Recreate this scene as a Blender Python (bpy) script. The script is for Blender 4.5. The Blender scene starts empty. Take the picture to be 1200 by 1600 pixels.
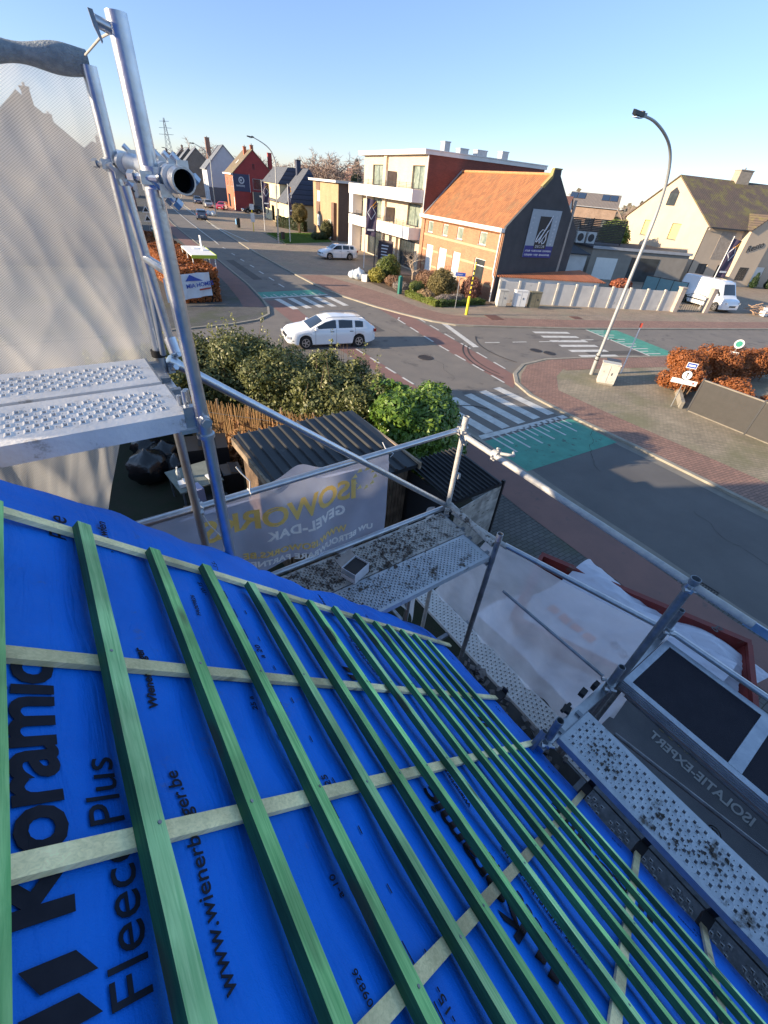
import bpy, math, random
import numpy as np
from mathutils import Vector, Matrix
R=math.radians; rnd=random.Random(7); npr=np.random.default_rng(7)
sc=bpy.context.scene
# ------------------------------------------------ camera
H=7.2
def cam_axes(pitch,roll,yaw):
    fw=Vector((math.sin(yaw)*math.cos(pitch),math.cos(yaw)*math.cos(pitch),-math.sin(pitch)))
    r0=Vector((math.cos(yaw),-math.sin(yaw),0)); u0=r0.cross(fw)
    return r0*math.cos(roll)+u0*math.sin(roll), -r0*math.sin(roll)+u0*math.cos(roll), fw
cr,cu,cf=cam_axes(R(37.632),R(5.631),R(38.317))
cd=bpy.data.cameras.new('camera'); cam=bpy.data.objects.new('camera',cd); sc.collection.objects.link(cam)
cd.sensor_fit='VERTICAL'; cd.sensor_height=36; cd.lens=660.2/1600*36; cd.clip_start=0.05; cd.clip_end=3000
cam.matrix_world=Matrix(((cr.x,cu.x,-cf.x,0),(cr.y,cu.y,-cf.y,0),(cr.z,cu.z,-cf.z,H),(0,0,0,1)))
sc.camera=cam
# ------------------------------------------------ sky and sun
SUN_EL=R(15.0); SUN_AZ=R(-73.0)      # azimuth clockwise from +Y
w=bpy.data.worlds.new('World'); sc.world=w; w.use_nodes=True
nt=w.node_tree; bg=nt.nodes['Background']; sky=nt.nodes.new('ShaderNodeTexSky')
sky.sky_type='NISHITA'; sky.sun_disc=False; sky.sun_elevation=SUN_EL; sky.sun_rotation=SUN_AZ
sky.air_density=0.9; sky.dust_density=0.15; sky.ozone_density=1.4; sky.altitude=0
tint=nt.nodes.new('ShaderNodeVectorMath'); tint.operation='MULTIPLY'
wtc=nt.nodes.new('ShaderNodeTexCoord'); wsp=nt.nodes.new('ShaderNodeSeparateXYZ'); wrp=nt.nodes.new('ShaderNodeValToRGB'); nt.links.new(wtc.outputs['Generated'],wsp.inputs[0]); nt.links.new(wsp.outputs[2],wrp.inputs[0])
we=wrp.color_ramp.elements; we[0].position=0; we[0].color=(.47,.51,.74,1); we[1].position=.62; we[1].color=(1,1,1,1); w2=we.new(.12); w2.color=(.50,.54,.71,1); w3=we.new(.30); w3.color=(.62,.65,.78,1)
wsc=nt.nodes.new('ShaderNodeVectorMath'); wsc.operation='SCALE'; wsc.inputs['Scale'].default_value=1.5; nt.links.new(wrp.outputs[0],wsc.inputs[0]); nt.links.new(wsc.outputs[0],tint.inputs[1])
nt.links.new(sky.outputs[0],tint.inputs[0]); nt.links.new(tint.outputs[0],bg.inputs[0]); bg.inputs[1].default_value=0.105
sd=bpy.data.lights.new('sun','SUN'); sun=bpy.data.objects.new('sun',sd); sc.collection.objects.link(sun)
sd.energy=5.0; sd.angle=R(0.5); sd.color=(1.0,0.80,0.56)
tosun=Vector((math.sin(SUN_AZ)*math.cos(SUN_EL),math.cos(SUN_AZ)*math.cos(SUN_EL),math.sin(SUN_EL)))
sun.rotation_euler=tosun.to_track_quat('Z','Y').to_euler(); sun.location=(-30,10,30)
sc.view_settings.view_transform='Standard'; sc.view_settings.look='None'
sc.view_settings.exposure=1.15; sc.view_settings.gamma=1
try:
    sc.cycles.max_bounces=6; sc.cycles.transparent_max_bounces=16; sc.cycles.diffuse_bounces=3; sc.cycles.glossy_bounces=3
except Exception: pass
C=sc.collection
# ------------------------------------------------ materials
MATS={}
def newmat(name):
    m=bpy.data.materials.new(name); m.use_nodes=True
    return m,m.node_tree,m.node_tree.nodes['Principled BSDF']
def N(nt,t,**k):
    n=nt.nodes.new(t)
    for a,b in k.items():
        if a in n.inputs.keys() if hasattr(n,'inputs') else False: n.inputs[a].default_value=b
        else: setattr(n,a,b)
    return n
def c4(c): return (c[0],c[1],c[2],1)
def mat(name,col,rough=.7,metal=0,var=.25,scale=3,col2=None,bump=.0,bscale=40,coat=0,spec=.5,dirt=None,dscale=2,dthr=.55,island=0):
    """two-scale noise colour, optional dirt patches and fine bump"""
    if name in MATS: return MATS[name]
    m,nt,b=newmat(name); L=nt.links.new
    tc=N(nt,'ShaderNodeTexCoord'); n1=N(nt,'ShaderNodeTexNoise',Scale=scale,Detail=6,Roughness=.6)
    L(tc.outputs['Object'],n1.inputs['Vector'])
    mx=N(nt,'ShaderNodeMix',data_type='RGBA')
    c2=col2 or tuple(max(0,x*(1-var)) for x in col); c1=col if col2 else tuple(min(1,x*(1+var*.6)) for x in col)
    rp=N(nt,'ShaderNodeMapRange'); rp.inputs[1].default_value=.3; rp.inputs[2].default_value=.7
    L(n1.outputs['Fac'],rp.inputs[0])
    if island:
        g=N(nt,'ShaderNodeNewGeometry'); ad=N(nt,'ShaderNodeMix',data_type='FLOAT'); ad.inputs[0].default_value=island
        L(rp.outputs[0],ad.inputs[2]); L(g.outputs['Random Per Island'],ad.inputs[3]); L(ad.outputs[0],mx.inputs[0])
    else: L(rp.outputs[0],mx.inputs[0])
    mx.inputs[6].default_value=c4(c1); mx.inputs[7].default_value=c4(c2)
    out=mx.outputs[2]
    if dirt:
        n2=N(nt,'ShaderNodeTexNoise',Scale=dscale,Detail=8,Roughness=.7); L(tc.outputs['Object'],n2.inputs['Vector'])
        r2=N(nt,'ShaderNodeMapRange'); r2.inputs[1].default_value=dthr; r2.inputs[2].default_value=dthr+.08; L(n2.outputs['Fac'],r2.inputs[0])
        m2=N(nt,'ShaderNodeMix',data_type='RGBA'); m2.inputs[7].default_value=c4(dirt); L(out,m2.inputs[6]); L(r2.outputs[0],m2.inputs[0]); out=m2.outputs[2]
    L(out,b.inputs['Base Color']); b.inputs['Roughness'].default_value=rough; b.inputs['Metallic'].default_value=metal
    b.inputs['Specular IOR Level'].default_value=spec; b.inputs['Coat Weight'].default_value=coat
    if bump:
        n3=N(nt,'ShaderNodeTexNoise',Scale=bscale,Detail=4); L(tc.outputs['Object'],n3.inputs['Vector'])
        bp=N(nt,'ShaderNodeBump'); bp.inputs['Strength'].default_value=bump; bp.inputs['Distance'].default_value=.02
        L(n3.outputs['Fac'],bp.inputs['Height']); L(bp.outputs[0],b.inputs['Normal'])
    MATS[name]=m; return m
def brick(name,c1,c2,mortar,bw=.22,bh=.075,ms=.012,rough=.85,ground=False,ang=0,var=.5,patch=None):
    if name in MATS: return MATS[name]
    m,nt,b=newmat(name); L=nt.links.new
    tc=N(nt,'ShaderNodeTexCoord'); sp=N(nt,'ShaderNodeSeparateXYZ'); L(tc.outputs['Object'],sp.inputs[0])
    cb=N(nt,'ShaderNodeCombineXYZ')
    if ground:
        mp=N(nt,'ShaderNodeMapping'); mp.inputs['Rotation'].default_value=(0,0,ang); L(tc.outputs['Object'],mp.inputs[0]); vec=mp.outputs[0]
    else:
        ad=N(nt,'ShaderNodeMath',operation='ADD'); L(sp.outputs[0],ad.inputs[0]); L(sp.outputs[1],ad.inputs[1])
        L(ad.outputs[0],cb.inputs[0]); L(sp.outputs[2],cb.inputs[1]); vec=cb.outputs[0]
    br=N(nt,'ShaderNodeTexBrick'); L(vec,br.inputs['Vector'])
    br.inputs['Scale'].default_value=1; br.inputs['Brick Width'].default_value=bw; br.inputs['Row Height'].default_value=bh
    br.inputs['Mortar Size'].default_value=ms; br.inputs['Mortar Smooth'].default_value=.3; br.inputs['Bias'].default_value=0
    br.inputs['Color1'].default_value=c4(c1); br.inputs['Color2'].default_value=c4(c2); br.inputs['Mortar'].default_value=c4(mortar)
    n1=N(nt,'ShaderNodeTexNoise',Scale=.7,Detail=8,Roughness=.65); L(tc.outputs['Object'],n1.inputs['Vector'])
    r=N(nt,'ShaderNodeMapRange'); r.inputs[1].default_value=.25; r.inputs[2].default_value=.75; r.inputs[3].default_value=1-var*.5; r.inputs[4].default_value=1+var*.4
    L(n1.outputs['Fac'],r.inputs[0])
    vm=N(nt,'ShaderNodeVectorMath',operation='SCALE'); L(br.outputs['Color'],vm.inputs[0]); L(r.outputs[0],vm.inputs['Scale'])
    out=vm.outputs[0]
    if patch:
        n2=N(nt,'ShaderNodeTexNoise',Scale=.45,Detail=5); L(tc.outputs['Object'],n2.inputs['Vector'])
        r2=N(nt,'ShaderNodeMapRange'); r2.inputs[1].default_value=.5; r2.inputs[2].default_value=.68; r2.inputs[4].default_value=.7; L(n2.outputs['Fac'],r2.inputs[0])
        m2=N(nt,'ShaderNodeMix',data_type='RGBA'); m2.inputs[7].default_value=c4(patch); L(out,m2.inputs[6]); L(r2.outputs[0],m2.inputs[0]); out=m2.outputs[2]
    L(out,b.inputs['Base Color']); b.inputs['Roughness'].default_value=rough
    bp=N(nt,'ShaderNodeBump'); bp.inputs['Strength'].default_value=.35; bp.inputs['Distance'].default_value=.01; bp.invert=True
    L(br.outputs['Fac'],bp.inputs['Height']); L(bp.outputs[0],b.inputs['Normal'])
    MATS[name]=m; return m
def tiles(name,c1,c2,axis=1,pitch=.22,row=.33,moss=None,rough=.85,mthr=.5):
    """roof covering: waves across (axis) with courses up the slope, in height z"""
    if name in MATS: return MATS[name]
    m,nt,b=newmat(name); L=nt.links.new
    tc=N(nt,'ShaderNodeTexCoord'); sp=N(nt,'ShaderNodeSeparateXYZ'); L(tc.outputs['Object'],sp.inputs[0])
    def tri(src,per):
        d=N(nt,'ShaderNodeMath',operation='DIVIDE'); d.inputs[1].default_value=per; L(src,d.inputs[0])
        f=N(nt,'ShaderNodeMath',operation='FRACT'); L(d.outputs[0],f.inputs[0]); return f.outputs[0]
    a=tri(sp.outputs[axis],pitch); z=tri(sp.outputs[2],row*.7)
    s=N(nt,'ShaderNodeMath',operation='PINGPONG'); s.inputs[1].default_value=.5; L(a,s.inputs[0])
    h=N(nt,'ShaderNodeMath',operation='SUBTRACT'); L(s.outputs[0],h.inputs[0]); 
    zz=N(nt,'ShaderNodeMath',operation='MULTIPLY'); zz.inputs[1].default_value=.45; L(z,zz.inputs[0]); L(zz.outputs[0],h.inputs[1])
    # cell random
    cells=[]
    for src,per in ((sp.outputs[axis],pitch),(sp.outputs[2],row*.7)):
        d=N(nt,'ShaderNodeMath',operation='DIVIDE'); d.inputs[1].default_value=per; L(src,d.inputs[0]); f=N(nt,'ShaderNodeMath',operation='FLOOR'); L(d.outputs[0],f.inputs[0]); cells.append(f.outputs[0])
    cb=N(nt,'ShaderNodeCombineXYZ'); L(cells[0],cb.inputs[0]); L(cells[1],cb.inputs[1])
    wn=N(nt,'ShaderNodeTexWhiteNoise'); L(cb.outputs[0],wn.inputs['Vector'])
    n1=N(nt,'ShaderNodeTexNoise',Scale=.9,Detail=8,Roughness=.65); L(tc.outputs['Object'],n1.inputs['Vector'])
    av=N(nt,'ShaderNodeMath',operation='MULTIPLY_ADD'); av.inputs[1].default_value=.5; L(wn.outputs[0],av.inputs[0]); 
    nn=N(nt,'ShaderNodeMapRange'); nn.inputs[1].default_value=.3; nn.inputs[2].default_value=.7; nn.inputs[4].default_value=.5; L(n1.outputs['Fac'],nn.inputs[0]); L(nn.outputs[0],av.inputs[2])
    mx=N(nt,'ShaderNodeMix',data_type='RGBA'); mx.inputs[6].default_value=c4(c1); mx.inputs[7].default_value=c4(c2); L(av.outputs[0],mx.inputs[0])
    # dark joints between tiles
    e=N(nt,'ShaderNodeMapRange'); e.inputs[1].default_value=.02; e.inputs[2].default_value=.14; e.inputs[3].default_value=.35; e.inputs[4].default_value=1; L(s.outputs[0],e.inputs[0])
    vm=N(nt,'ShaderNodeVectorMath',operation='SCALE'); L(mx.outputs[2],vm.inputs[0]); L(e.outputs[0],vm.inputs['Scale']); out=vm.outputs[0]
    if moss:
        n2=N(nt,'ShaderNodeTexNoise',Scale=.5,Detail=10,Roughness=.75); L(tc.outputs['Object'],n2.inputs['Vector'])
        r2=N(nt,'ShaderNodeMapRange'); r2.inputs[1].default_value=mthr; r2.inputs[2].default_value=mthr+.12; r2.inputs[4].default_value=.8; L(n2.outputs['Fac'],r2.inputs[0])
        m2=N(nt,'ShaderNodeMix',data_type='RGBA'); m2.inputs[7].default_value=c4(moss); L(out,m2.inputs[6]); L(r2.outputs[0],m2.inputs[0]); out=m2.outputs[2]
    L(out,b.inputs['Base Color']); b.inputs['Roughness'].default_value=rough
    bp=N(nt,'ShaderNodeBump'); bp.inputs['Strength'].default_value=.8; bp.inputs['Distance'].default_value=.06; L(h.outputs[0],bp.inputs['Height']); L(bp.outputs[0],b.inputs['Normal'])
    MATS[name]=m; return m
def wood(name,c1,c2,axis=1,rough=.75,knot=(0.05,.06,.03)):
    if name in MATS: return MATS[name]
    m,nt,b=newmat(name); L=nt.links.new
    tc=N(nt,'ShaderNodeTexCoord'); oi=N(nt,'ShaderNodeObjectInfo'); mp=N(nt,'ShaderNodeMapping')
    s=[70,70,70]; s[axis]=2.6; mp.inputs['Scale'].default_value=s; L(tc.outputs['Object'],mp.inputs[0])
    cx=N(nt,'ShaderNodeCombineXYZ')
    for i in range(3): L(oi.outputs['Random'],cx.inputs[i])
    sc_=N(nt,'ShaderNodeVectorMath',operation='SCALE'); sc_.inputs['Scale'].default_value=50; L(cx.outputs[0],sc_.inputs[0]); L(sc_.outputs[0],mp.inputs['Location'])
    n1=N(nt,'ShaderNodeTexNoise',Scale=1.6,Detail=5,Roughness=.6,Distortion=1.2); L(mp.outputs[0],n1.inputs['Vector'])
    mr=N(nt,'ShaderNodeMapRange'); mr.inputs[1].default_value=.32; mr.inputs[2].default_value=.66; L(n1.outputs['Fac'],mr.inputs[0])
    mx=N(nt,'ShaderNodeMix',data_type='RGBA'); mx.inputs[6].default_value=c4(c1); mx.inputs[7].default_value=c4(c2); L(mr.outputs[0],mx.inputs[0])
    n2=N(nt,'ShaderNodeTexNoise',Scale=4,Detail=3); L(tc.outputs['Object'],n2.inputs['Vector'])
    pr=N(nt,'ShaderNodeMapRange'); pr.inputs[1].default_value=.35; pr.inputs[2].default_value=.65; pr.inputs[3].default_value=.62; pr.inputs[4].default_value=1.3; L(n2.outputs['Fac'],pr.inputs[0])
    ob=N(nt,'ShaderNodeMapRange'); ob.inputs[3].default_value=.8; ob.inputs[4].default_value=1.2; L(oi.outputs['Random'],ob.inputs[0])
    mu=N(nt,'ShaderNodeMath',operation='MULTIPLY'); L(pr.outputs[0],mu.inputs[0]); L(ob.outputs[0],mu.inputs[1])
    vm=N(nt,'ShaderNodeVectorMath',operation='SCALE'); L(mx.outputs[2],vm.inputs[0]); L(mu.outputs[0],vm.inputs['Scale'])
    mk=N(nt,'ShaderNodeMapping'); s2=[9,9,9]; s2[axis]=3.2; mk.inputs['Scale'].default_value=s2; L(tc.outputs['Object'],mk.inputs[0]); L(sc_.outputs[0],mk.inputs['Location'])
    vo=N(nt,'ShaderNodeTexVoronoi',Scale=1.0); L(mk.outputs[0],vo.inputs['Vector'])
    kr=N(nt,'ShaderNodeMapRange'); kr.inputs[1].default_value=.12; kr.inputs[2].default_value=.2; kr.inputs[3].default_value=.8; kr.inputs[4].default_value=0; L(vo.outputs['Distance'],kr.inputs[0])
    m3=N(nt,'ShaderNodeMix',data_type='RGBA'); m3.inputs[7].default_value=c4(knot); L(vm.outputs[0],m3.inputs[6]); L(kr.outputs[0],m3.inputs[0])
    L(m3.outputs[2],b.inputs['Base Color']); b.inputs['Roughness'].default_value=rough
    bp=N(nt,'ShaderNodeBump'); bp.inputs['Strength'].default_value=.5; bp.inputs['Distance'].default_value=.002; L(n1.outputs['Fac'],bp.inputs['Height']); L(bp.outputs[0],b.inputs['Normal'])
    MATS[name]=m; return m
def net_mat(name,col,alpha,px=.010,pz=.007,trans=.5,u=0,v=2,contrast=.6):
    """woven sheer netting: open holes in a regular weave"""
    if name in MATS: return MATS[name]
    m,nt,b=newmat(name); L=nt.links.new; nt.nodes.remove(b); out=nt.nodes['Material Output']
    tc=N(nt,'ShaderNodeTexCoord'); sp=N(nt,'ShaderNodeSeparateXYZ'); L(tc.outputs['Object'],sp.inputs[0])
    def sn(src,per):
        a=N(nt,'ShaderNodeMath',operation='MULTIPLY'); a.inputs[1].default_value=2*math.pi/per; L(src,a.inputs[0])
        s=N(nt,'ShaderNodeMath',operation='SINE'); L(a.outputs[0],s.inputs[0]); return s.outputs[0]
    pr=N(nt,'ShaderNodeMath',operation='MULTIPLY'); L(sn(sp.outputs[u],px),pr.inputs[0]); L(sn(sp.outputs[v],pz),pr.inputs[1])
    fac=N(nt,'ShaderNodeMapRange'); fac.inputs[1].default_value=-.2; fac.inputs[2].default_value=.6; fac.inputs[3].default_value=alpha; fac.inputs[4].default_value=alpha*(1-contrast); L(pr.outputs[0],fac.inputs[0])
    n1=N(nt,'ShaderNodeTexNoise',Scale=3,Detail=4); L(tc.outputs['Object'],n1.inputs['Vector'])
    nr=N(nt,'ShaderNodeMapRange'); nr.inputs[1].default_value=.3; nr.inputs[2].default_value=.7; nr.inputs[3].default_value=.85; nr.inputs[4].default_value=1.12; L(n1.outputs['Fac'],nr.inputs[0])
    fm=N(nt,'ShaderNodeMath',operation='MULTIPLY'); fm.use_clamp=True; L(fac.outputs[0],fm.inputs[0]); L(nr.outputs[0],fm.inputs[1])
    df=N(nt,'ShaderNodeBsdfDiffuse',Color=c4(col)); tl=N(nt,'ShaderNodeBsdfTranslucent',Color=c4(col)); tr=N(nt,'ShaderNodeBsdfTransparent')
    m1=N(nt,'ShaderNodeMixShader'); m1.inputs[0].default_value=trans; L(df.outputs[0],m1.inputs[1]); L(tl.outputs[0],m1.inputs[2])
    m2=N(nt,'ShaderNodeMixShader'); L(fm.outputs[0],m2.inputs[0]); L(tr.outputs[0],m2.inputs[1]); L(m1.outputs[0],m2.inputs[2])
    L(m2.outputs[0],out.inputs['Surface']); MATS[name]=m; return m
def leafmat(name,c1,c2,rough=.55,trans=.25):
    if name in MATS: return MATS[name]
    m,nt,b=newmat(name); L=nt.links.new; out=nt.nodes['Material Output']
    g=N(nt,'ShaderNodeNewGeometry'); mx=N(nt,'ShaderNodeMix',data_type='RGBA'); mx.inputs[6].default_value=c4(c1); mx.inputs[7].default_value=c4(c2)
    tc=N(nt,'ShaderNodeTexCoord'); n1=N(nt,'ShaderNodeTexNoise',Scale=1.6,Detail=4); L(tc.outputs['Object'],n1.inputs['Vector'])
    ad=N(nt,'ShaderNodeMix',data_type='FLOAT'); ad.inputs[0].default_value=.55; mr=N(nt,'ShaderNodeMapRange'); mr.inputs[1].default_value=.35; mr.inputs[2].default_value=.65; L(n1.outputs['Fac'],mr.inputs[0])
    L(mr.outputs[0],ad.inputs[2]); L(g.outputs['Random Per Island'],ad.inputs[3]); L(ad.outputs[0],mx.inputs[0])
    L(mx.outputs[2],b.inputs['Base Color']); b.inputs['Roughness'].default_value=rough
    tl=N(nt,'ShaderNodeBsdfTranslucent'); L(mx.outputs[2],tl.inputs[0]); ms=N(nt,'ShaderNodeMixShader'); ms.inputs[0].default_value=trans
    L(b.outputs[0],ms.inputs[1]); L(tl.outputs[0],ms.inputs[2]); L(ms.outputs[0],out.inputs['Surface']); MATS[name]=m; return m
def plain(name,col,rough=.5,metal=0,coat=0,spec=.5): return mat(name,col,rough,metal,var=.08,scale=5,coat=coat,spec=spec)
M={}
M['galv']=mat('galvanised_steel',(.58,.60,.62),.33,.9,col2=(.42,.45,.49),scale=14,bump=.05,bscale=60,dirt=(.42,.41,.38),dscale=14,dthr=.66)
M['galv_dull']=mat('weathered_steel',(.30,.33,.37),.5,.6,col2=(.16,.18,.2),scale=12,bump=.1)
M['mortar_steel']=mat('mortar_splashed_steel',(.52,.50,.46),.7,.25,col2=(.36,.37,.38),scale=20,bump=.3,bscale=50)
M['deck']=mat('deck_steel',(.80,.79,.77),.6,.05,col2=(.62,.62,.62),scale=7,bump=.15,bscale=60,dirt=(.30,.26,.21),dscale=7,dthr=.6)
M['deck_pale']=mat('deck_steel_dusty',(.66,.65,.63),.7,.1,col2=(.50,.49,.47),scale=12,bump=.2,dirt=(.10,.09,.08),dscale=9,dthr=.64)
M['deck_dirty']=mat('deck_steel_muddy',(.52,.51,.48),.75,.15,col2=(.30,.29,.27),scale=14,bump=.3,bscale=70,dirt=(.07,.055,.045),dscale=11,dthr=.53)
M['deck_blue']=mat('deck_steel_scuffed',(.50,.54,.58),.5,.35,col2=(.36,.40,.44),scale=10,bump=.15,bscale=60,dirt=(.10,.085,.07),dscale=5,dthr=.57)
M['ply']=mat('phenolic_plywood',(.020,.019,.028),.7,0,spec=.2,col2=(.012,.012,.020),scale=5,bump=.15,bscale=200,dirt=(.07,.065,.06),dscale=60,dthr=.68)
M['rubber']=plain('black_rubber',(.012,.012,.013),.75)
M['black']=plain('black_plastic',(.015,.015,.017),.5)
M['blackbag']=mat('bin_liner',(.012,.012,.014),.22,0,var=.3,scale=4,bump=.8,bscale=9,spec=.7)
M['white']=mat('white_render',(.74,.73,.70),.8,0,var=.1,scale=1.2,bump=.1,bscale=30)
M['whitepaint']=plain('white_paint',(.78,.78,.76),.5)
M['glass']=mat('window_glass',(.05,.06,.065),.08,0,var=.5,scale=.8,spec=.8)
M['curtain']=mat('curtained_glass',(.32,.36,.30),.25,0,col2=(.12,.16,.13),scale=2.2,spec=.7)
M['roller']=mat('roller_shutter',(.80,.79,.74),.6,0,var=.05,scale=3)
M['frame_dark']=plain('anthracite_frame',(.035,.037,.042),.45)
M['carglass']=plain('car_glass',(.018,.022,.026),.06,0,.3,.8)
M['rim']=mat('alloy_rim',(.5,.5,.52),.3,.9,var=.1)
# ------------------------------------------------ mesh builder
class MB:
    def __init__(s): s.v=[]; s.f=[]; s.m=[]; s.cur=0
    def add(s,vs,fs):
        o=len(s.v); s.v+= [tuple(x) for x in vs]; s.f+=[tuple(i+o for i in f) for f in fs]; s.m+=[s.cur]*len(fs); return s
    def box(s,c,sz,rz=0,M4=None):
        hx,hy,hz=sz[0]/2,sz[1]/2,sz[2]/2; cz,sn=math.cos(rz),math.sin(rz); vs=[]
        for x,y,z in ((-hx,-hy,-hz),(hx,-hy,-hz),(hx,hy,-hz),(-hx,hy,-hz),(-hx,-hy,hz),(hx,-hy,hz),(hx,hy,hz),(-hx,hy,hz)):
            if M4 is not None:
                p=M4@Vector((x,y,z)); vs.append((c[0]+p.x,c[1]+p.y,c[2]+p.z))
            else: vs.append((c[0]+x*cz-y*sn,c[1]+x*sn+y*cz,c[2]+z))
        return s.add(vs,[(0,3,2,1),(4,5,6,7),(0,1,5,4),(1,2,6,5),(2,3,7,6),(3,0,4,7)])
    def bb(s,x0,x1,y0,y1,z0,z1): return s.box(((x0+x1)/2,(y0+y1)/2,(z0+z1)/2),(abs(x1-x0),abs(y1-y0),abs(z1-z0)))
    def tube(s,p0,p1,r,seg=14,r1=None,cap=True,hollow=False):
        p0=Vector(p0);p1=Vector(p1); d=(p1-p0).normalized(); a=d.orthogonal().normalized(); b=d.cross(a); r1=r if r1 is None else r1
        vs=[]
        for p,rr in ((p0,r),(p1,r1)):
            for i in range(seg):
                t=2*math.pi*i/seg; q=p+a*(rr*math.cos(t))+b*(rr*math.sin(t)); vs.append(q)
        fs=[(i,(i+1)%seg,seg+(i+1)%seg,seg+i) for i in range(seg)]
        if hollow:
            for p,rr,dd in ((p0,r*.86,1),(p1,r1*.86,-1)):
                for i in range(seg):
                    t=2*math.pi*i/seg; vs.append(p+a*(rr*math.cos(t))+b*(rr*math.sin(t)))
            for k,(o,n) in enumerate(((0,2*seg),(seg,3*seg))):
                for i in range(seg):
                    j=(i+1)%seg; fs.append((o+i,n+i,n+j,o+j) if k==0 else (o+i,o+j,n+j,n+i))
            fs+=[(2*seg+(i+1)%seg,2*seg+i,3*seg+i,3*seg+(i+1)%seg) for i in range(seg)]
        elif cap: fs+=[tuple(range(seg))[::-1],tuple(range(seg,2*seg))]
        return s.add(vs,fs)
    def path(s,pts,r,seg=10,rs=None):
        pts=[Vector(p) for p in pts]; n=len(pts); prev=None; vs=[]
        for i,p in enumerate(pts):
            d=(pts[min(i+1,n-1)]-pts[max(i-1,0)]).normalized()
            a=(d.orthogonal() if prev is None else (prev-d*prev.dot(d))).normalized(); prev=a; b=d.cross(a); rr=rs[i] if rs else r
            for k in range(seg):
                t=2*math.pi*k/seg; vs.append(p+a*(rr*math.cos(t))+b*(rr*math.sin(t)))
        fs=[(i*seg+k,i*seg+(k+1)%seg,(i+1)*seg+(k+1)%seg,(i+1)*seg+k) for i in range(n-1) for k in range(seg)]
        fs+=[tuple(range(seg))[::-1],tuple(range((n-1)*seg,n*seg))]
        return s.add(vs,fs)
    def prism(s,poly,d):
        """poly: 3D points; d: extrusion vector"""
        n=len(poly); d=Vector(d); vs=[Vector(p) for p in poly]+[Vector(p)+d for p in poly]
        return s.add(vs,[tuple(range(n))[::-1],tuple(range(n,2*n))]+[(i,(i+1)%n,n+(i+1)%n,n+i) for i in range(n)])
    def lathe(s,c,prof,seg=20):
        vs=[(c[0]+r*math.cos(2*math.pi*i/seg),c[1]+r*math.sin(2*math.pi*i/seg),c[2]+z) for r,z in prof for i in range(seg)]; n=len(prof)
        fs=[(j*seg+i,j*seg+(i+1)%seg,(j+1)*seg+(i+1)%seg,(j+1)*seg+i) for j in range(n-1) for i in range(seg)]
        fs+=[tuple(range(seg))[::-1],tuple(range((n-1)*seg,n*seg))]
        return s.add(vs,fs)
    def obj(s,name,m,parent=None,smooth=False):
        me=bpy.data.meshes.new(name); me.from_pydata(s.v,[],s.f)
        ms=m if isinstance(m,(list,tuple)) else [m]
        for x in ms: me.materials.append(x)
        if len(ms)>1: me.polygons.foreach_set('material_index',s.m)
        if smooth: 
            me.polygons.foreach_set('use_smooth',[True]*len(me.polygons))
            try: me.set_sharp_from_angle(angle=R(35))
            except Exception: pass
        me.update(); o=bpy.data.objects.new(name,me); C.objects.link(o)
        if parent: o.parent=parent
        return o
def tag(o,label,cat=None,group=None,kind=None):
    o['label']=label
    if cat: o['category']=cat
    if group: o['group']=group
    if kind: o['kind']=kind
    return o
def thing(name,label,cat,loc=(0,0,0),rz=0,group=None):
    o=bpy.data.objects.new(name,None); C.objects.link(o); o.location=loc; o.rotation_euler=(0,0,rz); o.empty_display_size=.2
    return tag(o,label,cat,group)
def struct(name,mb,m,label,cat='ground'):
    o=mb.obj(name,m); tag(o,label,cat,kind='structure'); return o
def kids(o): return [c for c in bpy.data.objects if c.parent==o]
KID={}
def copy_tree(o,parent=None):
    c=o.copy(); C.objects.link(c)
    if parent: c.parent=parent
    for ch in kids(o): copy_tree(ch,c)
    return c
def text(s,size,name,m,origin,u,v,parent=None,depth=.001,align='LEFT',bold=0,shear=0,space=1,squash=1):
    """lettering laid on a plane: u reading direction, v up direction of the letters"""
    cu_=bpy.data.curves.new(name,'FONT'); cu_.body=s; cu_.size=size; cu_.extrude=depth; cu_.align_x=align; cu_.offset=bold; cu_.shear=shear; cu_.space_character=space
    cu_.resolution_u=3
    t=bpy.data.objects.new('t',cu_); C.objects.link(t); bpy.context.view_layer.update()
    me=bpy.data.meshes.new_from_object(t.evaluated_get(bpy.context.evaluated_depsgraph_get())); bpy.data.objects.remove(t); bpy.data.curves.remove(cu_)
    u=Vector(u).normalized(); v=Vector(v).normalized(); n=u.cross(v); o=Vector(origin)
    for q in me.vertices:
        x,y,z=q.co; q.co=o+u*(x*squash)+v*y+n*z
    me.materials.clear(); me.materials.append(m); me.name=name
    ob=bpy.data.objects.new(name,me); C.objects.link(ob)
    if parent: ob.parent=parent
    return ob
def npmesh(name,verts,faces,m,parent=None,smooth=False):
    """verts (N,3), faces (K,4) arrays"""
    me=bpy.data.meshes.new(name); k=faces.shape[1]
    me.vertices.add(len(verts)); me.vertices.foreach_set('co',verts.astype(np.float32).ravel())
    me.loops.add(faces.size); me.loops.foreach_set('vertex_index',faces.astype(np.int32).ravel())
    me.polygons.add(len(faces)); me.polygons.foreach_set('loop_start',np.arange(0,faces.size,k,dtype=np.int32)); me.polygons.foreach_set('loop_total',np.full(len(faces),k,dtype=np.int32))
    if smooth: me.polygons.foreach_set('use_smooth',np.ones(len(faces),dtype=bool))
    me.materials.append(m); me.update(); me.validate()
    o=bpy.data.objects.new(name,me); C.objects.link(o)
    if parent: o.parent=parent
    return o
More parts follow.
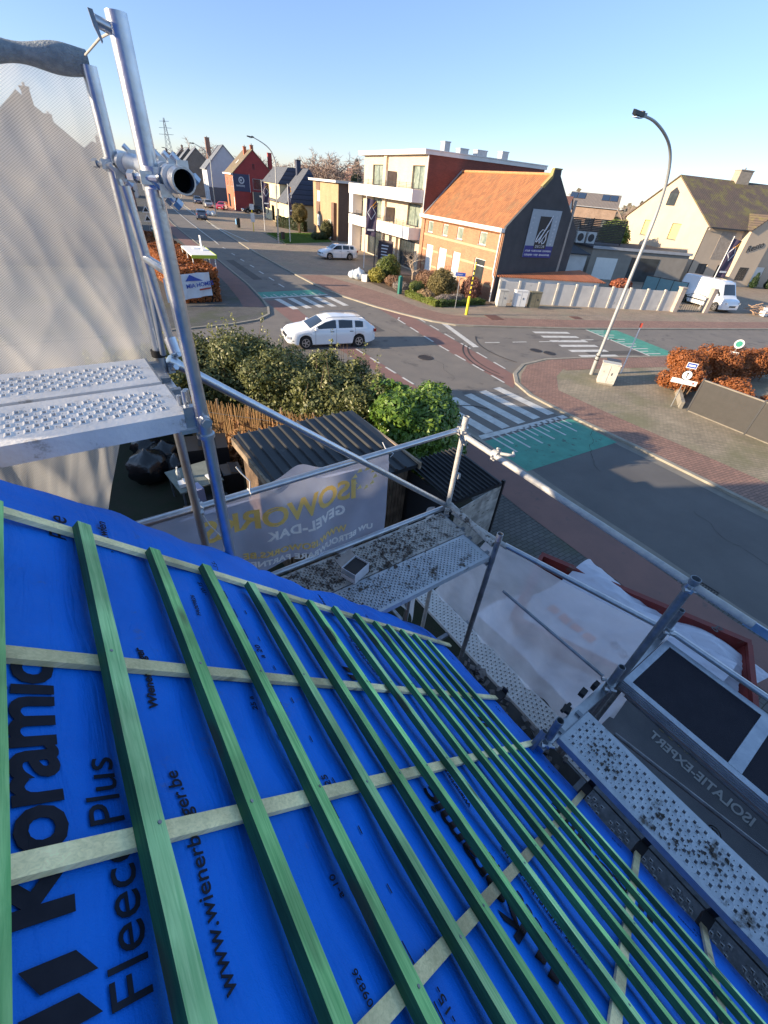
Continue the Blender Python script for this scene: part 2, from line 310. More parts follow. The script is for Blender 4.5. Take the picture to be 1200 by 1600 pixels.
def leaf_quads(P,size,asp=1.8,up=.3,Nrm=None):
    n=len(P); d=npr.normal(size=(n,3)); d/=np.linalg.norm(d,axis=1)[:,None]
    if Nrm is not None: d=d*.8+Nrm*.9
    d[:,2]+=up; d/=np.linalg.norm(d,axis=1)[:,None]
    a=np.cross(d,npr.normal(size=(n,3))); a/=np.linalg.norm(a,axis=1)[:,None]; b=np.cross(d,a)
    s=(size*npr.uniform(.6,1.3,n))[:,None]; a=a*s*asp/2; b=b*s/2
    V=np.stack([P-a,P-b*.9,P+a,P+b*.9],1).reshape(-1,3); F=np.arange(4*n).reshape(n,4); return V,F
def blob_points(blobs,n,shell=.55):
    """points in the outer part of overlapping ellipsoid clumps; returns points and outward normals"""
    vol=np.array([b[3]*b[4]*b[5] for b in blobs])**.67; cnt=(vol/vol.sum()*n).astype(int)+1; P=[];Q=[]
    for b,c in zip(blobs,cnt):
        d=npr.normal(size=(c,3)); d/=np.linalg.norm(d,axis=1)[:,None]
        r=shell+(1-shell)*npr.uniform(0,1,c)**.6; ph=np.sin(d[:,0]*7+b[0]*3)*np.sin(d[:,1]*6+b[1]*5)*np.sin(d[:,2]*5+1); r*=1+.18*ph
        P.append(np.array(b[:3])+d*r[:,None]*np.array(b[3:6])); Q.append(d)
    return np.concatenate(P),np.concatenate(Q)
def foliage(name,blobs,n,size,m,parent=None,shell=.55,asp=1.8):
    P,Q=blob_points(blobs,n,shell); P[:,2]=np.maximum(P[:,2],.02); V,F=leaf_quads(P,size,asp,.3,Q); return npmesh(name,V,F,m,parent)
def lumps(x0,x1,y0,y1,z0,z1,n,r,seed=0):
    g=random.Random(seed); return [(g.uniform(x0,x1),g.uniform(y0,y1),g.uniform(z0,z1),r*g.uniform(.7,1.2),r*g.uniform(.7,1.2),r*g.uniform(.7,1.2)) for _ in range(n)]
def bare_tree_mesh(h,seed,spread=.35,lv=5,upr=.55,tr=.018,rr=.55):
    g=random.Random(seed); mb=MB(); tk=MB()
    def go(p,d,l,r,k):
        q=p+d*l; (tk if k==0 else mb).tube(p,q,r,5 if k<2 else 3,r*.68,cap=False)
        if k>=lv: return
        for i in range(4 if k<1 else 3):
            a=Vector((g.gauss(0,1),g.gauss(0,1),g.gauss(0,.6))); e=(d*upr+a*spread*(1 if k else 1.1)).normalized(); 
            if e.z<.05 and k<3: e.z=.15; e.normalize()
            s=p+d*l*g.uniform(.55,1.0); go(s,e,l*g.uniform(.6,.85),r*rr,k+1)
    go(Vector((0,0,0)),Vector((0,0,1)),h*.32,h*tr,0); return tk,mb
# ================================================ THE GROUND
def sheet(name,poly,z,m,label,thick=0,cat='pavement'):
    mb=MB(); n=len(poly)
    if thick: mb.prism([(x,y,z-thick) for x,y in poly],(0,0,thick))
    else: mb.add([(x,y,z) for x,y in poly],[tuple(range(n))])
    return struct(name,mb,m,label,cat)
def strip(pl,w0,w1,z,closed=False):
    """ribbon along polyline, offsets w0..w1 to the right"""
    out=[];out2=[]
    for i,p in enumerate(pl):
        a=pl[max(i-1,0)]; b=pl[min(i+1,len(pl)-1)]; d=Vector((b[0]-a[0],b[1]-a[1])).normalized(); nrm=Vector((d.y,-d.x))
        out.append((p[0]+nrm.x*w0,p[1]+nrm.y*w0)); out2.append((p[0]+nrm.x*w1,p[1]+nrm.y*w1))
    return out+out2[::-1]
M['earth']=mat('rough_earth',(.10,.085,.055),.95,col2=(.05,.065,.025),scale=.5,bump=.4,bscale=20)
M['asphalt']=mat('asphalt',(.205,.182,.155),.85,col2=(.150,.136,.122),scale=.6,bump=.35,bscale=180,dirt=(.11,.10,.092),dscale=.8,dthr=.56)
M['asphalt_new']=mat('dark_asphalt',(.135,.13,.125),.85,col2=(.10,.097,.095),scale=.5,bump=.35,bscale=180,dirt=(.10,.10,.10),dscale=.9,dthr=.64)
M['redlane']=mat('red_cycle_surface',(.24,.13,.108),.85,col2=(.19,.11,.095),scale=1.1,bump=.3,bscale=120,dirt=(.13,.10,.09),dscale=2.3,dthr=.60)
M['green']=mat('green_road_paint',(.08,.33,.24),.75,col2=(.055,.24,.18),scale=1.8,bump=.2,bscale=120,dirt=(.06,.09,.08),dscale=3.5,dthr=.58)
M['paint']=mat('road_marking_paint',(.66,.65,.60),.7,col2=(.46,.45,.42),scale=3,bump=.2,bscale=120,dirt=(.20,.19,.18),dscale=6,dthr=.62)
M['pav_brown']=brick('brown_pavers',(.37,.275,.20),(.27,.21,.155),(.15,.13,.10),.22,.11,.008,ground=True,ang=.2,patch=(.24,.215,.15))
M['pav_red']=brick('red_pavers',(.33,.19,.14),(.25,.15,.115),(.09,.06,.05),.22,.11,.008,ground=True,ang=.15,var=.4)
M['pav_grey']=brick('grey_pavers',(.13,.125,.12),(.09,.09,.088),(.045,.045,.035),.22,.11,.01,ground=True,ang=.05,patch=(.06,.075,.035))
M['pav_moss']=brick('mossy_pavers',(.36,.295,.21),(.27,.225,.16),(.15,.135,.085),.22,.11,.009,ground=True,ang=.28,patch=(.17,.165,.085))
M['kerb']=mat('concrete_kerb',(.34,.31,.25),.85,col2=(.24,.22,.18),scale=2,bump=.2,bscale=50)
M['lawn']=mat('lawn_soil',(.06,.10,.02),.95,col2=(.035,.06,.015),scale=1.2,bump=.5,bscale=60)
mb=MB(); mb.add([(-900,-400,-.06),(1500,-400,-.06),(1500,1600,-.06),(-900,1600,-.06)],[(0,1,2,3)]); struct('ground',mb,M['earth'],'flat earth and grass reaching the horizon')
nearS=[(10.7,-40),(10.7,0),(10.9,2.6),(11.0,5),(11.2,7),(11.4,9),(11.5,12),(11.5,14.6),(11.1,16.2),(10.2,17.2),(8.8,17.7),(4,18.1),(-30,19)]
nearN=[(-30,26.2),(4,26.2),(8.2,26.4),(10,26.9),(11.2,28),(11.9,29.8),(12.4,32),(13.3,37.2),(15.2,52.8),(16.7,66.8),(18.4,81.6),(24,118),(36,170),(70,300)]
near=nearS+nearN
far =[(16.3,-40),(16.3,1.3),(16.5,6),(16.5,9),(16.7,11.2),(17.3,12.6),(18.3,13.6),(19.9,14.4),(22,14.5),(24.2,13.9),(31.7,11.4),(40.2,9.1),(60,3.5),(100,-10),(170,-34)]
cross=[(23,21.3),(30.4,18.2),(48.9,12.0),(62,8.4),(100,-3),(170,-25)]
farN=[(23,21.3),(21.9,21.9),(20.9,23.2),(20.0,25.6),(19.3,28),(18.6,32),(18.5,35.2),(19.1,42.4),(20.4,55.1),(22.3,68),(24.7,83.6),(30.2,120),(42,172),(77,300)]
sheet('road',near+farN[::-1][:-1]+cross+far[::-1],.0,M['asphalt'],'worn grey-brown asphalt of the main road and the side road',cat='road')
sheet('road_surface',[(10.75,-40),(10.75,0),(10.95,2.6),(11.05,5),(11.25,7.0),(11.4,8),(16.4,7.6),(16.4,6),(16.25,1.3),(16.25,-40)],.004,M['asphalt_new'],'darker newer asphalt of the road below the crossing',cat='road')
# near side: grey pavers, red path, kerb
sheet('near_pavement',[(p[0]-.15,p[1]-.05) for p in nearS][::-1]+[(-6,-40),(-30,-40)],.05,M['pav_grey'],'grey mossy paving round the scaffolded house and its yard',.06)
sheet('near_pavement',[(p[0]-.15,p[1]+.05) for p in nearN][::-1]+[(-30,120),(0,300)],.05,M['pav_grey'],'grey mossy paving up the near side of the street',.06)
sheet('near_cycle_path',strip([(p[0]-.15,p[1]) for p in nearS[:9]],-1.55,-.15,.054),.056,M['redlane'],'red cycle path along the near kerb below the junction',cat='cycle path')
sheet('near_cycle_path',strip([(p[0]-.15,p[1]) for p in nearN[5:]],-1.55,-.15,.054),.056,M['redlane'],'red cycle path along the near kerb up the street',cat='cycle path')
mb=MB()
def kerb(mb,pl,w=.16,z=.10,side=-1):
    st=strip(pl,0,side*w,0); n=len(pl)
    for i in range(n-1):
        q=[st[i],st[i+1],st[2*n-2-i],st[2*n-1-i]]; mb.prism([(x,y,-.02) for x,y in q],(0,0,z+.02))
kerb(mb,nearS,.15,.075); kerb(mb,nearN,.15,.075); struct('near_kerb',mb,M['kerb'],'pale concrete kerb on the near side','kerb')
mb=MB(); kerb(mb,far,.18,.085,1); struct('far_kerb',mb,M['kerb'],'pale concrete kerb round the lamp corner','kerb')
mb=MB(); kerb(mb,cross,.18,.085,-1); kerb(mb,farN,.18,.085,1); struct('corner_kerb',mb,M['kerb'],'pale kerb along the far side and the side street','kerb')
# gutter slabs in the road beside the kerb
gm=mat('concrete_gutter',(.24,.22,.185),.85,col2=(.17,.16,.14),scale=2.5,bump=.2,bscale=50)
sheet('road_gutter',strip([(16.3,-40),(16.3,1.3),(16.5,6),(16.5,9),(16.7,11.2)],-.38,0,0),.008,gm,'pale concrete gutter slabs by the far kerb',cat='gutter')
sheet('road_gutter',strip(near[:7],.0,.32,0),.008,gm,'pale concrete gutter slabs by the near kerb',cat='gutter')
# far side
sheet('corner_pavement',[(p[0]+.1,p[1]-.03) for p in far]+[(170,-60),(16.5,-60)],.06,M['pav_moss'],'sandy mossy paving round the street lamp',.07)
sheet('corner_cycle_path',[(16.52,-40),(16.52,1.3),(16.72,6),(16.72,9),(16.95,11.1),(17.5,12.4),(18.6,13.3),(20.1,14.15),(22,14.25),(23.2,13.6),(20.2,12.3),(18.6,11.0),(18.45,8),(18.4,1),(18.3,-40)],.064,M['pav_red'],'red paver path along the far kerb and round the corner',cat='cycle path')
sheet('side_path',strip([(22,14.3),(24.3,13.65),(31.7,11.15),(40.2,8.85),(60,3.3)],.0,1.7,0),.069,M['pav_red'],'red paver path along the side street, lamp side',cat='cycle path')
sheet('forecourt_pavement',[(p[0],p[1]+.1) for p in cross][::-1]+[(p[0]+.12,p[1]) for p in farN[1:]]+[(140,300),(170,60)],.06,M['pav_brown'],'brown paver forecourt and pavement of the houses opposite',.07)
sheet('forecourt_path',[(23.2,21.5),(22.1,22.1),(21.2,23.4),(20.3,25.8),(19.6,28),(18.9,32),(18.8,35),(19.2,40),(21.3,40),(22.2,36),(22.8,31),(22.6,27),(23.2,24.6),(24.6,23.3),(31.5,20.4),(49.5,14.2),(62,10.8),(62,8.8),(49,12.3),(30.5,18.5)],.064,M['pav_red'],'red paver path rounding the opposite corner',cat='cycle path')
# across the mouth of the side road and in front of the hedge
sheet('cycle_crossing',[(16.75,12.2),(17.72,18.85),(18.9,24.5),(19.35,27.6),(20.35,25.2),(20.15,23.4),(19.35,18.8),(18.3,13.6),(17.3,12.6)],.005,M['redlane'],'red cycle lane crossing the mouth of the side road',cat='cycle path')
sheet('near_cycle_lane',[(11.85,12.5),(11.85,26.5),(12.4,31.8),(13.9,31.5),(13.2,26.3),(12.9,20),(12.6,15.5),(12.3,12.6)],.005,M['redlane'],'red cycle lane on the near side of the junction',cat='cycle path')
# ---- markings
def marks(name,quads,z,m,label,cat='road marking'):
    mb=MB()
    for q in quads: mb.add([(x,y,z) for x,y in q],[tuple(range(len(q)))])
    o=struct(name,mb,m,label,cat); return o
def bar(p,q,w):
    d=Vector((q[0]-p[0],q[1]-p[1])).normalized(); n=Vector((-d.y,d.x))*w/2
    return [(p[0]+n.x,p[1]+n.y),(q[0]+n.x,q[1]+n.y),(q[0]-n.x,q[1]-n.y),(p[0]-n.x,p[1]-n.y)]
marks('zebra_crossing',[bar((12.2+.95*i,9.42),(12.2+.95*i,12.6),.46) for i in range(5)],.009,M['paint'],'five white zebra bars on the near crossing')
marks('green_box',[[(11.4,9.0),(16.42,8.75),(16.3,6.5),(11.2,6.8)]],.009,M['green'],'green painted box below the near crossing')
marks('stop_line',[[(11.6,9.42),(16.42,9.12),(16.42,8.86),(11.5,9.15)]]+[bar((12.0+.36*i,9.1),(12.0+.36*i,(7.85,8.35)[i%2]),.09) for i in range(12)],.013,M['paint'],'white stop line with comb teeth on the green box')
marks('zebra_crossing',[bar((26.35-.3*i,18.8-.95*i),(28.95-.3*i,17.8-.93*i),.42) for i in range(6)],.009,M['paint'],'six white zebra bars across the side road')
marks('green_box',[[(31.2,17.9),(33.6,16.9),(31.95,11.45),(29.7,12.15)]],.009,M['green'],'green painted box on the side road')
marks('stop_line',[bar((31.15,17.9),(29.65,12.2),.16)]+[bar((31.2-.27*i+.05,17.5-1.0*i*.98),(32.3-.27*i,17.15-1.0*i*.98),.13) for i in range(6)]+[bar((31.05-.27*i+.05,17.0-1.0*i*.98),(31.7-.27*i,16.8-1.0*i*.98),.13) for i in range(5)],.013,M['paint'],'white stop line with comb teeth on the side road')
marks('zebra_crossing',[bar((13.45+1.0*i,28.9),(13.45+1.03*i,32.05),.46) for i in range(5)],.009,M['paint'],'five white zebra bars beyond the white estate car')
marks('green_box',[[(12.5,32.4),(17.9,32.4),(18.0,34.4),(12.8,34.4)]],.009,M['green'],'green painted box beyond the far crossing')
marks('stop_line',[[(12.5,32.4),(17.9,32.4),(17.9,32.65),(12.5,32.65)]]+[bar((13+.4*i,32.6),(13+.4*i,(33.5,33.1)[i%2]),.09) for i in range(12)],.013,M['paint'],'white stop line with comb teeth beyond the far crossing')
dl=[(15.7,35.8),(16.0,38.5),(16.3,41.5),(16.7,44.8),(17.0,48.2),(17.4,52),(17.9,56.5),(18.3,60)]
marks('lane_dashes',[bar(p,(p[0]+.1,p[1]+1.3),.13) for p in dl],.006,M['paint'],'dashed centre line of the road up the street')
marks('lane_line',[bar(a,b,.16) for a,b in (((20.0,50.5),(20.9,57.5)),((20.9,57.5),(22.0,66)),((22.0,66),(25.0,88)),((25,88),(30.5,125)),((22.9,62.5),(24.4,84)),((24.4,84),(29,118)),((18.3,60.5),(21.5,84)),((21.5,84),(27.2,122)))],.070,M['paint'],'long white edge lines of the road up the street')
marks('give_way_line',[bar((21.45,22.6),(19.75,17.75),.38)]+[bar((21.0+1.9*i,18.25-.58*i),(22.0+1.9*i,17.95-.58*i),.13) for i in range(3)]+[bar((28.2+2.0*i,16.3-.6*i),(29.2+2.0*i,16.0-.6*i),.13) for i in range(2)],.013,M['paint'],'broad white give-way line at the mouth of the side road')
lines=[]
for pl in ([(19.35,24.9),(18.9,24.5),(17.75,18.8),(16.8,12.3)],[(20.6,24.4),(20.2,22.6),(19.4,18.7),(18.4,13.7)],[(12.95,26.4),(12.75,20),(12.5,14)]):
    for a,b in zip(pl,pl[1:]):
        L_=math.dist(a,b); k=max(1,int(L_/1.5))
        for i in range(k):
            t0=i/k; t1=t0+.62/k; lines.append(bar((a[0]+(b[0]-a[0])*t0,a[1]+(b[1]-a[1])*t0),(a[0]+(b[0]-a[0])*t1,a[1]+(b[1]-a[1])*t1),.12))
marks('cycle_lane_dashes',lines,.014,M['paint'],'short white dashes edging the red cycle lanes')
# tyre marks
tm=mat('tyre_rubber_mark',(.055,.05,.048),.8,var=.4,scale=8); mb=MB()
for c,r,a0,a1 in (((22.5,14.2),5.2,2.2,3.3),((22.7,14.2),5.05,2.25,3.2),((24.5,16.0),4.6,2.3,3.4),((12.6,10.6),1.2,.3,2.1)):
    n=22
    for i in range(n):
        t0=a0+(a1-a0)*i/n; t1=a0+(a1-a0)*(i+1)/n
        mb.add([(c[0]+q*math.cos(t),c[1]+q*math.sin(t),.016) for t,q in ((t0,r),(t1,r),(t1,r+.07),(t0,r+.07))],[(0,1,2,3)])
struct('tyre_marks',mb,tm,'curved black tyre marks on the junction','road marking')
pm=mat('asphalt_repair',(.10,.092,.085),.9,col2=(.075,.07,.066),scale=1,bump=.4,bscale=150)
for q,lb in (([(14.6,22.6),(16.4,22.4),(16.7,25.3),(14.9,25.6)],'dark rectangular asphalt repair beyond the estate car'),([(25.8,13.9),(30.6,12.3),(30.9,12.95),(26.0,14.6)],'narrow dark asphalt repair in the side road'),([(14.4,39),(15.2,39),(16.2,49),(15.4,49)],'long asphalt repair strip up the street')):
    mb=MB(); mb.add([(x,y,.0065) for x,y in q],[(0,1,2,3)]); struct('road_repair',mb,pm,lb,'road')
mb=MB(); g_=random.Random(21)
for (x,y,a,n_) in ((14.5,14.2,.4,26),(17.0,21.5,2.2,22),(13.6,5.5,1.3,30),(24.5,17.5,-.3,22),(15.2,29.8,1.5,26),(12.8,-1,1.4,26)):
    for _ in range(n_):
        a+=g_.gauss(0,.34)*(1 if _%2 else -.9); x2=x+.16*math.cos(a); y2=y+.16*math.sin(a); mb.add([(u_,v_,.0155) for u_,v_ in bar((x,y),(x2,y2),g_.uniform(.008,.018))],[(0,1,2,3)]); x,y=x2,y2
struct('road_cracks',mb,mat('crack_filler',(.045,.042,.04),.9),'thin dark cracks wandering over the asphalt','road')
# covers and drains
def cover(x,y,r,label,sq=None,rz=0):
    mb=MB(); z=.03 if not sq else .085
    if sq:
        t=thing('drain_cover',label,'drain',(x,y,.066),rz,'covers in the paving'); mb.bb(-sq[0]/2,sq[0]/2,-sq[1]/2,sq[1]/2,0,.015); mb.obj('cover_plate',mat('rusty_cover',(.16,.07,.05),.8,col2=(.1,.05,.04),scale=6),t)
        return
    t=thing('manhole_cover',label,'manhole cover',(x,y,0),rz,'manhole covers in the road')
    m1=MB(); m1.lathe((0,0,0),[(r,.0),(r,.018),(r-.05,.018),(r-.05,.012)],28); m1.obj('cover_rim',mat('cast_iron',(.07,.06,.055),.6,.4,col2=(.045,.04,.04),scale=20),t)
    m2=MB(); m2.lathe((0,0,0),[(r-.06,0),(r-.06,.014),(.02,.016)],28)
    for i in range(-3,4): m2.bb(-r*.55,r*.55,i*.09-.015,i*.09+.015,.014,.02)
    m2.obj('cover_lid',MATS['cast_iron'],t)
cover(15.55,17.4,.42,'round iron manhole cover in the middle of the junction')
cover(23.0,15.9,.36,'left of two iron manhole covers before the side road crossing')
cover(23.4,15.2,.36,'right of two iron manhole covers before the side road crossing')
cover(26.4,22.6,0,'rusty red square cover set in the paving by the yellow post',(1.0,1.3),-.35)
cover(33.5,20.4,0,'rusty square cover in the paving before the white wall',(.8,.8),-.35)
t=thing('drain_grate','black iron drain grate in the near kerb gutter','drain',(10.95,.95,.01),0)
mb=MB(); mb.bb(-.16,-.13,-.28,.28,0,.02); mb.bb(.13,.16,-.28,.28,0,.02); mb.obj('grate_frame',MATS['cast_iron'],t)
mb=MB()
for i in range(9): mb.bb(-.13,.13,-.28+i*.066,-.25+i*.066,0,.018)
mb.obj('grate_bars',MATS['cast_iron'],t)
# yard surfaces
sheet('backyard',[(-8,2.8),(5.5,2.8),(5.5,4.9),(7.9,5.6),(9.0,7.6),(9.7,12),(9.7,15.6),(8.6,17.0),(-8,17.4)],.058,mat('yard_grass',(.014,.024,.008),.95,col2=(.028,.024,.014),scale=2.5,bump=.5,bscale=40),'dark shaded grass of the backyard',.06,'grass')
sheet('backyard_soil',[(2.9,11.4),(5.6,9.2),(9.3,9.6),(9.5,14.6),(2.5,16.0)],.063,mat('bark_soil',(.16,.085,.04),.95,col2=(.08,.045,.025),scale=5,bump=.6,bscale=30),'dry brown soil under the hedge',cat='soil')
lw=[(29.0,72.2),(27.0,60.3),(35.2,62.6),(39.5,74.0)]
sheet('front_lawn',lw,.075,M['lawn'],'bright front lawn by the mansard house',cat='lawn')
P=[]
A=np.array(lw)
for _ in range(30000):
    a,b=npr.uniform(0,1,2); q=(A[0]*(1-a)+A[3]*a)*(1-b)+(A[1]*(1-a)+A[2]*a)*b; P.append((q[0],q[1],.11))
P=np.array(P); V,F=leaf_quads(P,.13,.5,.1); o=npmesh('lawn_grass',V,F,leafmat('grass_blades',(.13,.24,.035),(.06,.14,.02)))
tag(o,'short bright green grass of the front lawn','grass',kind='stuff')
mb=MB(); kerb(mb,[(29.0,72.4),(28.4,68),(27.4,62),(26.95,60.2),(35.3,62.4)],.15,.14,-1); struct('lawn_kerb',mb,M['kerb'],'pale edging stones round the front lawn','kerb')
# ================================================ THE HOUSE UNDER REPAIR
RP=R(46.84); RS=Vector((math.cos(RP),0,-math.sin(RP))); RN=Vector((math.sin(RP),0,math.cos(RP))); RY=Vector((0,1,0))
RO=Vector((0,0,H))-RN*.7
def roof(u,v,h=0): return RO+RS*u+RY*v+RN*h
def wav(u,v):
    s=.5+.5*math.cos(2*math.pi*(v+.02)/.37)
    return -.006*(1-s)*(1+.6*math.sin(u*3+v))+.002*math.sin(u*9+v*5)+.0015*math.sin(u*23-v*17)
house=thing('house','half stripped house with a steep roof of blue underlay and green battens','house',(0,0,0))
m,nt,b=newmat('underlay'); L=nt.links.new
tc=N(nt,'ShaderNodeTexCoord'); n1=N(nt,'ShaderNodeTexNoise',Scale=2.2,Detail=6,Roughness=.6); L(tc.outputs['Object'],n1.inputs['Vector'])
cr_=N(nt,'ShaderNodeValToRGB'); e=cr_.color_ramp.elements; e[0].position=.3; e[0].color=(.0,.125,.58,1); e[1].position=.7; e[1].color=(.001,.19,.80,1)
L(n1.outputs['Fac'],cr_.inputs[0])
n4=N(nt,'ShaderNodeTexNoise',Scale=7,Detail=10,Roughness=.8); L(tc.outputs['Object'],n4.inputs['Vector'])
r4=N(nt,'ShaderNodeMapRange'); r4.inputs[1].default_value=.60; r4.inputs[2].default_value=.70; r4.inputs[4].default_value=.5; L(n4.outputs['Fac'],r4.inputs[0])
m4=N(nt,'ShaderNodeMix',data_type='RGBA'); m4.inputs[7].default_value=(.10,.12,.16,1); L(cr_.outputs[0],m4.inputs[6]); L(r4.outputs[0],m4.inputs[0])
L(m4.outputs[2],b.inputs['Base Color']); b.inputs['Roughness'].default_value=.62; b.inputs['Specular IOR Level'].default_value=.25
n2=N(nt,'ShaderNodeTexNoise',Scale=420,Detail=2); n3=N(nt,'ShaderNodeTexNoise',Scale=11,Detail=5); L(tc.outputs['Object'],n2.inputs['Vector']); L(tc.outputs['Object'],n3.inputs['Vector'])
ad=N(nt,'ShaderNodeMath',operation='MULTIPLY_ADD'); ad.inputs[1].default_value=.12; L(n2.outputs['Fac'],ad.inputs[0]); L(n3.outputs['Fac'],ad.inputs[2])
mpw=N(nt,'ShaderNodeMapping'); mpw.inputs['Scale'].default_value=(9,1.3,9); mpw.inputs['Rotation'].default_value=(0,0,.25); L(tc.outputs['Object'],mpw.inputs[0]); nw=N(nt,'ShaderNodeTexNoise',Scale=1.6,Detail=3,Distortion=1.5); L(mpw.outputs[0],nw.inputs['Vector'])
aw=N(nt,'ShaderNodeMath',operation='SUBTRACT'); aw.inputs[1].default_value=.5; L(nw.outputs['Fac'],aw.inputs[0]); ab=N(nt,'ShaderNodeMath',operation='ABSOLUTE'); L(aw.outputs[0],ab.inputs[0]); aw2=N(nt,'ShaderNodeMath',operation='MULTIPLY_ADD'); aw2.inputs[1].default_value=1.2; L(ab.outputs[0],aw2.inputs[0]); L(ad.outputs[0],aw2.inputs[2])
bp=N(nt,'ShaderNodeBump'); bp.inputs['Strength'].default_value=.75; bp.inputs['Distance'].default_value=.014; L(aw2.outputs[0],bp.inputs['Height']); L(bp.outputs[0],b.inputs['Normal'])
UND=m
def roll(name,u0,u1,vend,lift,v0=-5.0):
    """one width of underlay; vend(u) is its ragged end past the verge"""
    nu=max(6,int((u1-u0)/.03)); nv=150; mb=MB(); vs=[]
    for i in range(nu+1):
        u=u0+(u1-u0)*i/nu; ve=vend(u)
        for j in range(nv+1):
            f=j/nv; v=v0+(ve-v0)*(1-(1-f)**1.5)
            h=wav(u,v)+lift
            if v>1.25:
                k=v-1.25; h+= -.30*k*k*2+.007*math.sin(u*9+k*6)*min(1,k*8)+.004*math.sin(u*27+1)*min(1,k*6)
            else: h+=.008*math.exp(-((v-1.25)/.12)**2)*math.sin(u*14)
            if u>3.34: h-=(u-3.34)**2*3.5
            vs.append(roof(u,v,h))
    fs=[(i*(nv+1)+j,i*(nv+1)+j+1,(i+1)*(nv+1)+j+1,(i+1)*(nv+1)+j) for i in range(nu) for j in range(nv)]
    mb.add(vs,fs); return mb.obj(name,UND,house,smooth=True)
def ve1(u):
    t=[(-3,1.46),(.35,1.47),(.6,1.49),(.82,1.54),(1.1,1.59),(1.36,1.61)]
    for a,b_ in zip(t,t[1:]):
        if u<=b_[0]: return a[1]+(b_[1]-a[1])*(u-a[0])/(b_[0]-a[0])
    return t[-1][1]
def ve2(u):
    t=[(1.1,1.43),(1.33,1.45),(1.8,1.49),(2.3,1.55),(2.6,1.62),(2.9,1.67),(3.2,1.62),(3.4,1.50),(3.6,1.42)]
    for a,b_ in zip(t,t[1:]):
        if u<=b_[0]: return a[1]+(b_[1]-a[1])*(u-a[0])/(b_[0]-a[0])+.02*math.sin(u*13)
    return t[-1][1]
und=roll('roof_underlay',-2.6,1.36,ve1,.004)
und2=roll('roof_underlay',1.10,2.52,ve2,.0)
und3=roll('roof_underlay',2.30,3.44,ve2,-.004)
INK=mat('printed_ink',(.010,.013,.022),.75,col2=(.020,.023,.035),scale=18,spec=.15)
def rt(s,size,u,v,h=.0075,par=None,bold=0,name='lettering',**k):
    o=text(s,size,name,INK,(0,0,0),(1,0,0),(0,1,0),par or und,depth=.0004,bold=bold,**k)
    for q in o.data.vertices:
        uu=u-q.co.y; vv=v+q.co.x; p=roof(uu,vv,wav(uu,vv)+h+q.co.z); q.co=p
    return o
def rstripe(u,v,par,sc_=1,h=.0075):
    mb=MB()
    for k,(du,l) in enumerate(((0,.086),(0,.105))):
        v0=v-k*.042*sc_; q=[(u-.0,v0),(u+.062*sc_,v0),(u+.086*sc_,v0-.028*sc_),(u+.022*sc_,v0-.028*sc_)]
        mb.add([roof(a,b_,wav(a,b_)+h) for a,b_ in q],[(0,3,2,1)])
    mb.obj('printed_logo',INK,par)
for k,(uo,pr,hh_) in enumerate(((0,und,.0075),(1.145,und2,.0035),(2.30,und3,-.0005))):
    for v0 in (-2.84,-1.835,-.83,.172,1.177):
        vo=v0+(0,-.42,.33)[k]
        if vo>1.2: continue
        short= vo+1.1>1.35
        u0=.423+uo
        if vo+.115<1.2:
            if not short: rt('Koramic',.135,u0,vo+.117,h=hh_,par=pr,bold=.0035,space=.93,squash=1.0)
            rstripe(.362+uo,vo+.083,pr,h=hh_)
        if not short: rt('Fleece Plus',.078,.511+uo,vo,h=hh_,par=pr)
        else: rt('Flee',.078,.511+uo,vo,h=hh_,par=pr)
        if vo<.9: rt('www.wienerberger.be',.040,.630+uo,vo-.044,h=hh_,par=pr,bold=.0002,squash=.96); rt('Wienerberger',.030,.629+uo,vo+.449,h=hh_,par=pr,bold=.0008)
        elif vo<1.2: rt('www.wien',.040,.630+uo,vo+.005,h=hh_,par=pr,bold=.0006)
        if vo<.9: rt('FA009826',.022,.865+uo,vo+.8,h=hh_,par=pr)
    # pitch marks along the lap
    mb=MB(); g=random.Random(k)
    for uu,st,ln in ((1.02,.1,.045),(.955,.075,.02),(1.075,.13,.02)):
        v=-3.0
        while v<1.15:
            q=[(uu+uo,v),(uu+uo+.004,v),(uu+uo+.004,v+ln),(uu+uo,v+ln)]; mb.add([roof(a,b_,wav(a,b_)+hh_) for a,b_ in q],[(0,3,2,1)]); v+=st
    if uo+1.0<3.4: mb.obj('printed_dashes',INK,pr)
    if uo+1.0<3.4:
        for i,v in enumerate(np.arange(-2.6,1.1,.46)):
            rt(('-10°  15°','20  25','a - 10','25° a'),.03,.92+uo,v,h=hh_,par=pr,bold=.0005) if False else rt(['-10-15','20-25','a-10','25 a'][i%4],.026,.925+uo,v,h=hh_,par=pr)
            rt(['>25','a 20','-15-'][i%3],.034,1.06+uo,v+.2,h=hh_,par=pr) if uo+1.06<3.4 and k<2 else None
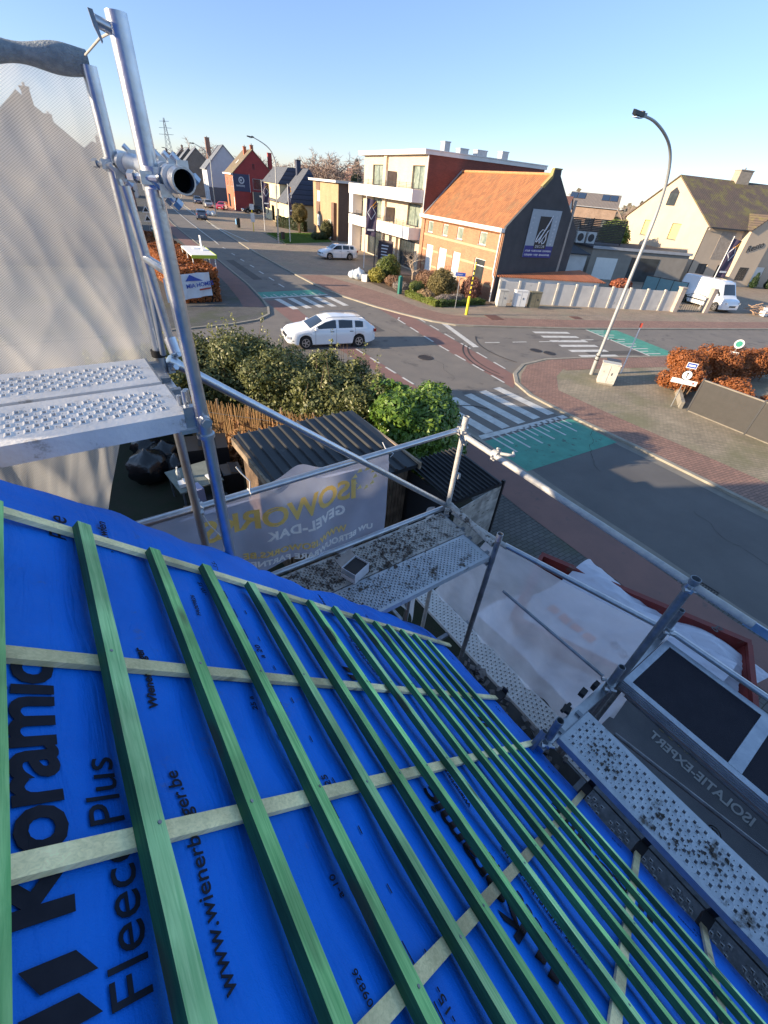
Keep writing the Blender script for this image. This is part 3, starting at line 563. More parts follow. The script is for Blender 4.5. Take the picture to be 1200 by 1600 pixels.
# battens
WG=wood('green_treated_batten',(.40,.78,.30),(.17,.50,.16))
WG2=wood('green_treated_batten_worn',(.50,.80,.38),(.22,.53,.21))
WC=wood('pale_counter_batten',(.86,.76,.42),(.62,.57,.30),axis=0)
WC2=wood('bare_counter_batten',(.50,.42,.25),(.36,.31,.17),axis=0)
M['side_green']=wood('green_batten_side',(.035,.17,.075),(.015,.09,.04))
def beam_v(mb,u,v0,v1,w,h0,h1,seed,tw=.0):
    g=random.Random(seed); a1,a2,ph=g.uniform(.002,.006),g.uniform(.0008,.002),g.uniform(0,6); n=44; vs=[]
    for i in range(n+1):
        v=v0+(v1-v0)*i/n; du=a1*math.sin(v*1.3+ph)+a2*math.sin(v*5+ph)+tw*(v-v0)/5
        for uu,hh in ((u,h0),(u+w,h0),(u+w,h1),(u,h1)): vs.append(roof(uu+du+g.gauss(0,.0003),v,hh+g.gauss(0,.0003)))
    fs=[(i*4+k,(i+1)*4+k,(i+1)*4+(k+1)%4,i*4+(k+1)%4) for i in range(n) for k in range(4)]+[(0,1,2,3),(n*4+3,n*4+2,n*4+1,n*4)]
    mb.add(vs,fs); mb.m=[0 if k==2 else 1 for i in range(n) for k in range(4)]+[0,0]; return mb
BU=[-.12,.085,.289,.506,.715,.924,1.126,1.312,1.51,1.71,1.915,2.10,2.26,2.43,2.61,2.79]
for i,bu in enumerate(BU):
    mb=MB(); e_=1.205+rnd.uniform(-.015,.02)- (.0 if i<14 else .01*(i-13))
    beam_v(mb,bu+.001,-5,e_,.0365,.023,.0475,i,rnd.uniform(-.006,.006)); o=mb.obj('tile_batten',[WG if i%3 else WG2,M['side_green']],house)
    # nail heads
    for v in (1.24,.725,.353,-.02,-.385,-.75,-1.12,-1.49):
        if v<e_ and rnd.random()<.9: p=roof(bu+.0195+rnd.uniform(-.008,.008),v+rnd.uniform(-.01,.01),.0478); mb=MB(); mb.tube(p,p+RN*.0012,.0035,8); mb.obj('nail_head',M['galv_dull'],o)
def beam_u(mb,v,u0,u1,w,h0,h1,seed,ang=0):
    g=random.Random(seed); ph=g.uniform(0,6); n=40; vs=[]
    for i in range(n+1):
        u=u0+(u1-u0)*i/n; dv=.0025*math.sin(u*2+ph)+ang*u
        for vv,hh in ((v-w/2,h0),(v-w/2,h1),(v+w/2,h1),(v+w/2,h0)): vs.append(roof(u,vv+dv,hh))
    fs=[(i*4+k,(i+1)*4+k,(i+1)*4+(k+1)%4,i*4+(k+1)%4) for i in range(n) for k in range(4)]+[(0,1,2,3),(n*4+3,n*4+2,n*4+1,n*4)]
    return mb.add(vs,fs)
for i,v in enumerate((1.20,.725,.357,-.012,-.375,-.74,-1.11,-1.48,-1.85,-2.2)):
    a=.018 if i==0 else 0
    cuts=[(-2.5,1.35+.23*(i%3)),(1.354+.23*(i%3),3.40)]
    for j,(u0,u1) in enumerate(cuts):
        mb=MB(); beam_u(mb,v,u0,u1,.031,.0085,.0225,i*7+j,a); mb.obj('counter_batten',(WC2 if (i,j) in ((3,1),(5,1)) else WC),house)
# walls, eaves, gutter brackets
M['own_brick']=brick('reddish_house_brick',(.30,.13,.09),(.22,.10,.07),(.22,.2,.17))
ex=roof(3.40,0).x; ez=roof(3.40,0).z
mb=MB(); RX=-2.4; rz_=roof(0,0).z-(RX-roof(0,0).x)*math.tan(RP)
gp=[(-6.6,1.18,0),(1.6,1.18,0),(1.6,1.18,ez+.18-.22),(RX,1.18,rz_-.12),(-6.6,1.18,ez+.0)]
mb.prism(gp,(0,-.3,0)); mb.bb(1.3,1.6,-12,.88,0,ez+.05); mb.bb(-6.6,-6.3,-12,.88,0,ez-.05); mb.bb(-6.3,1.3,-12,-11.8,0,ez); mb.obj('wall',M['own_brick'],house)
mb=MB(); mb.prism([(RX-.1,1.2,rz_+.04),(RX+.02,1.2,rz_+.04),(RX+.02,1.2,rz_-.14),(-7.0,1.2,ez-.35),(-7.0,1.2,ez-.2)],(0,-13,0)); mb.obj('rear_roof_slope',tiles('own_roof_tiles',(.16,.07,.05),(.10,.05,.04)),house)
mb=MB()
p=[roof(3.35,0,-.03),roof(3.35,0,-.16),roof(3.30,0,-.16),roof(3.30,0,-.03)]
mb.prism([(q.x,-12,q.z) for q in p],(0,13.15,0)); mb.obj('fascia_board',mat('old_dark_board',(.05,.045,.04),.8,var=.4,scale=8),house)
bm_=mat('dark_bracket',(.018,.016,.016),.7,var=.3,scale=20)
for i,v in enumerate((.725,.357,-.012,-.375,-.74,-1.11,-1.48)):
    mb=MB(); q=roof(3.37,v,.012); M4=Matrix.Rotation(-.15,4,'Y')
    mb.box((q.x+.02,v,q.z+.0),(.09,.05,.045),0,M4); mb.box((q.x+.075,v,q.z+.02),(.012,.04,.09),.2); mb.obj('rafter_bracket',bm_,house)
mb=MB(); g=random.Random(4)
for k in range(60):
    u=g.uniform(.1,1.15); mb.box((ex+.05+g.uniform(-.06,.08),u,ez-.10+g.uniform(-.03,.03)),(g.uniform(.015,.05),g.uniform(.02,.07),g.uniform(.01,.025)),g.uniform(0,3))
o=mb.obj('rubble_debris',mat('broken_tile_debris',(.24,.20,.17),.9,col2=(.07,.06,.055),scale=20),None)
tag(o,'broken tile and mortar crumbs lying along the eaves board','rubble',kind='stuff')
# dark ledge carrying the debris
mb=MB(); mb.bb(ex-.06,ex+.16,.05,1.18,ez-.17,ez-.13); mb.obj('eaves_board',MATS['old_dark_board'],house)
# ================================================ SCAFFOLD
sf=thing('scaffolding','galvanised tube scaffolding wrapped round the house under repair','scaffolding',(0,0,0))
def st(p0,p1,r=.0242,m='galv',name='tube',hollow=True,seg=20,par=None):
    mb=MB(); mb.tube(p0,p1,r,seg,hollow=hollow); return mb.obj(name,M[m],par or sf,smooth=True)
def coupler(p,ax=(0,0,1),r=.031,m='galv',l=.055,name='coupler'):
    mb=MB(); p=Vector(p); ax=Vector(ax).normalized(); mb.tube(p-ax*l/2,p+ax*l/2,r,18)
    s=ax.orthogonal().normalized(); q=ax.cross(s)
    for sg in (1,-1):
        mb.tube(p+s*r*sg*1.25-q*.035,p+s*r*sg*1.25+q*.04,.0085,8); mb.tube(p+s*r*sg*1.25+q*.03,p+s*r*sg*1.25+q*.048,.0145,6)
        mb.box(p+s*r*sg*1.2,(.03,.02,.03))
    return mb.obj(name,M[m],sf,smooth=True)
# left end frame
st((.338,1.6,2.0),(.338,1.6,6.40),.0242,name='standard'); st((.336,1.6,6.40),(.322,1.6,7.47),.0242,name='standard')
mb=MB(); mb.tube((.335,1.6,6.36),(.335,1.6,6.375),.034,18); mb.tube((.335,1.6,6.36),(.335,1.6,6.45),.0262,18); mb.obj('collar',M['galv'],sf,smooth=True)
mb=MB(); mb.tube((.335,1.575,6.44),(.335,1.54,6.44),.018,6); mb.tube((.335,1.575,6.44),(.335,1.55,6.44),.022,16); mb.obj('bolt',M['galv'],sf)
st((.337,2.27,2.0),(.337,2.27,7.44),.0242,name='standard')
mb=MB(); mb.tube((.337,2.27,6.47),(.337,2.27,6.50),.033,18); mb.obj('collar',M['rubber'],sf,smooth=True)
st((.385,2.5,7.20),(.385,1.49,7.165),.031,name='rail')
mb=MB(); mb.tube((.385,1.525,7.166),(.385,1.53,7.166),.0267,18); mb.obj('bore_shade_disc',plain('bore_shade_black',(.004,.004,.004),.9,spec=.05),sf); coupler((.335,1.6,7.165),(0,0,1),.032,l=.05); coupler((.378,1.66,7.17),(0,1,0),.033,l=.045); coupler((.378,1.78,7.172),(0,1,0),.034,l=.03)  # black disc in the rail end stands in for the shade inside the tube
coupler((.337,2.27,7.18),(0,0,1),.031,l=.04); coupler((.376,1.56,7.167),(0,1,0),.033,l=.03); coupler((.37,2.2,7.185),(0,1,0),.034,l=.05)
st((.315,1.6,7.437),(.270,1.592,7.447),.0115,name='spigot',hollow=False)
mb=MB(); mb.prism([(.260,1.575,7.462),(.270,1.575,7.461),(.273,1.575,7.44),(.277,1.575,7.412),(.274,1.575,7.408),(.264,1.575,7.435)],(0,.004,0)); mb.obj('wedge_plate',M['galv_dull'],sf)
st((.31,1.95,7.13),(.345,1.95,6.62),.017,name='guard_frame_post'); st((.345,1.95,6.64),(.350,1.93,6.585),.024,name='guard_frame_foot')
st((.325,1.95,6.92),(.345,1.62,6.915),.015,name='guard_frame_stub')
st((.335,2.05,6.9),(.345,2.20,6.5),.013,name='brace')
# deck bearer and hooks
mb=MB(); mb.bb(.285,.325,1.62,2.26,6.40,6.445); mb.obj('transom',M['galv'],sf)
mb=MB(); mb.bb(.25,.345,1.60,1.625,6.385,6.40); mb.box((.30,1.625,6.44),(.05,.03,.09)); mb.tube((.30,1.66,6.44),(.30,1.66,6.53),.011,10); mb.tube((.315,1.70,6.44),(.315,1.70,6.52),.011,10); mb.tube((.285,1.70,6.44),(.285,1.70,6.50),.010,10); mb.obj('deck_hooks',M['galv'],sf,smooth=True)
st((.39,2.29,6.43),(2.60,2.29,4.73),.0242,name='diagonal_brace')
coupler((.39,2.27,6.43),(.8,0,-.6),.03,l=.05)
# gable side rails
st((-1.5,2.33,5.48),(2.66,2.31,5.56),.0242,name='guard_rail')
st((-1.5,2.31,4.70),(2.60,2.31,4.70),.0242,name='ledger')
coupler((.36,2.32,5.52),(1,0,0),.031)
# corner post and outer rails
st((2.60,2.27,0.1),(2.585,2.27,5.66),.0242,m='mortar_steel',name='standard')
coupler((2.59,2.29,5.56),(0,0,1),.032,m='mortar_steel'); coupler((2.6,2.25,4.74),(0,0,1),.034,m='mortar_steel',l=.07); coupler((2.6,2.24,5.50),(0,1,0),.03,m='mortar_steel')
mb=MB(); mb.tube((2.58,2.27,5.62),(2.585,2.27,5.70),.027,16,hollow=True); mb.box((2.62,2.25,5.1),(.03,.03,.05)); mb.obj('post_clips',M['mortar_steel'],sf)
st((2.60,2.36,5.52),(2.60,-.05,5.46),.0242,m='mortar_steel',name='guard_rail')
coupler((2.61,1.9,5.52),(0,1,0),.031,m='mortar_steel'); mb=MB(); mb.tube((2.62,1.86,5.54),(2.66,1.76,5.56),.013,10); mb.tube((2.66,1.76,5.56),(2.70,1.80,5.56),.011,10); mb.obj('clip_hook',M['mortar_steel'],sf,smooth=True)
mb=MB(); mb.box((2.60,-.12,5.455),(.01,.22,.055),0); mb.tube((2.595,-.22,5.455),(2.605,-.22,5.455),.028,16); mb.obj('rail_blade',M['galv'],sf)
st((2.51,1.55,.1),(2.48,1.545,4.95),.0242,m='galv_dull',name='standard'); st((2.48,1.545,4.9),(2.48,1.545,4.97),.0275,name='sleeve')
st((2.60,2.24,4.76),(2.52,1.60,4.79),.03,m='deck_dirty',name='transom_tube')
st((2.60,2.2,4.71),(2.66,1.55,4.73),.0242,m='mortar_steel',name='net_rail'); st((2.66,1.58,4.735),(3.30,.25,4.52),.0242,name='net_rail'); st((3.30,.27,4.52),(3.42,-1.9,4.50),.0242,name='net_rail')
# mid frame across the eaves
st((2.60,.30,.1),(2.60,.285,5.48),.0262,m='galv_dull',name='standard'); coupler((2.60,.29,5.45),(0,0,1),.033)
mb=MB(); mb.tube((2.60,.285,5.44),(2.60,.285,5.52),.030,18,hollow=True); mb.obj('sleeve',M['galv_dull'],sf,smooth=True)
st((2.42,.295,.1),(2.42,.295,4.74),.0242,m='galv_dull',name='standard'); coupler((2.42,.29,4.52),(0,0,1),.032)
st((1.77,.305,.1),(1.77,.305,4.70),.0242,m='galv_dull',name='standard'); coupler((1.77,.3,4.45),(0,0,1),.032)
st((3.27,.31,.1),(3.27,.31,4.78),.0242,m='galv_dull',name='standard'); coupler((3.27,.3,4.55),(0,0,1),.032)
mb=MB(); mb.bb(1.70,3.30,.275,.335,4.375,4.43); mb.obj('transom',M['galv'],sf)
st((1.66,.34,4.35),(1.75,.34,4.52),.02,m='galv_dull',name='ledger_end')
mb=MB(); mb.box((2.05,.36,4.45),(.05,.05,.03),.3); mb.box((2.25,.37,4.46),(.06,.04,.04),.1); mb.box((2.35,.35,4.49),(.05,.03,.06)); mb.tube((2.0,.37,4.46),(2.10,.37,4.46),.012,8); mb.obj('wedge_clamps',M['rubber'],sf)
st((2.44,1.32,4.5),(2.46,.36,4.5),.012,m='galv_dull',name='diagonal_brace'); st((2.62,.2,4.34),(2.62,-3.0,4.30),.0242,m='galv_dull',name='ledger'); st((2.86,.1,3.6),(2.86,-3.0,4.2),.017,m='galv_dull',name='diagonal_brace')
st((1.72,.15,4.0),(2.5,-2.6,2.6),.014,m='rubber',name='diagonal_brace')
st((1.9,1.9,.1),(1.9,1.9,4.66),.0242,name='standard'); st((2.63,2.0,.1),(2.45,1.62,3.4),.0242,m='galv_dull',name='diagonal_brace') if False else None
st((1.15,1.62,.1),(1.15,1.62,4.63),.0242,m='galv_dull',name='standard'); st((1.25,2.24,.1),(1.25,2.24,4.66),.0242,m='galv_dull',name='standard')
mb=MB(); mb.bb(2.44,2.50,1.56,2.26,4.60,4.64); mb.obj('transom',M['galv'],sf)
for y in (-2.2,-4.6):
    st((1.77,y,.1),(1.77,y,4.5),.0242,m='galv_dull',name='standard'); st((3.32,y,.1),(3.32,y,5.6),.0242,m='galv_dull',name='standard')
    mb=MB(); mb.bb(1.70,3.34,y-.03,y+.03,4.375,4.43); mb.obj('transom',M['galv'],sf)
for y in (2.2,-.0,-2.2): 
    mb=MB(); mb.bb(2.6,3.45,y-.025,y+.025,2.385,2.43); mb.obj('transom',M['galv_dull'],sf)
st((2.66,3.1,2.41),(2.66,-4,2.41),.0242,m='galv_dull',name='ledger')
# base plates
mb=MB()
for x,y in ((.335,1.6),(.337,2.27),(2.6,2.27),(2.51,1.55),(2.6,.3),(1.77,.305),(3.27,.31),(1.77,-2.2),(3.32,-2.2)): mb.box((x,y,.075),(.15,.15,.012))
mb.obj('base_plates',M['galv_dull'],sf)
# ---- decks: real slotted steel planks
def plank(name,label,x0,x1,y0,y1,z,m,along='x',pitch=(.040,.030),hole=(.013,.022),margin=(.04,.045),side=.055,group='steel scaffold planks',groupgap=0,slot=None):
    t=thing(name,label,'scaffold plank',((x0+x1)/2,(y0+y1)/2,z),0,group)
    lx=(x1-x0)/2; ly=(y1-y0)/2; L_=(lx if along=='x' else ly)*2; W_=(ly if along=='x' else lx)*2
    V=[];F=[]
    def P(a,b,zz): return (a,b,zz) if along=='x' else (b,a,zz)
    def quad(q):
        o=len(V); V.extend(q); F.append((o,o+1,o+2,o+3) if along=='x' else (o+3,o+2,o+1,o))
    a0,a1=-L_/2,L_/2; b0,b1=-W_/2,W_/2; ma,mb_=margin
    nb=max(2,int((W_-2*mb_)/pitch[1])); na=max(2,int((L_-2*ma)/pitch[0])); pa=(L_-2*ma)/na; pb=(W_-2*mb_)/nb
    # margins
    quad([P(a0,b0,0),P(a1,b0,0),P(a1,b0+mb_,0),P(a0,b0+mb_,0)]); quad([P(a0,b1-mb_,0),P(a1,b1-mb_,0),P(a1,b1,0),P(a0,b1,0)])
    quad([P(a0,b0+mb_,0),P(a0+ma,b0+mb_,0),P(a0+ma,b1-mb_,0),P(a0,b1-mb_,0)]); quad([P(a1-ma,b0+mb_,0),P(a1,b0+mb_,0),P(a1,b1-mb_,0),P(a1-ma,b1-mb_,0)])
    ha,hb=hole[0]/2,hole[1]/2
    if slot: ha,hb=hb,ha
    for j in range(nb):
        for i in range(na):
            u0=a0+ma+i*pa; w0=b0+mb_+j*pb
            if groupgap and (i%groupgap)>=groupgap-2: quad([P(u0,w0,0),P(u0+pa,w0,0),P(u0+pa,w0+pb,0),P(u0,w0+pb,0)]); continue
            big=(i+j)%2==0; s=1.0 if big else .38
            cu_=u0+pa/2; cw=w0+pb/2; A=ha*s; B=hb*s; hz=.0035 if big else 0
            R1=1.0 if not big else 1.28
            o=[P(u0,w0,0),P(u0+pa,w0,0),P(u0+pa,w0+pb,0),P(u0,w0+pb,0)]
            ring=[P(cu_-A*R1,cw-B*R1,hz),P(cu_+A*R1,cw-B*R1,hz),P(cu_+A*R1,cw+B*R1,hz),P(cu_-A*R1,cw+B*R1,hz)]
            inn=[P(cu_-A,cw-B,hz*.6),P(cu_+A,cw-B,hz*.6),P(cu_+A,cw+B,hz*.6),P(cu_-A,cw+B,hz*.6)]
            low=[P(cu_-A,cw-B,-.014),P(cu_+A,cw-B,-.014),P(cu_+A,cw+B,-.014),P(cu_-A,cw+B,-.014)]
            for k in range(4):
                q=(k+1)%4; quad([o[k],o[q],ring[q],ring[k]]); quad([ring[k],ring[q],inn[q],inn[k]]); quad([inn[k],inn[q],low[q],low[k]])
    o=npmesh('deck_plate',np.array(V,float),np.array(F),m,t)
    mb=MB()
    for q in ((b0,b0+.003),(b1-.003,b1)):
        for (aa,bb_,zz0,zz1) in ((a0,a1,-side,-.0005),):
            p0=P(aa,q[0],0); p1=P(bb_,q[1],0); mb.bb(p0[0],p1[0],p0[1],p1[1],zz0,zz1)
    for q in ((b0+.003,b0+.022),(b1-.022,b1-.003)):
        p0=P(a0,q[0],0); p1=P(a1,q[1],0); mb.bb(p0[0],p1[0],p0[1],p1[1],-side,-side+.003)
    mb.obj('side_channel',m,t)
    mb=MB()
    for aa in (a0,a1):
        p0=P(aa-.004,b0+.004,0); p1=P(aa+.004,b1-.004,0); mb.bb(p0[0],p1[0],p0[1],p1[1],-side*.8,.001)
        for bb_ in (b0+.06,b1-.06):
            p=P(aa+(.02 if aa>0 else -.02),bb_,-.012); mb.box(p,(.05,.03,.018) if along=='x' else (.03,.05,.018))
    mb.obj('end_cap',M['galv_dull'],t)
    return t
plank('scaffold_plank','topmost pale slotted plank nearest the roof, its blue-grey edge facing us',-2.2,.285,1.612,1.935,6.462,M['deck'],'x',(.026,.030),(.011,.021),(.05,.06),.07,groupgap=0)
plank('scaffold_plank','topmost pale slotted plank below the beige netting',-2.2,.275,1.955,2.275,6.465,M['deck'],'x',(.026,.030),(.011,.021),(.05,.06),.06)
plank('scaffold_plank','clean bluish perforated plank at the gable with the muddy one behind',.78,2.46,1.56,1.90,4.705,M['deck_blue'],'x',(.020,.0185),(.010,.0135),(.05,.025),.05)
plank('scaffold_plank','muddy perforated plank at the gable strewn with black dirt',.55,2.50,1.915,2.26,4.70,M['deck_dirty'],'x',(.020,.0185),(.010,.0135),(.05,.025),.05)
plank('scaffold_plank','long bluish slotted plank with mud patches outside the eaves',1.84,2.165,-4.6,.27,4.452,M['deck_blue'],'y',(.030,.036),(.015,.020),(.03,.03),.06)
plank('scaffold_plank','lower grey plank seen through the thin white plastic',3.06,3.38,.0,3.4,2.46,M['deck_pale'],'y',(.042,.034),(.02,.021),(.04,.02),.05)
plank('scaffold_plank','lower grey plank beside the blue roof edge with grouped holes',2.71,3.04,-5,.45,2.462,M['galv_dull'],'y',(.042,.040),(.018,.020),(.04,.05),.05,groupgap=7)
plank('scaffold_plank','lower grey plank hidden under the long muddy plank',3.06,3.38,-5,-.05,2.46,M['galv_dull'],'y',(.042,.040),(.018,.020),(.04,.05),.05,groupgap=7)
# the plywood platform
t=thing('scaffold_platform','aluminium framed platform with two dark plywood panels','scaffold platform',(2.9,-.9,4.46),0)
al=mat('aluminium_profile',(.46,.50,.55),.35,.7,col2=(.30,.34,.40),scale=8,bump=.1)
def rel(mb,x0,x1,y0,y1,z0,z1): mb.bb(x0-2.9,x1-2.9,y0+.9,y1+.9,z0-4.46,z1-4.46)
mb=MB(); rel(mb,2.59,2.635,-2.2,.265,4.36,4.468); rel(mb,3.20,3.25,-2.2,.265,4.36,4.468)
for z in (4.385,4.405,4.425,4.445): rel(mb,2.584,2.59,-2.2,.265,z,z+.006)
mb.obj('side_rail',al,t); mb=MB(); [(rel(q_,2.635,3.20,*r_),q_.obj('cross_rail',al,t)) for q_,r_ in ((MB(),(.215,.265,4.38,4.467)),(MB(),(-.515,-.435,4.41,4.470)),(MB(),(-1.30,-1.22,4.41,4.470)),(MB(),(-2.2,-2.15,4.38,4.467)))]
for a,b_ in ((-.433,.213),(-1.218,-.517),(-2.148,-1.302)):
    mb=MB(); rel(mb,2.637,3.198,a,b_,4.450,4.464); mb.obj('plywood_panel',M['ply'],t)
# dirt crumbs and box on the gable deck
mb=MB(); g=random.Random(9)
def crumbs(n,x0,x1,y0,y1,z,s):
    for _ in range(n):
        x=g.uniform(x0,x1); y=g.uniform(y0,y1); r=g.uniform(.3,1)*s
        vs=[(x+g.uniform(-r,r),y+g.uniform(-r,r),z+g.uniform(0,r*.9)) for _ in range(5)]+[(x-r,y-r*.7,z),(x+r,y-r*.5,z),(x,y+r,z)]
        c_=len(mb.v); mb.add(vs,[(5,6,0),(6,7,1),(7,5,2),(0,6,1),(1,7,2),(2,5,0),(0,1,2),(3,0,1),(4,2,0)])
crumbs(420,.7,2.2,1.93,2.23,4.705,.014); crumbs(130,1.1,2.0,1.6,1.9,4.71,.009); crumbs(25,1.2,1.9,1.8,2.1,4.708,.03)
for cx,cy in ((2.0,.02),(2.02,-.62),(1.98,-1.0),(2.07,-1.35),(1.93,-.42)): crumbs(26,cx-.07,cx+.07,cy-.1,cy+.1,4.456,.013)
o=mb.obj('mortar_crumbs',mat('dark_mortar_crumbs',(.05,.04,.034),.95,col2=(.12,.10,.085),scale=30)); tag(o,'dark crumbs of mortar and mud scattered over the decks','debris',kind='stuff')
t=thing('cardboard_box','small open cardboard box with a black lining on the muddy plank','box',(1.33,1.98,4.71),.35)
bx=mat('cardboard_grey',(.30,.27,.25),.85,col2=(.2,.18,.17),scale=9); mb=MB()
for x0,x1,y0,y1 in ((-.09,.09,-.07,-.066),(-.09,.09,.066,.07),(-.09,-.086,-.066,.066),(.086,.09,-.066,.066)): mb.bb(x0,x1,y0,y1,0,.10)
mb.bb(-.086,.086,-.066,.066,0,.004); mb.obj('box_body',[mat('box_white_side',(.55,.56,.60),.7)],t)
mb=MB(); mb.box((.0,.10,.115),(.18,.07,.003),0,Matrix.Rotation(.5,4,'X')); mb.obj('box_flap',bx,t); mb=MB(); mb.box((-.12,0,.09),(.07,.13,.003),0,Matrix.Rotation(.9,4,'Y')); mb.bb(-.084,.084,-.064,.064,.006,.085); mb.obj('black_lining',M['black'],t)
# ================================================ NETS
def cloth(name,fn,nu,nv,m,label,cat='netting',th=0):
    vs=[fn(i/nu,j/nv) for i in range(nu+1) for j in range(nv+1)]
    fs=[(i*(nv+1)+j,i*(nv+1)+j+1,(i+1)*(nv+1)+j+1,(i+1)*(nv+1)+j) for i in range(nu) for j in range(nv)]
    mb=MB(); mb.add(vs,fs); o=mb.obj(name,m,None,smooth=False)
    o.data.polygons.foreach_set('use_smooth',[True]*len(o.data.polygons)); tag(o,label,cat); return o
NETA=net_mat('beige_debris_net',(.78,.74,.67),.77,.0105,.0075,.5,contrast=.45)
from mathutils import noise as mnoise
def crease(x,z,s_=0):
    a=mnoise.noise(Vector((x*1.1+s_,z*1.0,s_)))*.014; t=x*.8+z*.55+.35*mnoise.noise(Vector((x*1.3,z*1.3,s_+4)))
    b_=(1-abs(mnoise.noise(Vector((t*4.5,(z-x)*.8,s_+9))))*2.2)*.013; t2=-x*.7+z*.5+.3*mnoise.noise(Vector((x,z,s_+14)))
    c=(1-abs(mnoise.noise(Vector((t2*6,(z+x)*1.0,s_+19))))*2.2)*.0025; d=(1-abs(mnoise.noise(Vector((x*9+z*2,z*3,s_+29))))*2)*.006
    return a+b_+c+d
def fA(a,b_):
    x=-2.4+2.73*a; z=6.42+1.0*b_
    y=2.31+crease(x,z)*(1.15-b_*.5)+.05*math.sin(a*3)*math.sin(b_*3.1)
    return (x,y,z+.012*math.sin(x*7)*(1-b_))
cloth('debris_netting',fA,260,110,NETA,'beige debris netting stretched behind the topmost planks')
def fA2(a,b_):
    x0=-2.4+2.62*a; x=x0-.75*b_*a; z=6.40-1.9*b_
    return (x,2.36+crease(x0*1.6,z*.7,7)*1.6+.16*b_,z)
cloth('debris_netting',fA2,160,80,net_mat('beige_debris_net_low',(.82,.81,.77),.50,.012,.009,.45,contrast=.3),'slack grey netting hanging below the topmost planks')
def fW(a,b_):
    x=-2.4+2.74*a; t=2*math.pi*b_; r=.038+.006*math.sin(x*31)+.005*math.sin(x*12+t*2)+(.012 if a<.75 else .0)
    return (x,2.29+r*math.cos(t),7.435+.012*math.sin(x*4)+r*math.sin(t)*.9)
cloth('rolled_netting',fW,140,22,mat('rolled_grey_net',(.34,.37,.38),.85,col2=(.20,.23,.25),scale=40,bump=.6,bscale=160),'grey netting rolled and lashed round the top rail')
mb=MB(); mb.path([(.33,2.25,7.46),(.345,2.0,7.475),(.338,1.8,7.462),(.335,1.66,7.455),(.33,1.62,7.44)],.0032,8); mb.path([(.335,1.64,7.45),(.345,1.64,7.41),(.338,1.64,7.36)],.0012,5)
tag(mb.obj('tie_rope',mat('grey_rope',(.35,.34,.31),.9)),'frayed grey tie between the rolled netting and the tall post','rope')
GOLD=plain('gold_print',(.85,.66,.25),.7); WPR=plain('white_print',(.88,.87,.85),.7)
def fB(x,z):
    k=max(0,(5.5-z))
    return 2.36+.035*math.sin(x*7+z*2)+.02*math.sin(x*17-z*3)*min(1,k*2)+.05*math.sin(x*2.5+1)*k
def bann(a,b_):
    x=-.5+2.34*a; top=5.53+(.085*math.exp(-((x-1.06)/.13)**2)); z=top-(.86+.05*math.sin(x*5))*b_
    if b_<.12: return (x,2.345-b_*.1,z)
    return (x,fB(x,z),z)
ban=cloth('printed_banner',bann,110,50,net_mat('banner_mesh',(.48,.52,.66),.60,.006,.006,.5,contrast=.12),'translucent printed banner with mirrored gold lettering on the gable rail','banner')
def bt(s,size,x,z,m,slant=0,sp=1,bold=0):
    o=text(s,size,'banner_lettering',m,(0,0,0),(1,0,0),(0,1,0),ban,depth=.0003,bold=bold,space=sp)
    # subdivide not needed: short glyphs
    for q in o.data.vertices:
        xx=x-q.co.x; zz=z+q.co.y+slant*q.co.x; q.co=Vector((xx,fB(xx,zz)-.004,zz))
bt('ISOWORKS',.245,1.56,5.16,GOLD,0,.95,.007); bt('GEVEL-DAK',.12,1.46,5.02,WPR,0,1.1,.005); bt('WWW.ISOWORKS.BE',.085,1.46,4.85,GOLD,0,1.05,.003); bt('UW BETROUWBARE PARTNER',.08,1.74,4.755,WPR,0,1.05,.0035)
mb=MB()
for k in range(9):
    a=k*.7; x=1.62+.09*math.cos(a); z=5.33+.09*math.sin(a); mb.add([(x+dx,fB(x+dx,z+dz)-.005,z+dz) for dx,dz in ((-.022,-.018),(.024,-.01),(.008,.026))],[(0,1,2)])
mb.obj('banner_emblem',GOLD,ban)
mb=MB(); mb.path([(.68,2.30,5.52),(.70,2.33,5.60),(.66,2.36,5.66),(.64,2.38,5.70)],.004,6); mb.path([(.68,2.30,5.50),(.685,2.29,5.53),(.68,2.33,5.55)],.005,6)
for x in (.36,1.82): mb.path([(x,2.29,5.50),(x+.02,2.28,5.53),(x-.02,2.34,5.56),(x-.03,2.37,5.6)],.004,6)
tag(mb.obj('cable_ties',plain('white_nylon',(.7,.7,.68),.5)),'white cable ties holding the banner to the gable rail','cable tie')
mb=MB(); mb.path([(.36,2.3,5.5),(.40,2.32,5.35),(.47,2.33,5.2),(.5,2.33,5.1)],.004,6); tag(mb.obj('strap',plain('white_strap',(.6,.6,.58),.6)),'loose white strap hanging by the gable rail','strap')
# white plastic hanging outside the eaves down to the lower planks
def railp(t):
    pts=[(2.66,1.75,4.72),(2.72,1.5,4.72),(3.30,.27,4.50)]
    if t<.15: a,b_,k=pts[0],pts[1],t/.15
    else: a,b_,k=pts[1],pts[2],(t-.15)/.85
    return Vector(a).lerp(Vector(b_),k)
def fC(a,b_):
    p=railp(a); fan=.30*math.sin(b_*math.pi*.5)
    q=Vector((3.42+.05*math.sin(a*9),2.95-2.75*a,2.3)); r=p.lerp(q,b_**1.05)
    w_=.05*math.sin(a*22+b_*3)*b_+.028*math.sin(a*41-b_*4)*b_**.7
    return (r.x+w_+.10*math.sin(b_*3.1),r.y+.5*w_,r.z-.06*math.sin(a*math.pi)*(1-b_))
SHEER=net_mat('sheer_white_plastic',(.88,.85,.88),.64,.008,.008,.55,v=2,contrast=.12)
cloth('plastic_netting',fC,110,60,SHEER,'thin see-through white plastic hanging from the outer rail over the container')
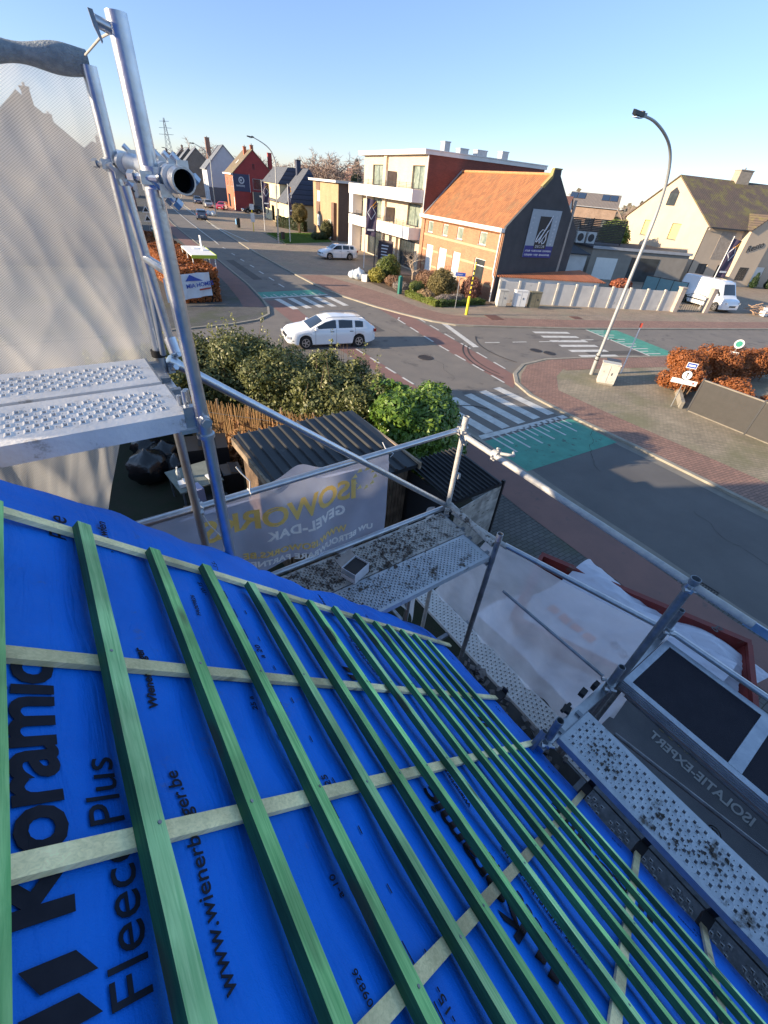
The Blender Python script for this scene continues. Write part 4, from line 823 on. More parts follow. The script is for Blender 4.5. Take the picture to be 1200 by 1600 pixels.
def fC2(a,b_):
    x=2.55-.9*a; y=2.40-.55*a+.0*b_; z=4.66-.10*a-(.55+.3*a)*b_+.05*math.sin(a*11)
    return (x+.35*b_-.05*math.sin(b_*5+a*7),y+.12*b_+.04*math.sin(a*17),z)
cloth('plastic_sheet',fC2,40,20,mat('white_plastic_sheet',(.68,.68,.68),.5,bump=.4,bscale=12),'crumpled white plastic sheet wedged behind the muddy gable plank','plastic sheet')
# grey printed net lying below the long plank and platform
def fD(a,b_):
    y=.25-4.2*a; x=2.90+(1.15)*b_; z=3.15-.15*math.sin(b_*math.pi)+.02*math.sin(a*13+b_*4)
    return (x,y,z)
dn=cloth('printed_banner',fD,60,16,mat('grey_banner_mesh',(.115,.115,.12),.85,col2=(.085,.087,.095),scale=4,bump=.3,bscale=250),'dark grey banner with mirrored lettering below the plywood platform','banner')
def dt(s,size,x,y,m,bold=0,sp=1.1):
    o=text(s,size,'banner_lettering',m,(0,0,0),(1,0,0),(0,1,0),dn,depth=.0003,bold=bold,space=sp)
    for q in o.data.vertices:
        yy=y+q.co.x; xx=x+q.co.y; b_=(xx-2.90)/1.15; q.co=Vector((xx,yy,3.15-.15*math.sin(max(0,min(1,b_))*math.pi)+.02*math.sin((.25-yy)/4.2*13+b_*4)+.006))
GP=plain('grey_print',(.62,.62,.60),.7); GG=plain('dull_gold_print',(.40,.34,.17),.7)
dt('ISOLATIE-EXPERT',.12,3.62,-1.02,GP,.003,1.0); dt('VAKMAN DE',.11,3.76,-.78,GG,.002); dt('INFO@ISOWORKS.BE',.085,3.18,-.72,GG,.0015,1.05); dt('ISOWORKS',.12,3.62,-2.1,GP,.003); dt('ISOLATIE',.09,3.2,-1.9,GG,.001)
o=text('@',.12,'banner_emblem',GG,(0,0,0),(1,0,0),(0,1,0),dn,depth=.0003)
for q in o.data.vertices: q.co=Vector((3.15+q.co.y,-.88+q.co.x,3.15))
# ================================================ BUILDINGS
DX,DY,YB=30.5,26.9,R(10.06)
def W(s_,t_,z=0): return (DX+s_*math.sin(YB)+t_*math.cos(YB),DY+s_*math.cos(YB)-t_*math.sin(YB),z)
def walls(name,root,x0,x1,y0,y1,z0,z1,m,Wh=(),Sh=(),rev=.14,tri=None,parts=True):
    """four walls; openings cut in the west (x0) and south (y0) faces; tri=('S'|'W', ridge pos, ridge z)"""
    mb=MB()
    def face(P,u0,u1,holes,out):
        us=sorted({u0,u1}|{h[0] for h in holes}|{h[1] for h in holes}); zs=sorted({z0,z1}|{h[2] for h in holes}|{h[3] for h in holes})
        for a,b_ in zip(us,us[1:]):
            for c,d in zip(zs,zs[1:]):
                if any(h[0]-1e-6<=a and b_<=h[1]+1e-6 and h[2]-1e-6<=c and d<=h[3]+1e-6 for h in holes): continue
                mb.add([P(a,c,0),P(b_,c,0),P(b_,d,0),P(a,d,0)],[(0,1,2,3) if out else (3,2,1,0)])
        for h in holes:
            q=[(h[0],h[2]),(h[1],h[2]),(h[1],h[3]),(h[0],h[3])]
            for i in range(4):
                a,b_=q[i],q[(i+1)%4]; mb.add([P(*a,0),P(*b_,0),P(*b_,rev),P(*a,rev)],[(3,2,1,0) if out else (0,1,2,3)])
    face(lambda u,z,d:(x0+d,u,z),y0,y1,Wh,False); face(lambda u,z,d:(u,y0+d,z),x0,x1,Sh,True)
    mb.add([(x1,y0,z0),(x1,y1,z0),(x1,y1,z1),(x1,y0,z1)],[(0,1,2,3)]); mb.add([(x0,y1,z0),(x1,y1,z0),(x1,y1,z1),(x0,y1,z1)],[(3,2,1,0)])
    mb.add([(x0,y0,z1-.3),(x1,y0,z1-.3),(x1,y1,z1-.3),(x0,y1,z1-.3)],[(0,1,2,3)])
    if tri:
        k,rp_,rz2=tri
        if k=='S':
            for y in (y0,y1): mb.add([(x0,y,z1),(x1,y,z1),(rp_,y,rz2)],[(0,1,2) if y==y0 else (2,1,0)])
        else:
            for x in (x0,x1): mb.add([(x,y0,z1),(x,y1,z1),(x,rp_,rz2)],[(2,1,0) if x==x0 else (0,1,2)])
    return mb.obj(name,m,root)
def slab(mb,q,th):
    a,b_,c=[Vector(p) for p in q[:3]]; n=(b_-a).cross(c-a).normalized()
    if n.z<0: n=-n
    return mb.prism([Vector(p)-n*th for p in q],n*th)
def window(root,face,p,u0,u1,z0,z1,fm='whitepaint',pm='glass',mull=0,name='window',sill=True,tr=0,proud=0):
    """face W: plane x=p ; face S: plane y=p"""
    P=(lambda a,b_,c0,c1,d0,d1,mb:mb.bb(p+d0,p+d1,a,b_,c0,c1)) if face=='W' else (lambda a,b_,c0,c1,d0,d1,mb:mb.bb(a,b_,p+d0,p+d1,c0,c1))
    d=.08-proud; f=.06; mb=MB(); P(u0+.002,u0+f,z0+.002,z1-.002,d,d+.05,mb); P(u1-f,u1-.002,z0+.002,z1-.002,d,d+.05,mb); P(u0+f,u1-f,z0+.002,z0+f,d,d+.05,mb); P(u0+f,u1-f,z1-f,z1-.002,d,d+.05,mb)
    for k in range(mull): uc=u0+(u1-u0)*(k+1)/(mull+1); P(uc-.035,uc+.035,z0+f,z1-f,d,d+.048,mb)
    if tr: P(u0+f,u1-f,tr-.03,tr+.03,d+.002,d+.046,mb)
    wo=mb.obj(name,M[fm] if isinstance(fm,str) else fm,root); mb=MB(); P(u0+f,u1-f,z0+f,z1-f,d+.02,d+.03,mb); mb.obj('pane',M[pm] if isinstance(pm,str) else pm,wo)
    if sill: mb=MB(); P(u0-.08,u1+.08,z0-.07,z0-.003,-.05,.075,mb); mb.obj('sill',M['sill'],wo)
    return wo
M['sill']=mat('bluestone_sill',(.22,.23,.24),.7,var=.2,scale=4)
M['zinc']=mat('zinc_trim',(.42,.44,.46),.5,.3,col2=(.32,.34,.37),scale=2)
def pipe(root,pts,r=.05,m='zinc',name='downpipe'):
    mb=MB(); mb.path(pts,r,8); return mb.obj(name,M[m],root,smooth=True)
def chimney(root,x,y,z0,z1,sx,sy,m,name='chimney',pot=True):
    mb=MB(); mb.bb(x-sx/2,x+sx/2,y-sy/2,y+sy/2,z0,z1); mb.bb(x-sx/2-.06,x+sx/2+.06,y-sy/2-.06,y+sy/2+.06,z1,z1+.1); o=mb.obj(name,m,root)
    if pot: mb=MB(); mb.tube((x,y,z1+.1),(x,y,z1+.35),.1,10); mb.obj('chimney_pot',M['sill'],o)
    return o
# ---- the orange-roofed brick house (t along x, s along y)
M['br_orange']=brick('orange_brick',(.47,.22,.115),(.36,.165,.09),(.30,.21,.14),.22,.075,.010,var=.35)
M['br_yellow']=brick('yellow_brick_band',(.60,.42,.24),(.52,.36,.2),(.4,.3,.2),.22,.075,.010,var=.3)
b1=thing('brick_house','old orange brick house with orange tiled roof and a dark sign-bearing gable','house',W(0,0),-YB)
uw=[(11.0,12.0),(8.25,9.2),(5.7,6.7),(2.15,3.2)]
lwn=[(10.55,11.9,.25),(8.0,9.4,.25),(5.6,6.85,.25),(1.75,3.3,1.05)]
Hl=[(a,c,3.85,4.75) for a,c in uw]+[(a,c,z,2.85) for a,c,z in lwn]
walls('wall',b1,0,7.5,0,13.25,0,5.2,M['br_orange'],Wh=Hl,tri=('S',3.75,8.75))
for a,c in uw: window(b1,'W',0,a,c,3.85,4.75,'whitepaint','curtain',0)
for i,(a,c,z) in enumerate(lwn):
    if i<3: window(b1,'W',0,a,c,z,2.85,'whitepaint','roller',0,'shuttered_door',False)
    else: window(b1,'W',0,a,c,z,2.85,'whitepaint','glass',0,tr=2.35)
mb=MB()
for z in (3.55,4.9,1.0,2.3):
    cuts=[0]+[v for a,c,*_ in sorted((lwn if z<3 else []),key=lambda q:q[0]) for v in (a,c)]+[13.25]
    for a,c in zip(cuts[::2],cuts[1::2]): mb.bb(-.012,.0,a+.001,c-.001,z,z+.16)
mb.obj('brick_band',M['br_yellow'],b1)
mb=MB(); mb.bb(-.10,.0,12.6,13.2,0,5.0); mb.bb(-.08,.0,.05,.35,0,5.0); mb.obj('pilaster',M['br_orange'],b1)
mb=MB(); th=math.atan2(8.75-5.2,3.75)
slab(mb,[(-.28,.22,5.2-.27),(3.75,.22,8.78),(3.75,13.25,8.78),(-.28,13.25,5.2-.27)],.10); mb.obj('roof',tiles('orange_pantiles',(.43,.18,.07),(.22,.095,.045),1,.23,.34,moss=(.20,.12,.06),mthr=.52),b1)
mb=MB(); slab(mb,[(3.75,.22,8.78),(7.8,.22,4.95),(7.8,13.25,4.95),(3.75,13.25,8.78)],.10); mb.obj('rear_roof',MATS['orange_pantiles'],b1)
mb=MB(); mb.path([(3.75,.3,8.82),(3.75,13.2,8.82)],.11,8); mb.obj('ridge_tiles',mat('ridge_clay',(.55,.24,.10),.8,var=.3,scale=6),b1)
mb=MB(); mb.bb(-.36,-.02,-.02,13.25,4.97,5.22); mb.bb(-.40,-.36,-.04,13.25,5.02,5.25); mb.obj('gutter_box',M['white'],b1)
# dark rendered gable with a raised parapet
dk=mat('dark_render',(.070,.072,.078),.8,col2=(.045,.048,.055),scale=1.2,bump=.15,bscale=20,dirt=(.10,.085,.075),dscale=.9,dthr=.64)
mb=MB(); mb.prism([(.02,-.04,0),(7.5,-.04,0),(7.5,-.04,5.3),(6.9,-.04,5.9),(4.15,-.04,8.75),(4.1,-.04,9.12),(3.45,-.04,9.12),(3.4,-.04,8.7),(.02,-.04,5.35)],(0,.24,0)); mb.obj('gable_wall',dk,b1)
mb=MB(); mb.prism([(3.38,-.055,9.122),(4.16,-.055,9.122),(4.16,-.055,9.2),(3.38,-.055,9.2)],(0,.27,0)); mb.prism([(2.62,-.05,8.06),(2.8,-.05,7.93),(3.44,-.05,8.60),(3.44,-.05,9.12),(3.36,-.05,9.12),(3.32,-.05,8.74)],(0,.30,0)); mb.obj('lichen_coping',mat('lichen_stone',(.40,.31,.09),.9,col2=(.22,.19,.12),scale=9),b1)
pipe(b1,[(-.16,.25,4.97),(-.14,.22,2.0),(-.14,.05,1.85),(-.14,-.02,1.8),(-.14,-.06,0)],.055,'whitepaint')
# gable sign
sg=thing('gable_sign','large sign with black and white panels and a blue strip on the dark gable','sign',W(-.07,2.2,3.38),-YB)
mb=MB(); mb.bb(0,3.0,-.05,0,0,3.25); mb.obj('sign_board',plain('sign_grey',(.30,.36,.42),.5),sg)
mb=MB(); mb.bb(0,3.0,-.056,-.051,0,.83); mb.obj('blue_strip',plain('sign_blue',(.018,.022,.20),.5),sg)
mb=MB(); mb.bb(.92,2.2,-.062,-.057,.62,2.82); mb.obj('black_panel',plain('sign_black',(.012,.012,.016),.5),sg)
SW=plain('sign_white',(.62,.64,.68),.5)
def stx(s_,size,x,z,par,m=SW,y=-.066,**k): return text(s_,size,'sign_lettering',m,(x,y,z),(1,0,0),(0,0,1),par,depth=.001,**k)
stx('DECOR',.26,1.06,.70,sg,space=1.25)
stx('ATELIER · VLOER & RAAM · ZONWERING',.17,.12,.42,sg,y=-.060,squash=.9,bold=.004); stx('GORDIJNEN · TAPIJT · BEHANGPAPIER',.17,.12,.14,sg,y=-.060,squash=.94,bold=.004)
for i in range(4): stx('◆' if False else 'o',.2,.22,2.65-.33*i,sg,y=-.056)
for i,ch in enumerate('SHOWROOM'): stx(ch,.2,2.55,2.72-.26*i,sg,y=-.056)
mb=MB()
def script(pts,r): mb.path([(x,-.075,z) for x,z in pts],r,6,rs=[r*(.35+.65*math.sin(math.pi*(i+.5)/len(pts))) for i in range(len(pts))])
script([(1.62,1.92),(1.42,1.95),(1.20,1.72),(1.02,1.35),(.98,1.12),(1.08,1.10),(1.32,1.36),(1.6,1.75),(1.85,2.15),(2.05,2.55),(2.18,2.92)],.05); script([(2.15,2.88),(1.85,2.25),(1.5,1.55),(1.32,1.12),(1.36,1.02),(1.5,1.15),(1.8,1.55),(2.12,1.95)],.045)
script([(2.14,1.96),(1.98,1.85),(1.92,1.6),(1.98,1.3),(1.86,1.05),(1.68,.98),(1.62,1.1),(1.68,1.25)],.045); mb.obj('script_letters',SW,sg)
# ---- annex with orange lean-to roof + white wall
an=thing('annex_shed','low white annex with a small orange tiled roof against the dark gable','shed',W(0,0),-YB)
mb=MB(); mb.prism([(.35,-.14,0),(9.3,-2.55,0),(9.3,-.14,0)],(0,0,2.0)); mb.obj('wall',M['white'],an)
mb=MB(); mb.prism([(.1,-.25,1.95),(9.7,-2.85,1.95),(9.2,-.10,2.45),(.1,-.10,2.0)],(0,0,.07)); mb.obj('roof',tiles('annex_pantiles',(.50,.17,.07),(.30,.10,.05),0,.23,.3),an)
mb=MB(); slab(mb,[(.2,-.9,2.78),(7.6,-.9,2.80),(7.4,-.12,2.86),(.2,-.12,2.84)],.03); mb.obj('flashing',M['zinc'],an) if False else None
ww=thing('garden_wall','long white panel wall with concrete posts along the side street','wall',(30.75,26.45,0),math.atan2(18.7-26.45,47.1-30.75))
mb=MB(); wp=mat('stained_white_panels',(.62,.60,.56),.85,col2=(.46,.45,.43),scale=.9,bump=.15,bscale=20,dirt=(.30,.29,.27),dscale=1.2,dthr=.6)
mb.bb(0,17.6,-.04,.04,0,1.68); mb.obj('panel',wp,ww)
for i in range(11): mb=MB(); mb.bb(1.75*i-.09,1.75*i+.09,-.10,.06,0,1.78); mb.obj('post',mat('wall_post_concrete',(.55,.52,.46),.85,var=.2,scale=3),ww)
up=thing('concrete_pole','tall grey concrete utility pole behind the dark gable','pole',(36.9,25.8,0)); mb=MB(); mb.tube((0,0,0),(0,0,7.4),.17,12,.11); mb.obj('pole_shaft',mat('pole_concrete',(.33,.31,.28),.9,var=.2,scale=2),up,smooth=True)
mb=MB()
for z in (3.2,4.9,6.6): mb.tube((0,0,z),(0,0,z+.06),.165-.008*z,12)
mb.obj('pole_band',M['galv_dull'],up)
# ---- white apartment block
ap=thing('apartment_block','three storey white and cream apartment block with long balconies','apartment block',W(13.3,0),-YB)
cb_=brick('cream_brick',(.62,.50,.37),(.56,.44,.32),(.55,.47,.36),.22,.075,.008,var=.2)
rb=brick('deep_red_brick',(.25,.065,.045),(.19,.05,.035),(.14,.07,.055),.22,.075,.010,var=.35)
Ha=[(.6,3.1,7.1,8.95),(10.2,13.0,7.1,8.95),(.6,3.4,4.0,5.9),(10.0,12.8,4.0,5.9),(1.0,4.6,.15,2.7),(9.0,13.6,.15,2.7)]
walls('wall',ap,0,14,.0,15.6,0,9.75,cb_,Wh=Ha,rev=.3)
mb=MB(); mb.bb(.02,14,-.12,-.003,0,9.75); mb.obj('side_wall',rb,ap)
for a,c,z,e_ in Ha[:4]: window(ap,'W',.12,a,c,z,e_,'frame_dark','curtain',1,sill=False)
for a,c,z,e_ in Ha[4:]: window(ap,'W',.12,a,c,z,e_,'frame_dark','glass',2,sill=False)
mb=MB(); mb.bb(-.55,14.2,-.2,16.2,9.75,10.05); mb.bb(-.6,14.25,-.25,16.25,10.05,10.12); mb.obj('roof_slab',M['white'],ap)
panel=mat('white_balcony_panel',(.76,.75,.72),.5,var=.06,scale=2)
for nm,z,y0,y1 in (('balcony',6.05,-.3+.45,17.2),('balcony',2.95,.15,17.0)):
    mb=MB(); mb.bb(-1.35,-.003,y0,y1,z,z+.12); mb.bb(-1.35,-1.25,y0,y1,z+.122,z+1.02); mb.bb(-1.25,-.003,y0,y0+.1,z+.122,z+1.02)
    mb.bb(-1.25,-.003,y1-.1,y1,z+.122,z+1.02); bo=mb.obj(nm,panel,ap)
    mb=MB()
    for k in range(int((y1-y0)/.55)): mb.bb(-1.358,-1.351,y0+.3+k*.55,y0+.312+k*.55,z+.05,z+1.0)
    mb.obj('panel_joints',M['sill'],bo)
    mb=MB()
    for k in range(4): mb.tube((-1.2,y0+.1,z+1.12+k*.12),(-1.2,y1-2.4,z+1.12+k*.12),.012,5)
    for k in range(10): mb.tube((-1.2,y0+.1+k*1.6,z+1.02),(-1.2,y0+.1+k*1.6,z+1.55),.022,5)
    mb.obj('balcony_rail',M['frame_dark'],bo)
mb=MB(); mb.bb(-1.35,-.1,15.7,16.9,4.1,6.04); mb.bb(-1.35,-.1,15.75,16.9,.0,2.94); mb.obj('corner_pier',panel,ap)
mb=MB(); mb.bb(-1.1,-.02,6.6,6.9,7.1,8.4); mb.bb(-1.1,-.02,6.4,6.7,4.0,5.3); mb.obj('balcony_screen',mat('taupe_screen',(.20,.175,.16),.7),ap)
mb=MB(); mb.bb(-.25,-.003,8.9,9.6,7.1,9.74); mb.bb(-.25,-.003,8.6,9.3,4.0,6.04); mb.bb(-.3,-.003,5.0,5.7,.1,2.94); mb.bb(-.9,-.6,7.2,7.5,.1,2.94); mb.obj('brick_pier',cb_,ap)
pipe(ap,[(-.1,-.06,9.75),(-.1,-.06,5.6)],.05,'whitepaint')
for x,y,l,h_ in ((2.6,1.8,.6,.8),(5.2,3.0,1.0,.55),(7.2,2.8,1.2,.6),(10.2,2.6,.8,.75)): 
    mb=MB(); mb.bb(x,x+l,y,y+.8,10.12,10.12+h_); mb.bb(x-.05,x+l+.05,y-.05,y+.85,10.12+h_,10.2+h_); mb.obj('roof_vent',M['zinc'],ap)
mb=MB(); mb.bb(3.6,3.65,-.14,-.121,5.3,8.7); mb.obj('wall_chase',M['sill'],ap) if False else None
mb=MB(); slab(mb,[(-.3,-.30,5.0),(3.75,-.30,8.95),(3.75,-.125,8.95),(-.3,-.125,5.0)],.06); mb.obj('lead_flashing',M['zinc'],ap)
# ---- flat brown brick house
tn=thing('flat_roofed_house','flat roofed tan brick house with a white fascia and roller shutters','house',W(38,0),-YB)
tb=brick('tan_brick',(.45,.31,.17),(.38,.26,.14),(.33,.25,.17),.22,.075,.010,var=.3); tb2=brick('brown_brick',(.22,.13,.085),(.17,.1,.07),(.14,.10,.08),.22,.075,.010,var=.3)
Ht=[(8.3,9.9,4.4,5.7),(8.3,9.9,1.2,2.7),(2.4,4.6,.1,2.4)]
walls('wall',tn,0,9,0,11.6,0,6.9,tb,Wh=Ht,Sh=[(2.2,4.2,3.9,5.2),(2.2,4.2,.9,2.4)])
for q in Ht[:2]: window(tn,'W',0,*q,'whitepaint','roller')
window(tn,'W',0,*Ht[2],'whitepaint','curtain',1,sill=False); window(tn,'S',0,2.2,4.2,3.9,5.2,'whitepaint','glass',1); window(tn,'S',0,2.2,4.2,.9,2.4,'whitepaint','curtain',1)
mb=MB(); mb.bb(-.06,-.003,8.2,10.0,2.75,4.3); mb.bb(-.06,-.003,8.2,10.0,5.8,6.88); mb.bb(.003,1.8,-.06,-.003,0,6.88); mb.bb(-.45,-.062,.6,1.7,0,4.6); mb.obj('brick_panel',tb2,tn)
mb=MB(); mb.bb(-.6,9.4,-.5,12.1,6.9,7.12); mb.bb(-.65,9.45,-.55,12.15,7.12,7.17); mb.obj('roof_slab',M['white'],tn)
# ---- cream house with a mansard roof
mn=thing('mansard_house','cream house with grey slate mansard and a low dark catslide roof','house',W(60,-2.7),-YB)
cr2=mat('cream_render',(.66,.55,.34),.85,var=.1,scale=1,bump=.1,bscale=20); sl=tiles('slate_grey',(.13,.14,.16),(.09,.10,.12),1,.3,.3); slb=tiles('slate_blue',(.055,.065,.10),(.035,.045,.075),1,.3,.3)
Hm=[(2.3,3.9,4.1,5.6),(7.0,8.6,4.1,5.6),(5.4,7.8,.1,2.5),(1.6,3.4,.9,2.3),(10.4,11.6,.9,2.4)]
walls('wall',mn,0,7,0.6,13,0,5.9,cr2,Wh=Hm)
window(mn,'W',0,*Hm[0],'whitepaint','curtain',1); window(mn,'W',0,*Hm[1],'whitepaint','roller'); window(mn,'W',.3,*Hm[2],'frame_dark','glass',1,'door',False); window(mn,'W',0,*Hm[3],'whitepaint','glass',0); window(mn,'W',0,*Hm[4],'whitepaint','glass')
mb=MB(); mb.bb(-1.0,-.01,.4,13.2,3.35,3.6); mb.obj('canopy',sl,mn)
mb=MB(); mb.prism([(-.3,.3,5.88),(1.9,1.5,8.3),(5.2,1.5,8.3),(7.3,.3,5.88)],(0,0,-.05)); mb.add([(-.3,.3,5.9),(-.3,13.3,5.9),(1.9,11.8,8.3),(1.9,1.5,8.3)],[(3,2,1,0)]); mb.add([(1.9,1.5,8.3),(1.9,11.8,8.3),(5.2,11.8,8.3),(5.2,1.5,8.3)],[(0,1,2,3)][::-1]); mb.add([(7.3,.3,5.9),(7.3,13.3,5.9),(5.2,11.8,8.3),(5.2,1.5,8.3)],[(0,1,2,3)]); mb.add([(-.3,13.3,5.9),(7.3,13.3,5.9),(5.2,11.8,8.3),(1.9,11.8,8.3)],[(0,1,2,3)]); mb.obj('roof',sl,mn)
mb=MB(); mb.add([(-.3,.3,5.9),(1.9,1.5,8.3),(5.2,1.5,8.3),(7.3,.3,5.9)],[(0,1,2,3)]); mb.obj('hip_slope',slb,mn)
walls('side_wing',mn,-.3,6.4,-6.2,.58,0,3.5,cr2,tri=('S',4.2,3.55),Wh=[(-4.5,-2.6,.9,2.4)]); window(mn,'W',-.3,-4.5,-2.6,.9,2.4,'whitepaint','roller')
mb=MB(); slab(mb,[(-.8,-6.6,3.45),(-.8,.35,3.45),(3.9,.35,8.35),(3.9,-4.4,8.35)],.12); mb.obj('catslide_roof',sl,mn); mb=MB(); slab(mb,[(-.8,-6.6,3.45),(3.9,-4.4,8.35),(7.0,-6.6,3.45)],.1); slab(mb,[(3.9,-4.4,8.35),(3.9,.35,8.35),(7.0,.35,3.45),(7.0,-6.6,3.45)],.1); mb.obj('dark_roof_slope',slb,mn)
chimney(mn,3.2,-.4,6,9.3,.7,.9,slb)
# ---- red house
rdh=thing('red_house','red rendered gable house with a dark square sign and a brown roof','house',W(87,-6.2),-YB)
redr=mat('red_render',(.34,.05,.045),.85,col2=(.26,.04,.04),scale=1,bump=.1); rbr=brick('red_orange_brick',(.50,.16,.08),(.42,.13,.065),(.3,.15,.1),.22,.075,.01)
Hr=[(.9,1.9,4.3,5.9),(2.6,3.6,4.3,5.9),(6.4,7.2,4.3,5.9),(7.8,8.6,4.3,5.9),(1.0,2.2,.1,2.5),(6.2,9.2,.3,2.8)]
walls('wall',rdh,0,9.2,0,11,0,6.7,rbr,Wh=Hr,tri=('S',4.6,10.85))
mb=MB(); mb.prism([(-.03,-.06,0),(9.2,-.06,0),(9.2,-.06,6.7),(4.6,-.06,10.85),(-.03,-.06,6.7)],(0,.055,0)); mb.obj('gable_render',redr,rdh)
for q in Hr[:4]: window(rdh,'W',0,*q,'whitepaint','curtain')
window(rdh,'W',0,*Hr[4],'whitepaint','roller',0,'door',False); window(rdh,'W',0,*Hr[5],'frame_dark','glass',1,sill=False)
mb=MB(); slab(mb,[(-.35,-.2,6.45),(4.6,-.2,10.95),(4.6,11.2,10.95),(-.35,11.2,6.45)],.12); mb.obj('roof',tiles('brown_roof',(.24,.18,.12),(.17,.13,.09),1,.3,.3,moss=(.2,.19,.08)),rdh); mb=MB(); slab(mb,[(4.6,-.2,10.95),(9.5,-.2,6.45),(9.5,11.2,6.45),(4.6,11.2,10.95)],.12); mb.obj('rear_roof',MATS['brown_roof'],rdh)
mb=MB(); mb.bb(-.45,-.04,-.2,11.2,6.35,6.62); mb.obj('gutter_box',M['white'],rdh)
mb=MB(); mb.bb(-.02,3.4,-.14,-.061,3.6,6.6); so=mb.obj('sign_board',plain('navy_board',(.035,.045,.10),.5),rdh)
mb=MB(); mb.bb(-.08,-.021,-.16,-.06,3.5,6.7); mb.bb(3.401,3.46,-.16,-.06,3.5,6.7); mb.obj('sign_frame',M['whitepaint'],so)
mb=MB(); mb.tube((1.7,-.141,5.55),(1.7,-.16,5.55),.62,24,hollow=True); mb.tube((1.7,-.141,5.55),(1.7,-.15,5.55),.60,24,hollow=True); mb.lathe((0,0,0),[(0,0),(0,0)],3) if False else None
for a in range(0,360,20): mb.box((1.7+.5*math.cos(R(a)),-.15,5.55+.5*math.sin(R(a))),(.2,.02,.14),0,Matrix.Rotation(-R(a),4,'Y'))
mb.box((1.62,-.15,5.55),(.3,.02,.34)); mb.obj('round_emblem',SW,so); text('BAKKERIJ',.42,'sign_lettering',SW,(.55,-.146,4.45),(1,0,0),(0,0,1),so,bold=.006)
window(rdh,'S',-.06,4.1,6.3,4.1,6.0,'zinc','curtain',0,sill=False,proud=.1); window(rdh,'S',-.06,4.3,4.8,7.6,8.5,'frame_dark','glass',0,sill=False,proud=.1)
mb=MB(); mb.bb(3.8,9.2,-1.2,-.07,0,3.7); mb.obj('dark_porch',plain('porch_grey',(.07,.075,.085),.6),rdh)
for x,y,h_ in ((3.8,4.2,11.3),(5.0,2.6,11.6)): chimney(rdh,x,y,9.4,h_,.6,.7,rbr)
chimney(rdh,8.4,1.0,6.3,10.6,.8,.8,redr,pot=False)
mb=MB(); slab(mb,[(1.7,4.2,8.42),(2.4,4.2,9.06),(2.4,5.0,9.06),(1.7,5.0,8.42)],.03); mb.obj('roof_window',M['whitepaint'],rdh)
# ---- generic gabled houses
def gable_house(label,loc,yaw,x,y,eave,ridge,wm,rm,name='house',wins=True,rx=None,fr='whitepaint',group=None,base=None,solar=0,chim=True):
    t=thing(name,label,'house',loc,-yaw,group); rx=rx or x/2
    n=max(1,int(y/3.5)); wh=[]
    if wins:
        for k in range(n):
            c=(k+.5)*y/n
            for z in ((.9,2.3),(3.5,4.8)):
                if z[1]<eave: wh.append((c-.6,c+.6,z[0],z[1]))
    walls('wall',t,0,x,0,y,0,eave,wm,Wh=wh,tri=('S',rx,ridge))
    for q in wh: window(t,'W',0,*q,fr,'glass' if rnd.random()<.5 else 'curtain',0)
    sa=(ridge-eave)/rx; sb_=(ridge-eave)/(x-rx); mb=MB(); slab(mb,[(-.35,-.2,eave-.35*sa+.12),(rx,-.2,ridge+.12),(rx,y+.2,ridge+.12),(-.35,y+.2,eave-.35*sa+.12)],.12); mb.obj('roof',rm,t)
    mb=MB(); slab(mb,[(rx,-.2,ridge+.12),(x+.35,-.2,eave-.35*sb_+.12),(x+.35,y+.2,eave-.35*sb_+.12),(rx,y+.2,ridge+.12)],.12); mb.obj('rear_roof',rm,t)
    mb=MB(); mb.bb(-.48,-.30,-.2,y+.2,eave-.35*sa-.05,eave-.35*sa+.08); mb.obj('gutter',M['zinc'],t)
    if chim: chimney(t,rx+.6,y*.7,ridge-1,ridge+.9,.6,.6,M['own_brick'])
    if solar:
        mb=MB(); 
        for k in (0,1,4,5):
            z0=eave+.45*(ridge-eave); x0=.45*rx; z1=eave+.9*(ridge-eave); x1=.9*rx; slab(mb,[(x0,.5+k*1.8,z0+.22),(x1,.5+k*1.8,z1+.22),(x1,2.1+k*1.8,z1+.22),(x0,2.1+k*1.8,z0+.22)],.04)
        mb.obj('solar_panels',plain('solar_panel',(.02,.028,.05),.15,.2,.8),t)
    return t
wr=mat('whitish_render',(.60,.58,.54),.85,var=.1,scale=1); gr_t=tiles('grey_tiles',(.20,.22,.25),(.15,.165,.19),1,.3,.3); dk_t=tiles('dark_tiles',(.085,.085,.09),(.06,.06,.065),1,.3,.3); rd_t=tiles('dull_red_tiles',(.22,.10,.075),(.15,.075,.06),1,.3,.3)
wh=gable_house('pale rendered house with a steep grey roof next to the red gable',W(107,-9.0),YB,9.0,10,7.2,11.7,mat('cool_white_render',(.50,.52,.56),.85,var=.08,scale=1),gr_t,chim=False)
mb=MB(); mb.bb(-.02,9.02,-.05,-.003,0,3.4); mb.obj('dark_plinth',plain('plinth_grey',(.11,.12,.14),.7),wh); chimney(wh,2.0,8.0,8,13.0,1.0,1.2,M['own_brick'])
for i,(s_,lb) in enumerate(((132,'nearest of three dark gabled houses in a row up the street'),(143,'middle of three dark gabled houses in a row up the street'),(154,'farthest of three dark gabled houses in a row up the street'))):
    gable_house(lb,W(s_,-13.0-i*.9),YB,9.5,8.5,6.6,11.2,brick('taupe_brick',(.25,.20,.16),(.2,.16,.13),(.18,.16,.14)),gr_t,chim=i==2,group='row of dark gabled houses')
gable_house('farthest red roofed house visible up the street beside the tall post',W(178,-18),YB,9,10,6,10.5,M['own_brick'],rd_t)
gable_house('brown gabled house behind the beige netting',(-3.4,47.5,0),R(3),11.2,13,5.4,10.2,brick('left_brown_brick',(.28,.18,.13),(.22,.14,.1),(.18,.15,.13)),dk_t)
gable_house('brick house with red roof up the near side of the street',(-1.0,69,0),R(8),10.5,12,5.6,9.6,M['own_brick'],rd_t)
